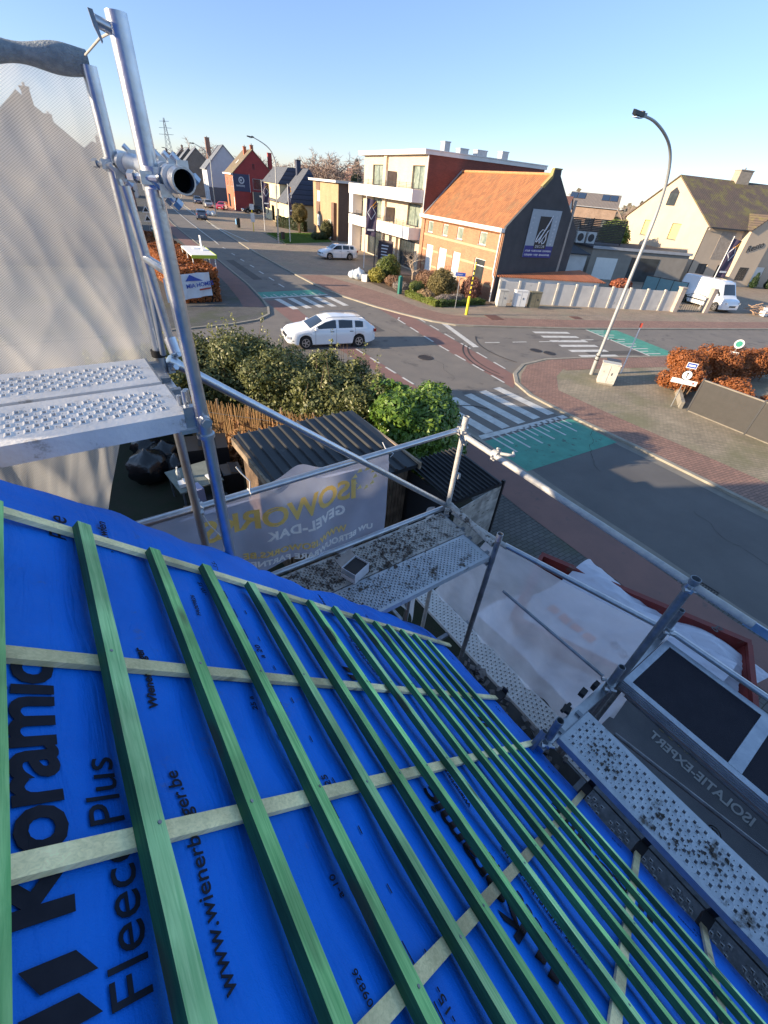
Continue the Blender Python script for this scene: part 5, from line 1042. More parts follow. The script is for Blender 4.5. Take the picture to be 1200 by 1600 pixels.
gable_house('distant brick house with a pinkish roof on the near side',(8.5,103,0),R(10),9,11,5.6,9.0,M['own_brick'],rd_t)
gable_house('far house at the very end on the near side of the street',(15.5,140,0),R(12),9,11,5.6,9.2,wr,dk_t)
gable_house('tall unseen house added left of the view to cast shade',(-17,2.5,0),0,9,8.6,5.5,9.0,M['own_brick'],dk_t)  # out of view; added to throw shade over the road and lower scaffold
# ---- cream corner house with mossy roof
YC=R(24.8); ch=thing('cream_house','big cream rendered house with a mossy brown roof and grey chimney','house',(69.3,28.6,0),-YC)
crm=mat('cream_stucco',(.53,.43,.32),.9,var=.08,scale=.6,bump=.1,bscale=10); mossr=tiles('mossy_tiles',(.15,.105,.08),(.095,.075,.06),0,.3,.33,moss=(.19,.17,.045),mthr=.5)
Hc=[(4.65,6.35,4.35,6.15),(10.9,12.1,4.35,6.15)]
def Wc(x0,x1,y0,y1,z0,z1): return None
walls('wall',ch,0,24,0,16.5,0,6.5,crm,Wh=Hc,Sh=[(1.0,2.4,.9,2.3),(4.0,5.4,.9,2.3),(6.9,8.0,.9,2.3),(10.2,11.6,0,2.4)],tri=('W',8.25,11.2))
YL=mat('yellow_blind',(.62,.56,.20),.6,var=.05)
for q in Hc: window(ch,'W',0,*q,'frame_dark',YL,0)
for q in ((1.0,2.4),(4.0,5.4),(6.9,8.0)): window(ch,'S',0,*q,.9,2.3,'frame_dark','glass',1)
window(ch,'S',0,10.2,11.6,0,2.4,'whitepaint','roller',0,'door',False)
mb=MB(); mb.prism([(-.05,7.35,8.0),(-.05,9.05,8.0),(-.05,9.05,9.45),(-.05,8.2,10.0),(-.05,7.35,9.45)],(.04,0,0)); wo=mb.obj('attic_window',M['frame_dark'],ch); mb=MB(); mb.bb(-.07,-.052,7.5,8.9,8.1,9.3); mb.obj('pane',M['glass'],wo)
mb=MB(); slab(mb,[(-.2,-.45,6.25),(24.3,-.45,6.25),(24.3,8.25,11.3),(-.2,8.25,11.3)],.14); mb.obj('roof',mossr,ch); mb=MB(); slab(mb,[(-.2,8.25,11.3),(24.3,8.25,11.3),(24.3,16.9,6.25),(-.2,16.9,6.25)],.14); mb.obj('rear_roof',mossr,ch)
mb=MB(); mb.bb(-.1,5.6,-.58,-.42,6.1,6.25); mb.obj('gutter',M['frame_dark'],ch)
pipe(ch,[(-.05,.05,6.2),(-.05,.05,0)],.05,'frame_dark'); pipe(ch,[(.0,-.3,6.2),(.12,-.08,5.9)],.04,'whitepaint')
chimney(ch,9.2,8.25,9.6,12.4,2.0,1.1,mat('chimney_render',(.36,.31,.25),.9,var=.2,scale=2))
# cross wing with small gable
mb=MB(); mb.prism([(5.6,-.9,0),(9.2,-.9,0),(9.2,-.9,6.3),(7.4,-.9,7.8),(5.6,-.9,6.3)],(0,3.0,0)); mb.obj('cross_wing',crm,ch)
mb=MB(); slab(mb,[(5.35,-1.1,6.25),(7.4,-1.1,7.95),(7.4,3,7.95),(5.35,3,6.25)],.1); slab(mb,[(7.4,-1.1,7.95),(9.45,-1.1,6.25),(9.45,3,6.25),(7.4,3,7.95)],.1); mb.obj('cross_roof',mossr,ch)
window(ch,'S',-.9,6.6,8.0,.8,2.3,'frame_dark','glass',0,sill=False,proud=.1)
mb=MB(); mb.bb(2.3,4.4,-.03,-.003,2.9,5.9); mb.obj('render_panel',mat('panel_taupe',(.36,.31,.26),.9),ch)
text('Resto',1.0,'wall_lettering',M['frame_dark'],(6.2,-.94,3.9),(1,0,.35),(-.35,0,1),ch,depth=.02,shear=.3)
for x in (9.9,12.4):
    P_=[(x+ (rnd.gauss(0,.3)),-1.1+rnd.gauss(0,.3),.3) for _ in range(1)]
for k,x in enumerate((9.6,12.0)):
    foliage('cone_shrub',[(0,0,.5,.5,.5,.5),(0,0,1.0,.38,.38,.5),(0,0,1.5,.2,.2,.4)],2200,.09,leafmat('conifer_leaf',(.035,.07,.02),(.02,.045,.015)))
    o=bpy.context.scene.collection.objects[-1]; o.name='cone_shrub'; o.location=(69.3+x*math.cos(YC)+-1.3*math.sin(YC),28.6-x*math.sin(YC)-1.3*math.cos(YC),0.06); tag(o,('clipped dark cone shrub nearer the van by the cream house','clipped dark cone shrub right of the door of the cream house')[k],'shrub','cone shrubs at the cream house')
# ---- garages between
ga=thing('garage','white garage with a dark flat roof and a black door gap behind the annex','garage',(46.5,36.0,0),-R(28))
gw=mat('garage_white',(.62,.62,.60),.85,var=.15,scale=1); mb=MB(); mb.bb(0,6.5,0,6,0,2.6); mb.obj('wall',gw,ga); mb=MB(); mb.prism([(-.2,-.3,2.602),(6.7,-.3,2.602),(6.7,6.2,3.35),(-.2,6.2,3.35)],(0,0,.12)); mb.obj('roof',plain('bitumen',(.05,.052,.06),.8),ga); mb=MB(); mb.bb(.8,1.9,-.03,-.003,.1,2.3); mb.obj('door',M['black'],ga)
gb=thing('garage','long grey flat roofed garage with a white door and a dark opening','garage',(54.0,33.6,0),-R(27))
mb=MB(); mb.bb(0,13,0,9,0,3.2); mb.obj('wall',mat('garage_grey',(.30,.27,.23),.9,var=.15,scale=1),gb); mb=MB(); mb.bb(-.15,13.15,-.15,9.1,3.2,3.42); mb.obj('roof',MATS['bitumen'],gb); mb=MB(); mb.bb(.8,3.6,-.04,-.003,.1,2.35); mb.obj('garage_door',M['roller'],gb); mb=MB(); mb.bb(5.4,9.2,-.03,-.003,.1,2.6); mb.obj('opening',M['glass'],gb); mb=MB(); mb.bb(-.16,13.16,-.22,-.151,3.22,3.5); mb.obj('fascia',M['zinc'],gb)
sf_=thing('timber_screen','dark slatted timber screen with air conditioners below it','screen',(52.5,38.3,0),-R(27)); mb=MB()
for k in range(14): mb.bb(0,9,-.03,.03,3.6+k*.17,3.73+k*.17)
for x in (0,4.5,9): mb.bb(x-.06,x+.06,.03,.12,0,6)
mb.obj('slats',mat('dark_timber',(.075,.06,.05),.85,var=.3,scale=4),sf_)
for k,x in enumerate((.8,2.2,3.6)):
    a=thing('air_conditioner',('left','middle','right')[k]+' of three white air conditioner units under the timber screen','air conditioner',(52.5+x*math.cos(R(27)),38.3-x*math.sin(R(27))-.5,3.42),-R(27),'air conditioners on the garage roof')
    mb=MB(); mb.bb(0,1.1,-.4,0,.05,1.2); mb.obj('casing',plain('ac_white',(.55,.55,.53),.5),a); mb=MB(); mb.tube((.5,-.41,.62),(.5,-.42,.62),.4,18); mb.obj('fan_grille',M['frame_dark'],a)
gf=thing('glass_fence','low turquoise glass fence behind the white wall','fence',(52.3,25.4,0),math.atan2(-3.6,.3)); mb=MB(); mb.bb(0,4.2,-.01,.01,.1,1.75); mb.obj('glass_panel',plain('turquoise_glass',(.20,.34,.36),.15,0,0,.7),gf); mb=MB(); [mb.bb(x-.03,x+.03,-.03,.03,0,1.85) for x in (0,1.4,2.8,4.2)]; mb.bb(0,4.2,-.03,.03,1.77,1.83); mb.obj('fence_frame',M['frame_dark'],gf)
# far houses seen through the gaps
gable_house('distant grey roofed house with solar panels between gable and cream house',(112,67,0),R(-32),12,11,7.0,9.4,brick('far_tan',(.36,.25,.18),(.3,.2,.15),(.25,.2,.16)),tiles('far_grey',(.24,.20,.17),(.19,.165,.15),1,.3,.3),solar=1,chim=False)
gable_house('distant white house with a brown roof beside the dark gable',(92,66,0),R(-30),10,12,6.2,8.2,wr,rd_t)
gable_house('low pale house behind the brick annex roof',(75,51,0),R(-30),8,9,3.8,5.0,wr,dk_t,chim=False)
for i,(x,y,lb) in enumerate(((128,210,'small pointed brown house among the bare trees'),(150,205,'far brown roofed house between the bare trees'),(110,230,'far grey gabled house left of the flats'),(172,190,'far pink roofed house near the flats'),(90,190,'far dark roofed house behind the mansard house'))):
    gable_house(lb,(x,y,0),R(20*i),9,11,6,10.5+(i==0)*1.5,M['own_brick'],(rd_t,dk_t,gr_t,rd_t,dk_t)[i],wins=False)
# ================================================ VEGETATION
LV=leafmat('hedge_leaf',(.22,.22,.07),(.045,.07,.02),.5,.25); LB=leafmat('laurel_leaf',(.22,.32,.05),(.05,.13,.02),.3,.25)
BEE=leafmat('beech_leaf',(.46,.16,.045),(.22,.075,.025),.6,.3); TWG=mat('twig_bark',(.20,.13,.08),.9,col2=(.12,.08,.05),scale=6)
def plant(name,label,cat,loc,blobs,n,size,m,group=None,stems=0,h=1.5,shell=.5,asp=1.8,spikes=0,part='foliage'):
    t=thing(name,label,cat,loc,0,group); foliage(part,blobs,n,size,m,t,shell,asp)
    g=random.Random(int(abs(loc[0]*100+loc[1]*7))); mb=MB()
    for _ in range(max(stems,3)):
        b_=g.choice(blobs); p=(b_[0]+g.uniform(-.6,.6)*b_[3],b_[1]+g.uniform(-.6,.6)*b_[4]); q=(b_[0]*.7+p[0]*.3,b_[1]*.7+p[1]*.3,0)
        mb.path([q,((p[0]+q[0])/2+g.uniform(-.1,.1),(p[1]+q[1])/2,b_[2]*.6),(p[0],p[1],b_[2]+b_[5]*.7)],.02,5,rs=[.03,.02,.008])
    for _ in range(spikes):
        b_=g.choice(blobs); p=(b_[0]+g.uniform(-.8,.8)*b_[3],b_[1]+g.uniform(-.8,.8)*b_[4]); z=b_[2]+b_[5]*.6; mb.path([(p[0],p[1],z),(p[0]+g.uniform(-.15,.15),p[1]+g.uniform(-.15,.15),z+g.uniform(.5,1.0))],.008,4,rs=[.01,.004])
    mb.obj('stems',TWG,t); return t
def spikeleaves(t,blobs,n,m,seed,hh_=.8):
    g=random.Random(seed); P=[]
    for _ in range(n):
        b_=g.choice(blobs); x=b_[0]+g.uniform(-.8,.8)*b_[3]; y=b_[1]+g.uniform(-.8,.8)*b_[4]; z=b_[2]+b_[5]*.7; L_=g.uniform(.4,1)*hh_; dx,dy=g.uniform(-.15,.15),g.uniform(-.15,.15)
        for k in range(26): f=g.random(); P.append((x+dx*f+g.gauss(0,.035),y+dy*f+g.gauss(0,.035),z+L_*f))
    V,F=leaf_quads(np.array(P),.055,1.6,.5); npmesh('shoots',V,F,m,t)
hs=[((2.0,15.3),1.6,'leftmost evergreen of the hedge, beside the scaffold post',2.55),((3.9,14.9),1.65,'second evergreen of the hedge with tall yellow shoots',2.75),((5.4,13.5),1.6,'third evergreen of the hedge above the reed fence',2.8),((6.4,11.9),1.45,'fourth evergreen of the hedge behind the shed corner',2.75),((7.0,10.6),1.15,'last dark evergreen of the hedge next to the bright laurel',2.6)]
SH=leafmat('shoot_leaf',(.34,.33,.14),(.17,.19,.06),.5,.3)
for k,((x,y),r,lb,h_) in enumerate(hs):
    g=random.Random(k+50); bl=[(0,0,h_*.48,r*1.05,r*1.05,h_*.48)]+[(g.uniform(-.95,.95)*r,g.uniform(-.95,.95)*r,h_*g.uniform(.3,.86),r*g.uniform(.22,.5),r*g.uniform(.22,.5),h_*g.uniform(.1,.22)) for _ in range(26)]
    t=plant('evergreen_hedge',lb,'hedge',(x,y,0.05),bl,30000,.07,LV,'evergreen bushes of the backyard hedge',stems=6,shell=.45,spikes=8); spikeleaves(t,bl,34 if k<3 else 12,SH,k,.75)
g=random.Random(5); bl=[(0,0,1.35,1.25,1.2,1.3)]+[(g.uniform(-1,1)*.95,g.uniform(-1,1)*.95,g.uniform(.7,2.25),.62,.62,.5) for _ in range(16)]
plant('laurel_bush','big bright green laurel between the shed and the zebra crossing','bush',(7.75,8.55,0.05),bl,34000,.08,LB,stems=8,shell=.5,asp=2.0)
g=random.Random(6); plant('laurel_bush','smaller yellow-green laurel between the big laurel and the dark hedge','bush',(7.5,10.1,0.05),[(0,0,1.3,.8,.8,1.2)]+[(g.uniform(-.6,.6),g.uniform(-.6,.6),g.uniform(1.2,2.2),.45,.45,.4) for _ in range(7)],11000,.095,LB,stems=5)
# dry ferns / brush before the reed fence
P=[];Q=[]
for _ in range(9000): 
    f=npr.uniform(0,1); P.append((3.4+3.2*f+npr.normal()*.35,11.9-2.4*f+npr.normal()*.3,abs(npr.normal())*.45))
V,F=leaf_quads(np.array(P),.07,3.5,.1); tag(npmesh('dry_brush',V,F,leafmat('dry_fern',(.42,.22,.09),(.20,.10,.045),.8,.2)),'dry orange-brown brushwood along the reed fence','brushwood',kind='stuff')
rf=thing('reed_fence','sunlit tan reed fence below the evergreen hedge','fence',(2.4,13.3,.06),math.atan2(-3.4,3.6)); mb=MB(); g=random.Random(3)
for k in range(260): x=k*.0193; hh_=1.5+g.uniform(-.1,.12); mb.tube((x,g.uniform(-.02,.02),0),(x+g.uniform(-.03,.03),g.uniform(-.02,.02),hh_),.009,4,.006)
mb.obj('reeds',mat('dry_reed',(.52,.33,.15),.8,col2=(.36,.22,.10),scale=14,island=.7),rf); mb=MB(); [mb.tube((k*1.0,.04,0),(k*1.0,.04,1.65),.035,8) for k in range(6)]; mb.obj('fence_posts',mat('grey_wood_post',(.26,.19,.12),.85,var=.3,scale=5),rf); mb=MB(); mb.tube((0,-.02,.5),(5,-.02,.5),.006,4); mb.tube((0,-.02,1.2),(5,-.02,1.2),.006,4); mb.obj('wires',M['galv_dull'],rf)
# rust-coloured beech hedges
def hedge_box(name,label,loc,rz,L_,Wd,Ht_,n,size,m,group=None,inner=(.05,.03,.02)):
    t=thing(name,label,'hedge',loc,rz,group); k=n; f=npr.uniform(0,1,k); P=np.empty((k,3)); Nn=np.zeros((k,3))
    a=Ht_*L_*2; b_=Wd*L_; c=Ht_*Wd*2; tot=a+b_+c
    for i in range(k):
        r=npr.uniform(0,tot); x,y,z=npr.uniform(0,L_),npr.uniform(-Wd/2,Wd/2),npr.uniform(0,Ht_); dpt=abs(npr.normal())*.09
        if r<a: sg_=npr.choice((-1,1)); y=sg_*(Wd/2-dpt); Nn[i]=(0,sg_,0)
        elif r<a+b_: z=Ht_-dpt; Nn[i]=(0,0,1)
        else: e_=npr.choice((0,1)); x=dpt if e_==0 else L_-dpt; Nn[i]=(-1 if e_==0 else 1,0,0)
        bul=.07*math.sin(x*2.3)*math.sin(y*3+1)*1.0; P[i]=(x,y,max(.03,z+(bul+.05*math.sin(x*5) if z>Ht_*.8 else 0)))
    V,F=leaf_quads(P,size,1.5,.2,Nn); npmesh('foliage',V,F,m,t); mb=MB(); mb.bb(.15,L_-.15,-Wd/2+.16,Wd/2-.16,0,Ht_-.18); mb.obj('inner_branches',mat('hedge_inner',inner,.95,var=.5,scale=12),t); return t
hedge_box('beech_hedge','long clipped rust brown beech hedge beside the bus shelter',(8.1,31.9,.06),R(87),20,2.6,1.95,26000,.13,BEE)
BEEL=lambda s_,n:[(random.Random(s_+k).uniform(-1,1)*n[0],random.Random(s_+k+90).uniform(-1,1)*n[1],random.Random(s_+k+180).uniform(.3,1)*n[2],.55,.55,.45) for k in range(n[3])]
for k,(x,y,n_,lb) in enumerate(((24.3,8.1,(.6,.6,1.6,9),'rounded rust brown beech bush right behind the direction sign'),(25.6,8.4,(.8,.6,1.7,9),'rust brown beech bush second from the direction sign'),(28.3,8.0,(1.1,.7,1.7,11),'rust brown beech bush with a green roundel above it'),(31.2,7.2,(1.2,.7,1.6,10),'farthest rust brown beech bush at the picture edge'),(24.6,5.9,(.8,.6,1.3,8),'low rust brown beech bush behind the dark fence'),(24.9,4.0,(.9,.6,1.3,8),'rust brown beech bush behind the second dark fence panel'),(28.0,4.4,(1.2,.7,1.2,8),'rust brown beech bush beyond the shaded gap'))):
    plant('beech_bush',lb,'bush',(x,y,.06),[(0,0,.9*n_[2]/1.6,n_[0],n_[1],.8)]+BEEL(k*7,n_),14000,.07,BEE,'beech bushes on the corner',stems=9,shell=.4,asp=1.5)
lw_=MB(); lw_.prism([(22.3,7.0,.06),(22.42,6.9,.06),(26.6,9.25,.06),(26.5,9.4,.06)],(0,0,.32)); tag(lw_.obj('low_wall',M['kerb']),'low concrete edging wall under the beech bushes','low wall')
# dark slat fence panels
fp=thing('fence_panel','dark ribbed fence panel nearest the direction sign','fence',(22.45,6.65,.06),math.atan2(-2.45,-.2),'dark ribbed fence panels')
fd=mat('anthracite_slats',(.07,.066,.062),.6,var=.15,scale=5); mb=MB()
for k in range(60): mb.bb(.04+k*.04,.04+k*.04+.026,-.02,.02,.04,1.42)
mb.obj('slats',fd,fp); mb=MB(); mb.bb(.03,2.44,-.03,.03,1.42,1.47); mb.bb(.03,2.44,.021,.03,.7,.74); mb.bb(.03,2.44,-.03,.03,0,.04); mb.obj('rails',mat('fence_rail',(.2,.18,.15),.5,.3),fp)
mb=MB(); mb.bb(-.04,.03,-.04,.04,0,1.52); mb.obj('post',M['frame_dark'],fp)
for k,lb in ((1,'second dark ribbed fence panel from the direction sign'),(2,'third dark ribbed fence panel at the picture edge')):
    c=copy_tree(fp); c.location=(22.45-.2*k,6.65-2.47*k,.06); c['label']=lb
# ---- garden in front of the brick house
sheet('garden_bed',[(24.5,39.5),(24.0,34),(23.9,29.5),(24.0,26.5),(29.8,25.9),(30.4,27.2),(31.6,34),(32,38),(27,41)],.075,mat('bark_mulch',(.14,.095,.06),.95,col2=(.08,.06,.04),scale=3,bump=.6,bscale=30),'brown mulch of the planted front garden',cat='soil')
gy=leafmat('golden_leaf',(.42,.36,.06),(.22,.22,.04)); gg_=leafmat('shrub_leaf',(.20,.23,.05),(.07,.10,.02),.4); gb_=leafmat('brown_shrub',(.33,.20,.12),(.19,.11,.07),.8); gl=leafmat('lavender_leaf',(.34,.28,.26),(.2,.18,.14),.8); go_=leafmat('olive_twigs',(.24,.19,.07),(.13,.11,.04),.7); gp_=leafmat('purple_beech',(.26,.12,.08),(.15,.07,.055),.7)
hedge_box('box_hedge','low clipped yellow-green box hedge edging the corner garden along the street',(24.1,30.3,.07),math.atan2(-3.8,.05),3.8,.5,.42,5200,.06,leafmat('box_leaf',(.26,.29,.05),(.12,.17,.03)),'low box hedges')
hedge_box('box_hedge','low clipped dark box hedge edging the corner garden by the yellow post',(24.3,26.5,.07),math.atan2(-.35,4.6),4.6,.5,.42,5200,.06,leafmat('box_leaf_dark',(.10,.15,.03),(.05,.09,.02)),'low box hedges')
for nm,lb,loc,bl,n,sz,m_ in (
 ('shrub','big round glossy green shrub near the white flats',(27.0,37.2),[(0,0,.9,1.25,1.25,.95),(.5,.3,1.5,.6,.6,.5),(-.4,-.4,1.4,.6,.6,.5)],9000,.11,gg_),
 ('shrub','golden yellow-green shrub by the white rubbish bags',(25.0,36.2),[(0,0,.5,.85,.9,.6),(.3,.3,.8,.4,.4,.35)],5500,.09,gy),
 ('shrub','reddish brown low shrub right of the golden one',(25.6,34.3),[(0,0,.35,.8,.9,.45)],3500,.09,gb_),
 ('shrub','olive twiggy broom bush, the largest in the corner garden',(27.3,29.7),[(0,0,.9,1.35,1.3,1.0),(.3,.5,1.3,.8,.8,.7),(-.5,-.5,1.2,.7,.7,.6)],14000,.085,go_),
 ('shrub','purple brown shrub against the brick wall corner',(29.2,28.1),[(0,0,.8,.9,.9,.9)],6000,.09,gp_),
 ('shrub','pale grey lavender clump before the broom bush',(26.0,27.6),[(0,0,.25,1.2,.6,.35),(1.2,0,.25,.8,.5,.35)],5000,.06,gl),
 ('shrub','grey lavender clump behind the green post',(25.0,32.4),[(0,0,.3,.7,.9,.4)],3800,.06,gl),
 ('shrub','dark green clump between lavender and broom',(25.9,31.3),[(0,0,.4,.8,.7,.5)],3500,.08,gg_),
 ('shrub','tan dry grass tussock in the corner garden',(25.0,29.0),[(0,0,.3,.7,.9,.4)],3800,.08,leafmat('dry_grass',(.40,.28,.15),(.28,.19,.1),.8)),
 ('shrub','brown bare bush under the ground floor shutters',(29.0,33.5),[(0,0,.6,1.2,1.3,.7)],5500,.08,gb_)):
    plant(nm,lb,'shrub',(loc[0],loc[1],.07),bl,n,sz,m_,'shrubs of the corner garden',stems=7,shell=.35)
def bare(label,x,y,h,seed,m=None,group=None,z=.05,lv=4,spread=.4,tr=.018,name='bare_tree',cat='tree'):
    tk,mb=bare_tree_mesh(h,seed,spread,lv,tr=tr); t=thing(name,label,cat,(x,y,z),0,group); tk.obj('trunk',m or TWG,t); mb.obj('branches',m or TWG,t); return t
pale=mat('pale_bark',(.48,.38,.28),.85,var=.2,scale=5)
bare('small pale bare tree in front of the flats beside the brick house',28.5,35.3,3.6,3,pale,lv=4,tr=.02)
bare('small brown bare tree against the orange brick wall',29.9,32.6,3.2,8,lv=4,tr=.016)
# clipped round tree and hedges on the lawn
t=plant('round_tree','clipped globe tree on the front lawn of the mansard house','tree',(*W(46.7,-3.3)[:2],.07),[(0,0,2.6,1.35,1.35,1.25)],9000,.10,leafmat('olive_globe',(.26,.22,.08),(.14,.12,.045),.7),shell=.7,part='crown'); mb=MB(); mb.path([(0,0,0),(.03,0,.8),(0,0,1.6)],.1,8,rs=[.16,.11,.09]); mb.obj('trunk',TWG,t)
hedge_box('box_hedge','dark clipped hedge behind the front lawn of the mansard house',(*W(55.5,-4.6)[:2],.07),-YB+R(-68),7.5,.9,1.5,6000,.12,leafmat('yew',(.035,.06,.015),(.02,.04,.01)),'low box hedges')
plant('shrub','dark clipped column shrub by the tan flat roofed house','shrub',(*W(39.6,-1.2)[:2],.07),[(0,0,1.2,.9,.9,1.2)],4000,.11,leafmat('olive_hedge',(.13,.13,.04),(.07,.08,.02))); plant('shrub','pair of low ball shrubs on the lawn corner','shrub',(*W(38.4,-3.2)[:2],.07),[(0,0,.5,.8,.7,.5),(1.2,.3,.5,.7,.7,.5)],3500,.1,leafmat('ball_leaf',(.07,.10,.03),(.04,.06,.02)))
# bare trees on the skyline: azimuth, distance, height
HB=mat('hazy_bark',(.34,.26,.21),.9,col2=(.27,.20,.17),scale=.3)
sky_t=[(24.3,150,15.5,'rounded bare tree just right of the second street lamp'),(27.3,165,15,'bare tree left of the pair above the mansard roof'),(28.4,170,17,'tall bare tree with upright twigs above the mansard roof'),(29.6,172,21,'tallest pale bare tree above the mansard roof'),(31.5,185,13,'low bare tree between the mansard house and the flats'),(33.0,190,15.5,'bare tree just left of the white flats'),(16.5,190,17,'bare tree behind the pale house up the street'),(19.5,170,16,'bare tree behind the red gabled house'),(54.6,215,14.5,'russet bare tree just right of the dark gable'),(55.8,220,13,'second russet bare tree behind the distant white house'),(57.4,225,12,'low bare tree behind the solar roof'),(60.0,200,12.5,'bare tree left of the cream house gable'),(13.0,230,16,'bare tree seen beyond the row of dark gables'),(34.2,200,13,'thin bare tree touching the left edge of the flats')]
protos=[]
for k in range(4):
    tk,mb=bare_tree_mesh(10,20+k,.42,6,.5,.02,.68); protos.append((tk.obj('trunk',HB,None),mb.obj('branches',HB,None)))
used_=[0]*4
for k,(az,d,h_,lb) in enumerate(sky_t):
    t=thing('bare_tree',lb,'tree',(d*math.sin(R(az)),d*math.cos(R(az)),0),rnd.uniform(0,6),'bare trees on the skyline'); s_=h_/10; t.scale=(s_*1.15,s_*1.15,s_)
    i=k%4
    for p_ in protos[i]:
        o=p_ if not used_[i] else p_.copy()
        if used_[i]: C.objects.link(o)
        o.parent=t
    used_[i]=1
plant('conifer','small dark spruce on the skyline left of the flats','tree',(178*math.sin(R(31.9)),178*math.cos(R(31.9)),0),[(0,0,3,2.6,2.6,3),(0,0,7,1.9,1.9,3),(0,0,10.5,1,1,2.6)],5000,.5,leafmat('spruce',(.05,.08,.03),(.03,.05,.02)),part='crown')
plant('bush','tall yellow-green bush between the timber screen and the cream house','bush',(66,38.5,0),[(0,0,3.4,2.0,2.0,2.6),(1.0,1.5,4.2,1.4,1.4,1.6)],9000,.22,leafmat('ivy_bright',(.30,.36,.07),(.14,.2,.04)))
plant('bush','red twiggy bush above the white wall','bush',(42.5,22.6,.05),[(0,0,1.7,1.3,.8,.45)],2600,.14,leafmat('red_twigs',(.50,.16,.07),(.3,.1,.05)))
P=[]
for _ in range(26000):
    az=R(npr.uniform(-6,75)); d=npr.uniform(240,420); x,y=d*math.sin(az),d*math.cos(az); P.append((x,y,abs(npr.normal())*2.6+1.0+1.5*math.sin(az*60)))
V,F=leaf_quads(np.array(P),2.4,1.3,.2); tag(npmesh('distant_wood',V,F,leafmat('far_wood',(.20,.17,.13),(.12,.11,.08),.9,.1)),'low strip of distant woods and gardens along the horizon','wood',kind='stuff')
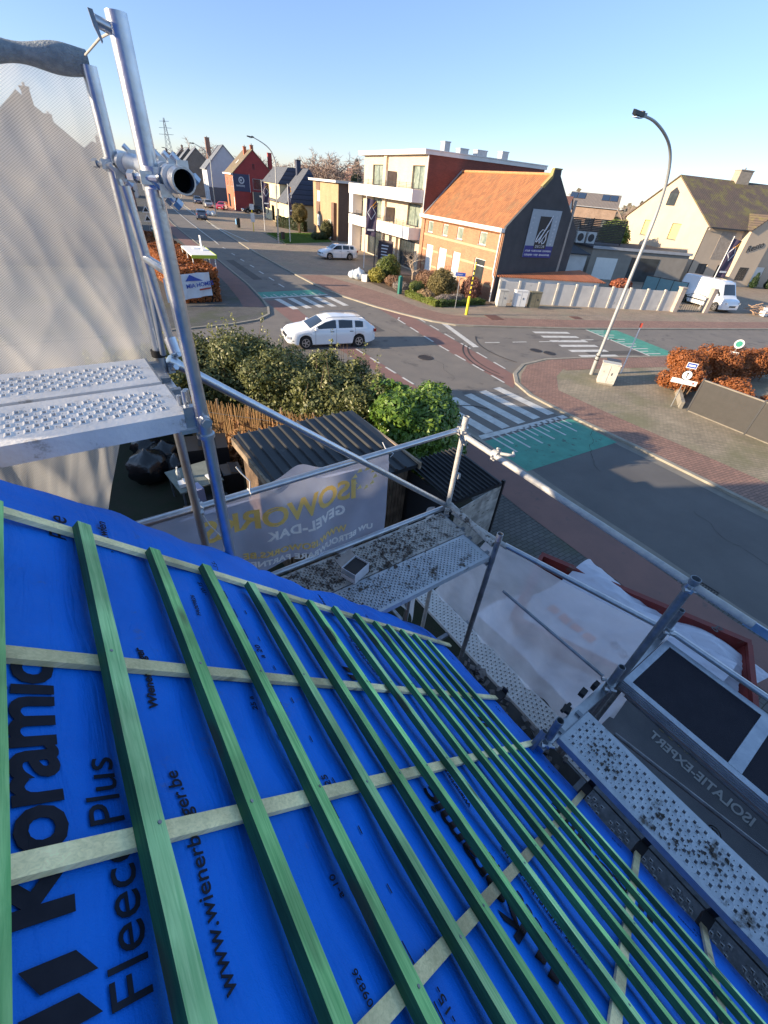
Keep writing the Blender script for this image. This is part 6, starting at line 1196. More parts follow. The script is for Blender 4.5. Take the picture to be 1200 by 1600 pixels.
# ================================================ VEHICLES
def car(name,label,cat,loc,rz,Lc,Wc_,Hc_,kind,paint,group=None,plate=True,rails=False,windows=None):
    """nose towards local +x"""
    t=thing(name,label,cat,loc,rz,group); W2=Wc_/2; wr_=.325*Hc_/1.48 if kind!='van' else .36
    fx,rx_=(Lc/2-.92,-Lc/2+.98) if kind!='van' else (Lc/2-1.0,-Lc/2+1.25)
    if kind=='estate': top=[(-Lc/2,.62),(-Lc/2+.03,.98),(-Lc/2+.16,1.08),(-Lc/2+.60,1.36),(-Lc/2+.95,1.42),(-.5,1.47),(0,1.465),(.45,1.36),(1.28,.96),(1.55,.92),(2.1,.82),(Lc/2-.12,.70),(Lc/2,.55)]
    elif kind=='van': top=[(-Lc/2,.8),(-Lc/2+.02,2.3),(-Lc/2+.2,Hc_-.03),(0,Hc_),(1.2,Hc_),(1.55,Hc_-.08),(2.15,1.35),(2.3,1.18),(Lc/2-.15,1.02),(Lc/2,.75)]
    else: top=[(-Lc/2,.60),(-Lc/2+.03,.95),(-Lc/2+.12,1.04),(-Lc/2+.35,1.33),(-Lc/2+.6,1.42),(-.4,1.47),(.1,1.46),(.4,1.40),(1.02,1.0),(1.25,.95),(Lc/2-.15,.78),(Lc/2,.55)]
    if kind!='van': top=[(x,z*Hc_/1.47) for x,z in top]
    def zt(x):
        for a,b_ in zip(top,top[1:]):
            if x<=b_[0]: f=(x-a[0])/(b_[0]-a[0]+1e-9); return a[1]+(b_[1]-a[1])*f
        return top[-1][1]
    belt0=(.98 if kind!='van' else 1.25)*(Hc_/1.47 if kind!='van' else 1)
    xs=sorted(set([round(-Lc/2+Lc*i/64,3) for i in range(65)]+[round(a,3) for a,_ in top])); V=[];NS=9
    for x in xs:
        e_=max(0,(abs(x)-(Lc/2-.55))/.55); w_=W2*(1-.20*e_**2.2); z=zt(x); b_=min(belt0+.03*(-x/Lc),z-.03)
        si=.20+.10*e_
        for wx in (fx,rx_):
            d=abs(x-wx)
            if d<wr_*1.14: si=max(si,wr_+math.sqrt((wr_*1.14)**2-d*d))
        si=min(si,b_-.12); gh=max(0,z-b_); k_=.30 if kind!='van' else .12
        mid=si+(b_-si)*.5
        row=[(w_-.06,si),(w_-.015,si+.04),(w_+.0,mid),(w_-.02,b_-.05),(w_-.055,b_),(w_-.06-gh*k_*.92,z-min(.07,gh*.25)),(w_-.12-gh*k_,z-min(.02,gh*.1)),(w_*.45,z),(0,z+.006)]
        V.append([(x,y,zz) for y,zz in row])
    n=len(xs); vs=[];
    for r in V: vs+= r+[(p[0],-p[1],p[2]) for p in r]
    fs=[]; 
    for i in range(n-1):
        for k in range(NS-1):
            a=i*2*NS+k; b_=(i+1)*2*NS+k; fs.append((a,a+1,b_+1,b_)); fs.append((a+NS,b_+NS,b_+NS+1,a+NS+1))
    fs.append(tuple(range(NS))+tuple(range(2*NS-1,NS-1,-1))); o_=(n-1)*2*NS; fs.append(tuple(o_+k for k in range(2*NS-1,NS-1,-1))[::1]+tuple(o_+k for k in range(NS))) 
    # floor
    for i in range(n-1): a=i*2*NS; b_=(i+1)*2*NS; fs.append((a,b_,b_+NS,a+NS))
    mb=MB(); mb.add(vs,fs); body=mb.obj('body',paint,t,smooth=True)
    # glazing: patches slightly proud of the body between belt and roof
    def patch(xa,xb,k0,k1,f0,f1,nm,both=True):
        idx=[i for i,x in enumerate(xs) if xa-1e-6<=x<=xb+1e-6]
        for sgn in ((1,-1) if both else (1,)):
            mb=MB(); vv=[]
            for i in idx:
                a=Vector(V[i][k0]); b_=Vector(V[i][k1]); p=a.lerp(b_,f0); q=a.lerp(b_,f1)
                for r_ in (p,q): vv.append((r_.x,(r_.y+.006)*sgn,r_.z+.002))
            mb.add(vv,[(2*i,2*i+1,2*i+3,2*i+2) for i in range(len(idx)-1)]); mb.obj(nm,M['carglass'],t,smooth=True)
    def screen(xa,xb,nm,up=.01,ins=.09):
        idx=[i for i,x in enumerate(xs) if xa-1e-6<=x<=xb+1e-6]; mb=MB(); vv=[]
        for i in idx:
            for k,sg_ in ((6,1),(7,1),(8,1),(7,-1),(6,-1)): p=V[i][k]; yy=max(0,p[1]-(ins if k==6 else 0)); vv.append((p[0]+(up if xa>0 else -up),yy*sg_,p[2]+up))
        m5=len(idx); mb.add(vv,[(5*i+j,5*i+j+1,5*i+j+6,5*i+j+5) for i in range(m5-1) for j in range(4)]); mb.obj(nm,M['carglass'],t,smooth=True)
    if kind=='van':
        patch(1.22,1.95,4,5,.06,.42,'side_window'); screen(1.58,2.13,'windscreen')
    elif kind=='estate':
        patch(-Lc/2+.72,-Lc/2+1.22,4,5,.1,.92,'side_window'); patch(-Lc/2+1.30,-Lc/2+2.18,4,5,.06,.94,'side_window'); patch(-Lc/2+2.27,1.0,4,5,.06,.94,'side_window'); screen(.47,1.25,'windscreen'); screen(-Lc/2+.18,-Lc/2+.58,'rear_window')
    else:
        patch(-Lc/2+.50,-Lc/2+.95,4,5,.1,.9,'side_window'); patch(-Lc/2+1.02,-Lc/2+1.85,4,5,.06,.94,'side_window'); patch(-Lc/2+1.93,.85,4,5,.06,.94,'side_window'); screen(.44,1.0,'windscreen'); screen(-Lc/2+.14,-Lc/2+.33,'rear_window')
    for wx in (fx,rx_):
        for sg_ in (1,-1):
            c_=(wx,sg_*(W2-.13),wr_); wo=MB(); wo.tube((wx,sg_*(W2-.24),wr_),(wx,sg_*(W2-.015),wr_),wr_,28); wh_=wo.obj('wheel',M['rubber'],t,smooth=True)
            mb=MB(); mb.tube((wx,sg_*(W2-.03),wr_),(wx,sg_*(W2-.008),wr_),wr_*.66,24,hollow=True)
            for a in range(5):
                an=a*2*math.pi/5; mb.box((wx+math.cos(an)*wr_*.34,sg_*(W2-.012),wr_+math.sin(an)*wr_*.34),(wr_*.62,.018,wr_*.17),0,Matrix.Rotation(-an,4,'Y'))
            mb.tube((wx,sg_*(W2-.02),wr_),(wx,sg_*(W2-.002),wr_),wr_*.16,12); mb.obj('rim',M['rim'],wh_)
    mb=MB()
    for wx in (fx,rx_): mb.bb(wx-.36,wx+.36,-W2+.25,W2-.25,.25,wr_*2.05)
    mb.obj('wheel_housing',M['black'],t)
    zl=zt(Lc/2-.1)-.10
    for sg_ in (1,-1):
        mb=MB(); mb.box((Lc/2-.12,sg_*(W2-.26),zl),(.20,.30,.12),sg_*-.45); mb.obj('headlight',M['lampglass'],t)
        mb=MB(); mb.box((-Lc/2+.07,sg_*(W2-.19),(.86 if kind!='van' else 1.2)*1.0),(.14,.24,.16 if kind!='van' else .4),sg_*.3); mb.obj('tail_light',M['tail'],t)
        mb=MB(); mb.box((.95 if kind!='van' else 1.75,sg_*(W2+.06),belt0+.04),(.12,.20,.12 if kind!='van' else .3)); mb.obj('wing_mirror',paint,t)
    mb=MB(); mb.bb(Lc/2-.03,Lc/2+.012,-.42,.42,.50,.64); mb.bb(Lc/2-.05,Lc/2-.005,-.6,.6,.26,.38); mb.obj('grille',M['black'],t)
    mb=MB(); mb.bb(Lc/2+.013,Lc/2+.02,-.26,.26,.40,.50); mb.bb(-Lc/2-.012,-Lc/2-.002,-.26,.26,.60,.71); mb.obj('number_plate',M['whitepaint'],t)
    if rails:
        mb=MB(); [mb.path([(-Lc/2+.6,sg_*(W2-.30),Hc_-.04),(-Lc/2+.8,sg_*(W2-.30),Hc_+.02),(0,sg_*(W2-.30),Hc_+.03),(.35,sg_*(W2-.31),Hc_-.03)],.016,6) for sg_ in (1,-1)]; mb.obj('roof_rails',M['galv_dull'],t)
    # door gaps and handles
    mb=MB()
    if kind!='van':
        for x in ((.98,-.12,-1.18) if kind=='estate' else (.85,-.15,-1.05)):
            i=min(range(n),key=lambda q:abs(xs[q]-x)); 
            for sg_ in (1,-1):
                r=V[i]; pts=[(r[k][0],(r[k][1]+.002)*sg_,r[k][2]) for k in (1,2,3,4)]; mb.path(pts,.006,4)
        for x in ((.08,-1.0) if kind=='estate' else (.0,-.9)):
            for sg_ in (1,-1): mb.box((x,sg_*(W2-.008),belt0-.13),(.2,.03,.03))
    else:
        for sg_ in (1,-1): mb.bb(-Lc/2+.5,Lc/2-.7,sg_*(W2-.005)-.008,sg_*(W2-.005)+.008,.55,.66)
    mb.obj('door_seams',M['frame_dark'],t); return t
M['lampglass']=plain('lamp_glass',(.55,.57,.6),.1,.3,.5); M['tail']=plain('tail_lens',(.35,.015,.015),.2,0,.5)
WP=mat('white_car_paint',(.80,.81,.82),.22,0,var=.02,coat=.8); RPn=mat('red_car_paint',(.50,.02,.05),.25,0,var=.05,coat=.8); BPn=mat('slate_blue_paint',(.08,.10,.15),.25,.4,var=.05,coat=.8); KP=mat('black_car_paint',(.012,.013,.018),.2,0,var=.05,coat=.8); SP=mat('silver_car_paint',(.42,.40,.37),.3,.6,var=.05,coat=.6)
car('estate_car','white estate car with alloy wheels driving through the junction','car',(11.87,21.45,.0),math.atan2(.6,-2.8),4.86,1.86,1.48,'estate',WP,rails=True)
def Wz(s_,t_,z=.065): p=W(s_,t_); return (p[0],p[1],z)
car('hatchback','white hatchback parked across the forecourt before the white flats','car',Wz(21.2,-6.1),math.pi-YB,4.3,1.8,1.5,'hatch',WP)
car('hatchback','slate blue car driving away up the street','car',Wz(62.3,-16.2,.0),math.pi/2-R(13),4.2,1.78,1.5,'hatch',BPn)
car('hatchback','bright red car parked before the red gabled house','car',Wz(86.8,-9.2),-math.pi/2-R(35),4.0,1.75,1.5,'hatch',RPn)
car('hatchback','black car parked beside the red rendered gable','car',Wz(82.0,-3.7),math.pi-YB+.1,4.3,1.8,1.5,'hatch',KP)
car('hatchback','beige silver car parked up the street before the pale house','car',Wz(91.0,-11.6),-math.pi/2-YB,4.2,1.8,1.5,'hatch',SP)
car('hatchback','small dark car parked farthest up the street','car',Wz(103,-12.6),-math.pi/2-YB,4.2,1.8,1.5,'hatch',BPn)
car('van','white delivery van parked behind the wall pillars','van',(53.3,19.3,.06),math.atan2(-.95,-.3),5.9,2.0,2.5,'van',WP)
# ================================================ STREET FURNITURE
M['lamp_grey']=mat('lamp_post_paint',(.40,.41,.40),.55,.3,col2=(.30,.31,.31),scale=2)
def crom(p,k=5):
    o=[]; q=[p[0]]+list(p)+[p[-1]]
    for i in range(1,len(q)-2):
        for j in range(k):
            t=j/k; o.append(tuple(.5*((2*q[i][c])+(-q[i-1][c]+q[i+1][c])*t+(2*q[i-1][c]-5*q[i][c]+4*q[i+1][c]-q[i+2][c])*t*t+(-q[i-1][c]+3*q[i][c]-3*q[i+1][c]+q[i+2][c])*t**3) for c in (0,1)))
    return o+[p[-1]]
def lamp(label,x,y,yaw,pts,r=.085):
    t=thing('street_lamp',label,'street lamp',(x,y,.06),-yaw,'curved street lamps'); mb=MB(); pts=crom(pts); n=len(pts); mb.path([(-a,0,z) for a,z in pts],r,14,rs=[r*(1-.52*i/(n-1)) for i in range(n)]); mb.tube((0,0,0),(0,0,1.1),r*1.25,14); mb.obj('pole',M['lamp_grey'],t,smooth=True)
    a,z=pts[-1]; mb=MB(); mb.prism([(-a+.1,-.09,z-.05),(-a-.15,-.15,z-.07),(-a-.62,-.06,z-.03),(-a-.70,0,z-.02),(-a-.62,.06,z-.03),(-a-.15,.15,z-.07),(-a+.1,.09,z-.05)],(0,0,.12)); mb.box((-a-.1,0,z+.08),(.16,.12,.06)); mb.obj('lamp_head',M['frame_dark'],t); mb=MB(); mb.bb(-a-.5,-a-.1,-.08,.08,z-.095,z-.072); mb.obj('lens',M['lampglass'],t)
    mb=MB(); mb.tube((0,0,.75),(0,0,.80),r*1.34,14); mb.tube((0,0,.95),(0,0,1.0),r*1.34,14); mb.obj('band',M['frame_dark'],t); return t
lamp('tall curved street lamp standing by the grey cabinet on the corner',22.4,11.7,0,[(0,0),(-.1,2.5),(-.2,4.5),(-.33,6.7),(-.24,7.7),(-.08,8.3),(.25,8.85),(.75,9.25),(1.5,9.55),(2.4,9.75),(3.2,9.80)])
l2=[(0,0),(-.05,4),(-.15,6.5),(-.19,8.2),(0,8.8),(.25,9.25),(.75,9.65),(1.45,9.98),(2.2,10.25)]
lamp('curved street lamp at the corner of the front lawn',26.5,61.3,R(8),l2); lamp('curved street lamp before the pale rendered house',30.6,99.4,R(8),l2); lamp('farthest curved street lamp up the street',37.5,150,R(10),l2)
FP_=mat('flag_purple',(.075,.055,.10),.8,col2=(.055,.04,.075),scale=3)
def flag(label,x,y,h,rz,fw_=1.0,fh=3.0,pole='whitepaint',m=FP_):
    t=thing('flagpole',label,'flag',(x,y,.06),rz,'banner flags along the street'); mb=MB(); mb.tube((0,0,0),(0,0,h),.045,10,.03); mb.tube((0,0,h),(0,0,h+.06),.05,10); mb.obj('pole',M[pole],t,smooth=True)
    mb=MB(); nu,nv=8,14; vs=[(.05+fw_*i/nu,.06*math.sin(i*.9+j*.35),h-.1-fh*j/nv-.02*i) for i in range(nu+1) for j in range(nv+1)]; mb.add(vs,[(i*(nv+1)+j,i*(nv+1)+j+1,(i+1)*(nv+1)+j+1,(i+1)*(nv+1)+j) for i in range(nu) for j in range(nv)]); fl=mb.obj('flag_cloth',m,t,smooth=True)
    for sgn in (-1,1):
        def P(u,v): i=(u-.05)/fw_*nu; j=(h-.1-v)/fh*nv; return (u,.06*math.sin(i*.9+j*.35)+.012*sgn,v)
        c=h-1.25; mb=MB(); q=[(.55,c+.55),(.95,c),(.55,c-.55),(.15,c)]
        for a,b_ in zip(q,q[1:]+q[:1]): mb.path([P(*a),P((a[0]+b_[0])/2,(a[1]+b_[1])/2),P(*b_)],.035,4)
        mb.obj('diamond_emblem',SW,fl); mb=MB(); mb.path([P(.45,c+.45),P(.7,c+.62),P(.98,c+.95)],.05,4); mb.path([P(.7,c+.35),P(.85,c+.5),P(1.0,c+.62)],.045,4); mb.obj('orange_stroke',plain('flag_orange',(.75,.35,.03),.6),fl)
    mb=MB(); mb.bb(.2,.9,-.09,-.075,h-2.75,h-2.6); mb.obj('flag_lettering',SW,fl); return t
flag('dark purple banner flag on a white pole before the white flats',*W(15.35,-5.3)[:2],6.1,-YB-.3)
flag('dark purple banner flag on a white pole before the mansard house',*W(47.4,-8.6)[:2],6.2,-YB-.3)
flag('white poled purple flag hanging slack at the lawn corner',*W(34.3,-8.1)[:2],6.2,-YB+.9,.8)
flag('pale purple banner flag on a pole beside the white van',50.9,18.6,5.9,-R(25),1.0,2.9)
t=thing('dark_pole','slim dark pole right next to the white flagpole of the flats','pole',(*W(15.2,-4.2)[:2],.06)); mb=MB(); mb.tube((0,0,0),(0,0,5.6),.05,8); mb.obj('shaft',M['frame_dark'],t); mb=MB(); mb.bb(-.06,.06,-.06,.06,5.6,5.68); mb.obj('cap',M['galv_dull'],t)
t=thing('sign_totem','dark sign panel with pale lines of text before the flats','sign',(*W(14.9,-3.1)[:2],.06),-YB-R(60)); mb=MB(); mb.bb(-.9,.9,-.06,.06,.2,2.6); mb.obj('panel',plain('totem_dark',(.045,.03,.04),.4),t); mb=MB(); [mb.bb(-.5,.4-.1*(k%3),-.07,-.061,2.1-k*.28,2.2-k*.28) for k in range(6)]; mb.obj('text_lines',SW,t)
t=thing('yellow_post','yellow and black banded warning post at the junction corner','post',(24.8,23.9,.06)); mb=MB(); mb.tube((0,0,0),(0,0,1.25),.11,12,.10); mb.tube((0,0,1.3),(.03,-.02,3.4),.05,10,.04); mb.obj('post_body',mat('signal_yellow',(.72,.58,.03),.55,var=.1),t,smooth=True); mb=MB(); [mb.tube((0,0,1.3+k*.3),(0,0,1.43+k*.3),.056,10) for k in range(6)]; mb.obj('black_bands',M['black'],t)
def sign_post(name,label,x,y,h,plates,rz=0,m='galv'):
    t=thing(name,label,'sign',(x,y,.06),rz); mb=MB(); mb.tube((0,0,0),(0,0,h),.03,10); mb.obj('post',M[m],t)
    for kind,z,sz,mm in plates:
        mb=MB()
        if kind=='round': mb.tube((0,-.035,z),(0,-.045,z),sz,26)
        elif kind=='tri': mb.prism([(-sz,-.035,z-sz*.6),(sz,-.035,z-sz*.6),(0,-.035,z+sz)],(0,-.01,0))
        else: mb.bb(-sz[0]/2,sz[0]/2,-.045,-.035,z-sz[1]/2,z+sz[1]/2)
        mb.obj('sign_plate',mm,t)
    return t
BLUE=plain('sign_blue_enamel',(.02,.07,.36),.4); REDP=plain('sign_red',(.38,.05,.03),.6)
face=math.atan2(22.2,-7.3)  # plates turned to the junction and the house
t=sign_post('street_name_sign','blue street name plate on a thin post before the corner garden',25.4,25.8,2.45,[('rect',2.32,(.75,.24),BLUE)],-R(38)); text('KERKSTRAAT' if False else 'STRAAT',.13,'sign_lettering',SW,(-.30,-.048,2.27),(1,0,0),(0,0,1),t)
t=sign_post('direction_sign','sign post with white arrow roundel, blue plate and long white board by the beech bush',22.2,7.3,2.35,[('rect',2.22,(.50,.28),M['whitepaint']),('round',1.72,.25,M['whitepaint']),('rect',1.38,(1.25,.24),M['whitepaint'])],-R(62))
mb=MB(); mb.bb(-.22,.22,-.052,-.046,2.11,2.33); mb.obj('blue_panel',BLUE,t); mb=MB(); mb.bb(-.16,.16,-.057,-.053,2.18,2.26); mb.obj('white_text_strip',M['whitepaint'],t)
mb=MB(); mb.bb(-.02,.02,-.052,-.046,1.58,1.80); mb.add([(-.07,-.05,1.79),(.07,-.05,1.79),(0,-.05,1.88)],[(0,1,2)]); mb.tube((0,-.036,1.72),(0,-.0455,1.72),.262,26,hollow=True); mb.obj('black_arrow',M['black'],t); mb=MB(); mb.tube((.45,-.046,1.38),(.45,-.052,1.38),.05,12); mb.obj('board_dot',MATS['sign_red'],t)
mb=MB(); mb.path([(0,0,.05),(.25,-.1,.02),(.4,.1,.02),(.3,.0,1.3)],.008,5); mb.obj('cable',M['frame_dark'],t); t.scale=(.82,.82,.86)
t=sign_post('reflector_post','thin leaning post with red reflectors behind the street lamp',24.3,11.1,2.55,[('rect',2.48,(.12,.22),REDP)],-R(60),'whitepaint')
t=sign_post('road_sign','green and white roundel on a post above the beech bushes',28.8,7.9,2.1,[('round',2.0,.22,M['whitepaint'])],-R(65)); mb=MB(); mb.tube((0,-.046,2.0),(0,-.05,2.0),.15,20); mb.obj('green_disc',plain('sign_green',(.05,.30,.22),.5),t); mb=MB(); mb.bb(-.2,.2,-.05,-.04,1.35,1.6); mb.obj('lower_plate',M['whitepaint'],t)
t=sign_post('road_sign','black and white warning triangles on a post at the near side up the street',12.5,68,3.0,[('tri',2.5,.45,M['whitepaint']),('tri',1.6,.45,M['whitepaint'])]); mb=MB(); mb.prism([(-.3,-.05,2.32),(.3,-.05,2.32),(0,-.05,2.8)],(0,-.01,0)); mb.prism([(-.3,-.05,1.42),(.3,-.05,1.42),(0,-.05,1.9)],(0,-.01,0)); mb.obj('triangle_symbol',M['black'],t)
t=thing('bus_stop_sign','yellow bus stop post with white timetable boards beside the parking strip','bus stop',(*W(45.9,-10.6)[:2],.06),-YB); mb=MB(); mb.bb(-.05,.05,-.05,.05,0,3.3); mb.obj('post',MATS['signal_yellow'],t); mb=MB(); mb.bb(-.3,.3,-.07,-.051,2.7,3.4); mb.obj('stop_flag',M['whitepaint'],t); mb=MB(); mb.bb(-.28,.28,-.08,-.051,1.2,2.3); mb.obj('timetable',M['whitepaint'],t)
t=thing('litter_bin','blue and black litter bin beside the yellow bus stop post','bin',(*W(49.5,-12.2)[:2],.06)); mb=MB(); mb.lathe((0,0,0),[(.28,.1),(.32,1.2),(.25,1.35)],14); mb.obj('bin_body',M['black'],t); mb=MB(); mb.bb(-.34,-.325,-.2,.2,.5,1.2); mb.obj('bin_poster',plain('poster_blue',(.15,.35,.6),.5),t)
t=thing('litter_bin','small black litter bin at the corner of the front lawn','bin',(*W(34.6,-9.0)[:2],.06)); mb=MB(); mb.bb(-.2,.2,-.2,.2,.35,1.15); mb.obj('bin_body',M['black'],t); mb=MB(); mb.tube((0,.2,0),(0,.2,.9),.03,6); mb.obj('bin_post',M['galv_dull'],t)
t=thing('green_post','dark green utility post at the edge of the corner garden','post',(24.0,31.2,.06)); mb=MB(); mb.bb(-.14,.14,-.12,.12,0,1.25); mb.obj('post_body',plain('green_plastic',(.02,.15,.12),.5),t); mb=MB(); mb.prism([(-.15,-.13,1.25),(.15,-.13,1.25),(0,-.13,1.36)],(0,.26,0)); mb.obj('post_cap',MATS['green_plastic'],t)
cabm=mat('cabinet_grey_white',(.56,.55,.50),.7,col2=(.42,.41,.37),scale=3,dirt=(.18,.17,.10),dscale=3,dthr=.6); cabd=mat('cabinet_mossy',(.22,.20,.14),.85,col2=(.12,.12,.08),scale=4)
def cabinet(label,x,y,rz,w_,d_,h_,m_,lid=None,group='street cabinets'):
    t=thing('street_cabinet',label,'cabinet',(x,y,.06),rz,group); mb=MB(); mb.bb(-w_/2,w_/2,-d_/2,d_/2,.08,h_); mb.obj('cabinet_body',m_,t); mb=MB(); mb.bb(-w_/2-.03,w_/2+.03,-d_/2-.03,d_/2+.03,h_,h_+.06); mb.obj('cabinet_lid',lid or m_,t); mb=MB(); mb.bb(-w_/2+.02,w_/2-.02,-d_/2+.02,d_/2-.02,0,.08); mb.obj('plinth',M['kerb'],t)
    mb=MB(); mb.bb(-.006,.006,-d_/2-.004,-d_/2-.001,.12,h_-.05); mb.bb(w_*.15,w_*.2,-d_/2-.02,-d_/2-.001,h_*.5,h_*.62); mb.obj('door_seam',M['frame_dark'],t)
rzc=math.atan2(-.45,.9)
cabinet('leftmost tall cream cabinet against the white annex wall',29.9,25.2,rzc,.75,.5,1.2,cabm); cabinet('middle white cabinet with panelled doors against the white wall',31.4,24.6,rzc,1.0,.45,1.2,M['whitepaint']); cabinet('rightmost mossy brown cabinet against the white wall',32.6,24.05,rzc,.9,.4,1.15,cabd)
cabinet('pale weathered cabinet at the foot of the tall street lamp',21.8,10.55,-R(55),.8,.42,1.0,cabm); cabinet('dark lidded cabinet right behind the pale one by the street lamp',22.5,10.85,-R(55),.6,.4,.95,cabd,M['frame_dark'])
for k,(x,y) in enumerate(((46.3,18.9),(49.6,17.6))):
    t=thing('gate_pillar',('concrete gate pillar at the end of the white wall','concrete gate pillar in front of the white van')[k],'pillar',(x,y,.06),-R(25),'gate pillars'); mb=MB(); mb.bb(-.22,.22,-.22,.22,0,1.95); mb.obj('pillar_shaft',mat('pillar_stone',(.46,.38,.32),.9,var=.2,scale=3),t); mb=MB(); mb.bb(-.27,.27,-.27,.27,1.95,2.03); mb.obj('pillar_cap',MATS['pillar_stone'],t)
t=thing('iron_gate','dark green wire gate between the two pillars','gate',(46.6,18.9,.06),math.atan2(-1.3,2.9)); mb=MB(); [mb.tube((x*.25,0,.1),(x*.25,0,1.3+.25*math.sin(x/11*3.14)),.015,5) for x in range(12)]; mb.tube((0,0,.1),(2.9,0,.1),.025,6); mb.path([(x*.25,0,1.3+.25*math.sin(x/11*3.14)) for x in range(12)],.025,6); mb.obj('gate_bars',plain('gate_green',(.03,.06,.045),.5),t)
# rubble pile by the van and rubbish bags
t=thing('timber_pile','pile of broken boards and white panels right of the van','pile',(55.5,15.2,.06)); mb=MB(); g=random.Random(2)
for k in range(16): mb.box((g.uniform(-1.1,1.1),g.uniform(-.7,.7),.15+g.uniform(0,.5)),(g.uniform(.8,1.8),.14,.04),g.uniform(-1,1),Matrix.Rotation(g.uniform(-2,2),4,'Z')@Matrix.Rotation(g.uniform(-.5,.5),4,'Y'))
mb.obj('boards',mat('old_boards',(.42,.28,.18),.85,var=.3,scale=4),t); mb=MB(); mb.box((.5,-.5,.4),(.9,.6,.5),.4); mb.box((-.3,-.6,.25),(.6,.5,.4),-.2); mb.obj('white_panels',M['white'],t)
def bag(name,label,loc,s_,m_,seed,group=None,cat='rubbish bag'):
    g=random.Random(seed); mb=MB(); vs=[];nu,nv=18,12
    for j in range(nv+1):
        ph=math.pi*j/nv
        for i in range(nu):
            th_=2*math.pi*i/nu; r=1+.10*math.sin(th_*5+seed+ph*3)+.06*math.sin(th_*9-ph*5)+g.uniform(-.03,.03); q=math.sin(ph); 
            if j>nv*.8: q*=.55
            z=.42-.45*math.cos(ph) if j<=nv*.8 else .42-.45*math.cos(math.pi*.8)+(j-nv*.8)*.07
            vs.append((r*q*.5*s_*math.cos(th_),r*q*.48*s_*math.sin(th_),max(.0,z)*s_))
    fs=[(j*nu+i,j*nu+(i+1)%nu,(j+1)*nu+(i+1)%nu,(j+1)*nu+i) for j in range(nv) for i in range(nu)]; mb.add(vs,fs); o=mb.obj(name,m_,None,smooth=True); o.location=loc; o.rotation_euler=(0,0,seed); tag(o,label,cat,group); return o
wb=mat('pale_bag_plastic',(.55,.62,.68),.35,var=.2,scale=3,bump=.5,bscale=8)
bag('rubbish_bag','pale blue rubbish bag leftmost of the heap by the golden shrub',(23.5,37.9,.06),.8,wb,1,'pale rubbish bags on the pavement'); bag('rubbish_bag','tall pale rubbish bag in the middle of the heap by the golden shrub',(23.8,37.3,.06),1.1,wb,2,'pale rubbish bags on the pavement')
t=thing('white_box','white box at the right end of the pale rubbish bags','box',(24.1,36.6,.06),.5); mb=MB(); mb.bb(-.3,.3,-.25,.25,0,.5); mb.obj('box_body',M['whitepaint'],t); mb=MB(); mb.bb(-.31,.31,-.26,.26,.5,.54); mb.obj('box_lid',M['whitepaint'],t)
for k,(x,y) in enumerate(((28.6,97.5),(29.3,96.9))): bag('rubbish_bag',('left pale bag at the foot of the street lamp before the pale house','right pale bag at the foot of the street lamp before the pale house')[k],(x,y,.06),1.0,wb,5+k,'pale bags at the far street lamp')
# bus shelter and banner on the hedge
t=thing('bus_shelter','glass bus shelter with a white and lime green roof','bus shelter',(9.6,36.6,.06),-R(6)); mb=MB(); mb.bb(-.8,.8,-2.3,2.3,2.3,2.38); mb.obj('roof',M['white'],t); mb=MB(); mb.bb(-.82,.82,-2.35,-2.30,2.2,2.40); mb.bb(.80,.84,-2.3,2.3,2.2,2.40); mb.obj('lime_fascia',plain('lime',(.42,.50,.03),.5),t)
mb=MB(); [mb.tube((x,y,0),(x,y,2.3),.035,8) for x in (-.75,.7) for y in (-2.2,0,2.2)]; mb.obj('shelter_posts',M['whitepaint'],t)
gm_,gnt,gb2=newmat('clear_glass'); gnt.nodes.remove(gb2); a_=N(gnt,'ShaderNodeBsdfTransparent'); b2_=N(gnt,'ShaderNodeBsdfGlossy'); b2_.inputs['Roughness'].default_value=.03; mm_=N(gnt,'ShaderNodeMixShader'); mm_.inputs[0].default_value=.14; a_.inputs[0].default_value=(.85,.92,.9,1); gnt.links.new(a_.outputs[0],mm_.inputs[1]); gnt.links.new(b2_.outputs[0],mm_.inputs[2]); gnt.links.new(mm_.outputs[0],gnt.nodes['Material Output'].inputs[0])
mb=MB(); mb.bb(-.76,-.745,-2.2,2.2,.15,2.2); mb.bb(-.74,.3,-2.21,-2.195,.15,2.2); mb.obj('glass_panes',gm_,t); mb=MB(); mb.bb(-.6,-.25,-1.8,1.0,.45,.5); mb.tube((-.42,-1.2,0),(-.42,-1.2,.45),.03,6); mb.tube((-.42,.5,0),(-.42,.5,.45),.03,6); mb.obj('bench',M['frame_dark'],t)
mb=MB(); mb.bb(.3,.7,-.1,.35,2.38,2.44); mb.bb(-.2,.2,.6,1.2,2.38,2.41); mb.obj('roof_items',M['whitepaint'],t); mb=MB(); mb.bb(.55,.6,1.6,2.1,2.42,3.1); mb.obj('stop_sign',M['whitepaint'],t)
mb=MB(); nu,nv=24,14; mb.add([(5.9+2.9*i/nu,31.45+.3*i/nu+.06*math.sin(i*.8+j*.3)-.02*j/nv,1.62-1.35*j/nv+.07*math.sin(i/nu*3.14)*(1 if j==0 else 0)+.25*i/nu) for i in range(nu+1) for j in range(nv+1)],[(i*(nv+1)+j,(i+1)*(nv+1)+j,(i+1)*(nv+1)+j+1,i*(nv+1)+j+1) for i in range(nu) for j in range(nv)])
o=mb.obj('advertising_banner',mat('banner_white_cloth',(.62,.64,.68),.7,var=.1,scale=2),smooth=True); tag(o,'white banner with blue triangle tied to the beech hedge end','banner')
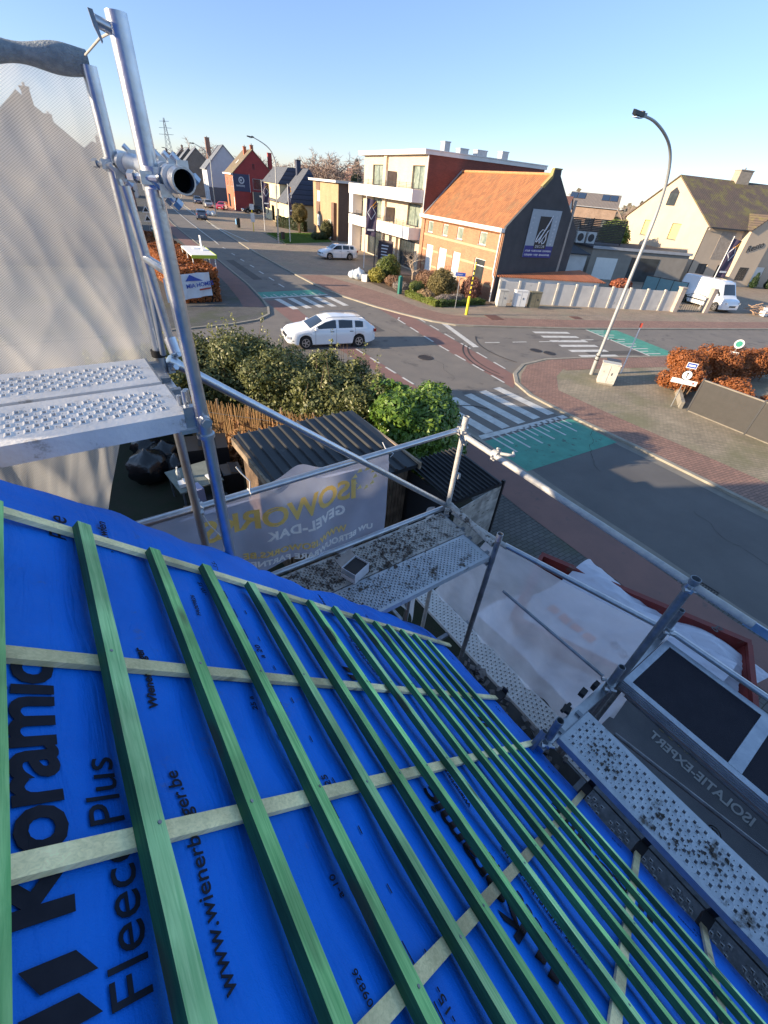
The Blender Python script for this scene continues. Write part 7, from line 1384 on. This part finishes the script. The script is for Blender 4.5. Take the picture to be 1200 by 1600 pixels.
text('MIA HOMES',.34,'banner_lettering',BLUE,(7.2,31.50,1.0),(1,.10,.09),(-.09,0,1),o,bold=.006); mb=MB(); mb.prism([(7.2,31.50,1.42),(8.3,31.6,1.42),(7.5,31.52,1.78)],(0,-.012,0)); mb.obj('blue_triangle',BLUE,o); mb=MB(); mb.prism([(8.0,31.56,.86),(8.75,31.64,.93),(8.75,31.64,1.02),(8.0,31.56,.95)],(0,-.012,0)); mb.obj('red_bar',REDP,o)
mb=MB(); mb.path([(6.2,31.42,.9),(6.35,31.4,1.15),(6.5,31.42,.95),(6.6,31.4,1.2),(6.55,31.4,.8),(6.4,31.4,.65)],.02,5); mb.obj('crown_mark',M['frame_dark'],o)
t=thing('green_box','green sheet-metal box standing in the beech hedge','box',(9.3,46.5,.06)); mb=MB(); mb.bb(-.5,.5,-.4,.4,0,2.6); mb.obj('box_body',plain('box_green',(.10,.22,.10),.6),t); mb=MB(); mb.bb(-.55,.55,-.45,.45,2.6,2.7); mb.obj('box_lid',M['white'],t)
# pylon
t=thing('pylon','distant lattice electricity pylon above the roofs at left','pylon',(620*math.sin(R(13.6)),620*math.cos(R(13.6)),0)); mb=MB()
for sx in (-1,1):
    for sy in (-1,1): mb.tube((sx*4,sy*4,0),(sx*.4,sy*.4,43),.22,4)
for k in range(12): z0=k*3.5; a=4-3.6*z0/43; b_=4-3.6*(z0+3.5)/43; mb.tube((-a,-a,z0),(b_,-b_,z0+3.5),.14,3); mb.tube((a,-a,z0),(-b_,-b_,z0+3.5),.14,3)
mb.obj('lattice',M['galv_dull'],t); mb=MB(); [mb.tube((-w__,0,z),(w__,0,z+.8),.22,4) for w__,z in ((7,30),(6,35),(4.5,40))]; mb.obj('crossarms',M['galv_dull'],t)
# ================================================ BACKYARD
ribm=mat('black_corrugated',(.035,.038,.042),.40,.3,col2=(.022,.024,.028),scale=1.5,dirt=(.10,.10,.09),dscale=2.5,dthr=.6); plank_=wood('weathered_plank',(.20,.13,.08),(.11,.07,.045),2)
def ribroof(par,x0,x1,y0,y1,z0,z1,pitch,name='roof'):
    mb=MB(); n=int((x1-x0)/pitch); prof=[(0,0),(.35,0),(.42,.05),(.55,.05),(.62,0)]; xs_=[x0+(i+p)*pitch for i in range(n) for p,_ in prof]+[x1]; zs_=[z for i in range(n) for _,z in prof]+[0]
    vs=[]; 
    for x,z in zip(xs_,zs_): vs+=[(x,y0,z0+z),(x,y1,z1+z)]
    mb.add(vs,[(2*i,2*i+2,2*i+3,2*i+1) for i in range(len(xs_)-1)]); mb.bb(x0,x1,y0,y0+.02,z0-.09,z0-.01); mb.bb(x0,x1,y1-.02,y1,z1-.09,z1-.01); return mb.obj(name,ribm,par)
sh_=thing('garden_shed','timber shed with a black corrugated metal roof in the backyard','shed',(0,0,0)); ribroof(sh_,2.45,5.62,6.05,8.9,2.30,2.42,.245)
mb=MB()
for k in range(24): mb.bb(2.55,2.575,6.35+k*.1,6.44+k*.1,.06,2.28)
for k in range(30): mb.bb(2.6+k*.1,2.69+k*.1,6.33,6.35,.06,2.22)
for k in range(24): mb.bb(5.5,5.525,6.35+k*.1,6.44+k*.1,.06,2.28)
mb.bb(2.6,5.5,8.7,8.73,.06,2.38); mb.obj('wall_boards',plank_,sh_); mb=MB(); mb.bb(2.40,2.47,6.0,8.95,2.16,2.34); mb.bb(5.62,5.68,6.0,8.95,2.20,2.36); mb.obj('roof_trim',wood('trim_wood',(.34,.26,.18),(.2,.15,.1),1),sh_)
lt=thing('carport','small black ribbed lean-to behind the pale timber screen','shed',(0,0,0)); ribroof(lt,5.75,7.35,4.95,6.6,1.9,2.0,.13); mb=MB(); [mb.bb(x,x+.07,y,y+.07,.06,1.9) for x in (5.78,7.25) for y in (4.98,6.5)]; mb.obj('posts',M['frame_dark'],lt); mb=MB(); mb.bb(5.76,5.8,5.0,6.6,.1,1.85); mb.obj('side_boards',M['frame_dark'],lt)
ps=thing('timber_screen','pale grey horizontal board screen with a black end post','screen',(5.7,4.75,.06),math.atan2(.25,1.75)); mb=MB(); [mb.bb(0,1.72,-.012,.012,.05+k*.142,.05+k*.142+.136) for k in range(12)]; mb.obj('boards',wood('pale_board',(.45,.42,.38),(.33,.31,.28),0),ps); mb=MB(); mb.bb(1.74,1.80,-.04,.04,0,1.85); mb.obj('end_post',M['black'],ps)
bb_=[(1.0,13.0,.75),(1.35,12.3,.8),(.8,11.7,.95),(1.5,11.6,.7)]
for k,(x,y,s_) in enumerate(bb_): bag('rubbish_bag',('farthest black bin bag in the dark yard','second black bin bag in the dark yard, behind the large one','largest black bin bag beside the cluttered table','small black bin bag right behind the cluttered table')[k],(x,y,.06),s_*1.15,M['blackbag'],k+11,'black bin bags in the yard')
t=thing('garden_table','grey garden table cluttered with paper in the dark yard','table',(1.65,10.2,.06),.1); mb=MB(); mb.bb(-.55,.55,-.55,.6,.70,.74); mb.obj('table_top',mat('grey_green_top',(.20,.22,.19),.6,var=.2,scale=4),t); mb=MB(); mb.obj('x',M['black'],None) if False else None
for sx in (-.48,.48):
    for sy in (-.48,.5): mb=MB(); mb.tube((sx,sy,0),(sx,sy,.7),.025,6); mb.obj('leg',M['galv_dull'],t)
g=random.Random(12); PAPC=[M['whitepaint'],plain('paper_blue',(.25,.30,.5),.6),M['black'],mat('cardboard',(.32,.22,.13),.85)]
for k,(x,y,z,sx,sy,sz,mi,lb) in enumerate(((1.35,9.9,.80,.30,.22,.10,0,'white carton on the near edge of the cluttered table'),(1.5,9.5,.62,.28,.35,.5,1,'blue and white printed carton in front of the cluttered table'),(2.05,9.9,.82,.32,.25,.03,0,'torn white paper on the right of the cluttered table'),(1.9,9.3,.25,.5,.5,.5,2,'black crate in front of the cluttered table'),(1.25,9.3,.2,.4,.3,.4,3,'brown carton on the grass before the cluttered table'),(2.6,10.2,.35,.5,.6,.7,2,'dark wheelie container between table and shed'),(2.3,11.6,.45,1.3,.9,.9,2,'large dark covered box behind the cluttered table'))):
    t=thing('carton' if mi in (0,1,3) else 'crate',lb,'box',(x,y,.06),g.uniform(-.5,.5),None); mb=MB(); mb.bb(-sx/2,sx/2,-sy/2,sy/2,max(0,z-sz/2),z+sz/2); mb.obj('box_body',PAPC[mi],t); mb=MB(); mb.box((sx*.2,0,z+sz/2+.02),(sx*.6,sy*.9,.006),.2,Matrix.Rotation(.25,4,'Y')); mb.obj('box_flap',PAPC[mi],t)
t=thing('bottle','clear plastic bottle standing on the cluttered table','bottle',(1.3,10.3,.80)); mb=MB(); mb.lathe((0,0,0),[(.045,0),(.05,.05),(.05,.2),(.02,.27),(.02,.30)],14); mb.obj('bottle_body',plain('pet_plastic',(.55,.6,.6),.1),t); mb=MB(); mb.tube((0,0,.30),(0,0,.325),.022,10); mb.obj('cap',M['whitepaint'],t)
for k in range(3):
    o=MB(); o.box((0,0,0),(.9,.09,.05)); o=o.obj('offcut',WG,None); o.location=(-.05+.16*k,5.35-.25*k,.10+.03*k); o.rotation_euler=(0,0,-1.0+.2*k); tag(o,('longest green timber offcut on the dark grass','middle green timber offcut on the dark grass','nearest green timber offcut on the dark grass')[k],'offcut','green offcuts on the grass')
for k,(x,y,z,c_) in enumerate(((5.95,7.4,.06,(.45,.05,.04)),(6.1,6.5,.06,(.12,.12,.13)))):
    t=thing('bucket',('red and white paint bucket by the shed corner','dark bucket with a white lid beside the shed')[k],'bucket',(x,y,z),0,'buckets by the shed'); mb=MB(); mb.lathe((0,0,0),[(.15,0),(.19,.34)],18); mb.obj('bucket_body',plain('bucket_%d'%k,c_,.5),t,smooth=True); mb=MB(); mb.lathe((0,0,.34),[(.20,0),(.20,.03),(.17,.035)],18); mb.obj('lid',M['whitepaint'],t)
t=thing('carton','long white carton lying near the buckets','box',(5.5,6.1,.06),.5); mb=MB(); mb.bb(-.5,.5,-.15,.15,0,.25); mb.obj('box_body',PAPC[3],t); mb=MB(); mb.bb(-.48,.48,-.13,.13,.25,.27); mb.obj('box_top',M['whitepaint'],t)
t=thing('unseen_shade_wall','unseen brick wall added left of the backyard to shade it','wall',(-3.4,5.5,0)); mb=MB(); mb.bb(-.12,.12,0,12,0,2.1); mb.obj('wall_body',M['own_brick'],t); mb=MB(); mb.bb(-.17,.17,-.03,12.03,2.1,2.17); mb.obj('wall_coping',M['kerb'],t)  # wall out of view, added so the yard grass lies in shade
# ================================================ RED SKIP
sk=thing('skip_container','long red steel skip at the pavement edge','skip',(7.0,1.6,.06),math.atan2(-3.2,1.35)); sk.location=(6.66,1.1,.06); sk.scale=(.66,1,1); rs_=mat('red_skip_paint',(.20,.022,.016),.6,col2=(.13,.018,.015),scale=2,bump=.15,dirt=(.12,.06,.045),dscale=3,dthr=.6)
mb=MB(); q0=[(-2.3,-.85),(2.3,-.85),(2.3,.85),(-2.3,.85)]; q1=[(-2.75,-.98),(2.9,-.98),(2.9,.98),(-2.75,.98)]
for i in range(4):
    a,b_=q0[i],q0[(i+1)%4]; c_,d_=q1[(i+1)%4],q1[i]; mb.add([(a[0],a[1],.08),(b_[0],b_[1],.08),(c_[0],c_[1],1.15),(d_[0],d_[1],1.15)],[(0,1,2,3)]); mb.add([(a[0]*.98,a[1]*.96,.08),(b_[0]*.98,b_[1]*.96,.08),(c_[0]*.98,c_[1]*.96,1.15),(d_[0]*.98,d_[1]*.96,1.15)],[(3,2,1,0)])
mb.add([(x,y,.1) for x,y in q0],[(0,1,2,3)]); mb.obj('skip_body',rs_,sk)
mb=MB(); mb.bb(-2.8,2.95,.94,1.06,1.15,1.24); mb.bb(-2.8,2.95,-1.06,-.94,1.15,1.24); mb.bb(2.85,2.97,-.938,.938,1.15,1.24); mb.bb(-2.82,-2.7,-.938,.938,1.15,1.24); mb.obj('rim',rs_,sk)
mb=MB(); [mb.prism([(x,.86,.1),(x+.09,.86,.1),(x+.09,.97,1.1),(x,.97,1.1)],(0,.06,0)) for x in (-2,-1.2,-.4,.4,1.2,2)]; mb.obj('ribs',rs_,sk)
shm=mat('white_sheeting',(.50,.52,.60),.6,var=.06,scale=3,bump=.5,bscale=10)
def tarp(a,b_):
    x=4.9+2.9*a; y=3.0-2.9*b_-.5*a; z=.75+.5*math.exp(-((a-.85)/.25)**2)+.06*math.sin(a*9+b_*5)+3*crease(x*.8,y*.8,31); return (x,y+.1*math.sin(a*7),z)
tp=cloth('white_sheeting',tarp,120,120,shm,'crumpled white printed sheeting piled between the house and the skip','sheeting')
for (s_,x,y,sz) in (('ea',6.55,1.15,.42),('eal',5.7,1.7,.3),('we',5.3,2.3,.35)):
    o=text(s_,sz,'sheet_lettering',plain('faded_grey_print',(.22,.22,.30),.7),(0,0,0),(1,0,0),(0,1,0),tp,depth=.001,bold=-.003)
    for q in o.data.vertices:
        X=x-q.co.x*.3-q.co.y*.6; Y=y-q.co.x+.2*q.co.y; a=(X-4.9)/2.9; b_=(3.0-.5*a-Y)/2.9; q.co=Vector((X,Y,tarp(a,b_)[2]+.02))
mb=MB()
for k in range(4): 
    X=6.2+.0*k; Y=2.35-.26*k; vv=[(X,Y),(X+.16,Y-.02),(X+.16,Y-.22),(X,Y-.2)]; mb.add([(u_,v_,tarp((u_-4.9)/2.9,(3.0-.5*(u_-4.9)/2.9-v_)/2.9)[2]+.025) for u_,v_ in vv],[(3,2,1,0)])
mb.obj('orange_print',plain('orange_red_print',(.62,.16,.09),.7),tp)
def tarp2(a,b_): x=7.3+.9*a; y=.9-1.5*b_-.2*a; return (x,y,1.0+.26*math.sin(a*3.1)*math.sin(b_*3.0+.2)+2.5*crease(x,y,41))
t2=cloth('white_sheeting',tarp2,60,80,shm,'bunched white sheet poking over the rim of the red skip','sheeting'); text('g',.3,'sheet_lettering',M['frame_dark'],(8.05,.25,1.33),(-.3,-1,0),(1,-.3,0),t2)
# overhead wires
mb=MB()
for dz in (0,.5):
    mb.path([(26.5+ (38-26.5)*f,61.3+(150-61.3)*f,7.5+dz-1.0*math.sin(math.pi*f)) for f in np.linspace(0,1,9)],.012,3)
tag(mb.obj('overhead_wire',M['frame_dark']),'thin overhead wires between the far street lamps','wire') if False else None

# ================================================ separate pieces that stand apart into parts of their own
def split_loose(o,limit=14):
    me=o.data
    if me.users>1: return
    n=len(me.vertices); par=list(range(n))
    def find(a):
        while par[a]!=a: par[a]=par[par[a]]; a=par[a]
        return a
    for e in me.edges: a,b=find(e.vertices[0]),find(e.vertices[1]); par[a]=b
    comps={}
    for p in me.polygons: comps.setdefault(find(p.vertices[0]),[]).append(p)
    if not 1<len(comps)<=limit: return
    base=o.name.split('.')[0]; first=True
    for ps in comps.values():
        idx={}; vs=[]; fs=[]
        for p in ps:
            for v in p.vertices:
                if v not in idx: idx[v]=len(vs); vs.append(tuple(me.vertices[v].co))
            fs.append([idx[v] for v in p.vertices])
        m2=bpy.data.meshes.new(base); m2.from_pydata(vs,[],fs)
        for q in me.materials: m2.materials.append(q)
        m2.polygons.foreach_set('use_smooth',[p.use_smooth for p in ps]); m2.update()
        if first: keep=m2; first=False; continue
        c=o.copy(); c.data=m2; C.objects.link(c)
    o.data=keep
for o in list(bpy.data.objects):
    if o.type=='MESH' and o.parent and o.name.split('.')[0] in ('brick_panel','roof_trim','wedge_clamps','fence_posts','shelter_posts','posts','pilaster','brick_pier','roof_items','balcony_screen','post_band','number_plate','roof_rails','ribs','white_panels','base_plates','grate_bars','rails','corner_pier','crossarms','band','plywood_panel','triangle_symbol','post_clips','end_cap'): split_loose(o)
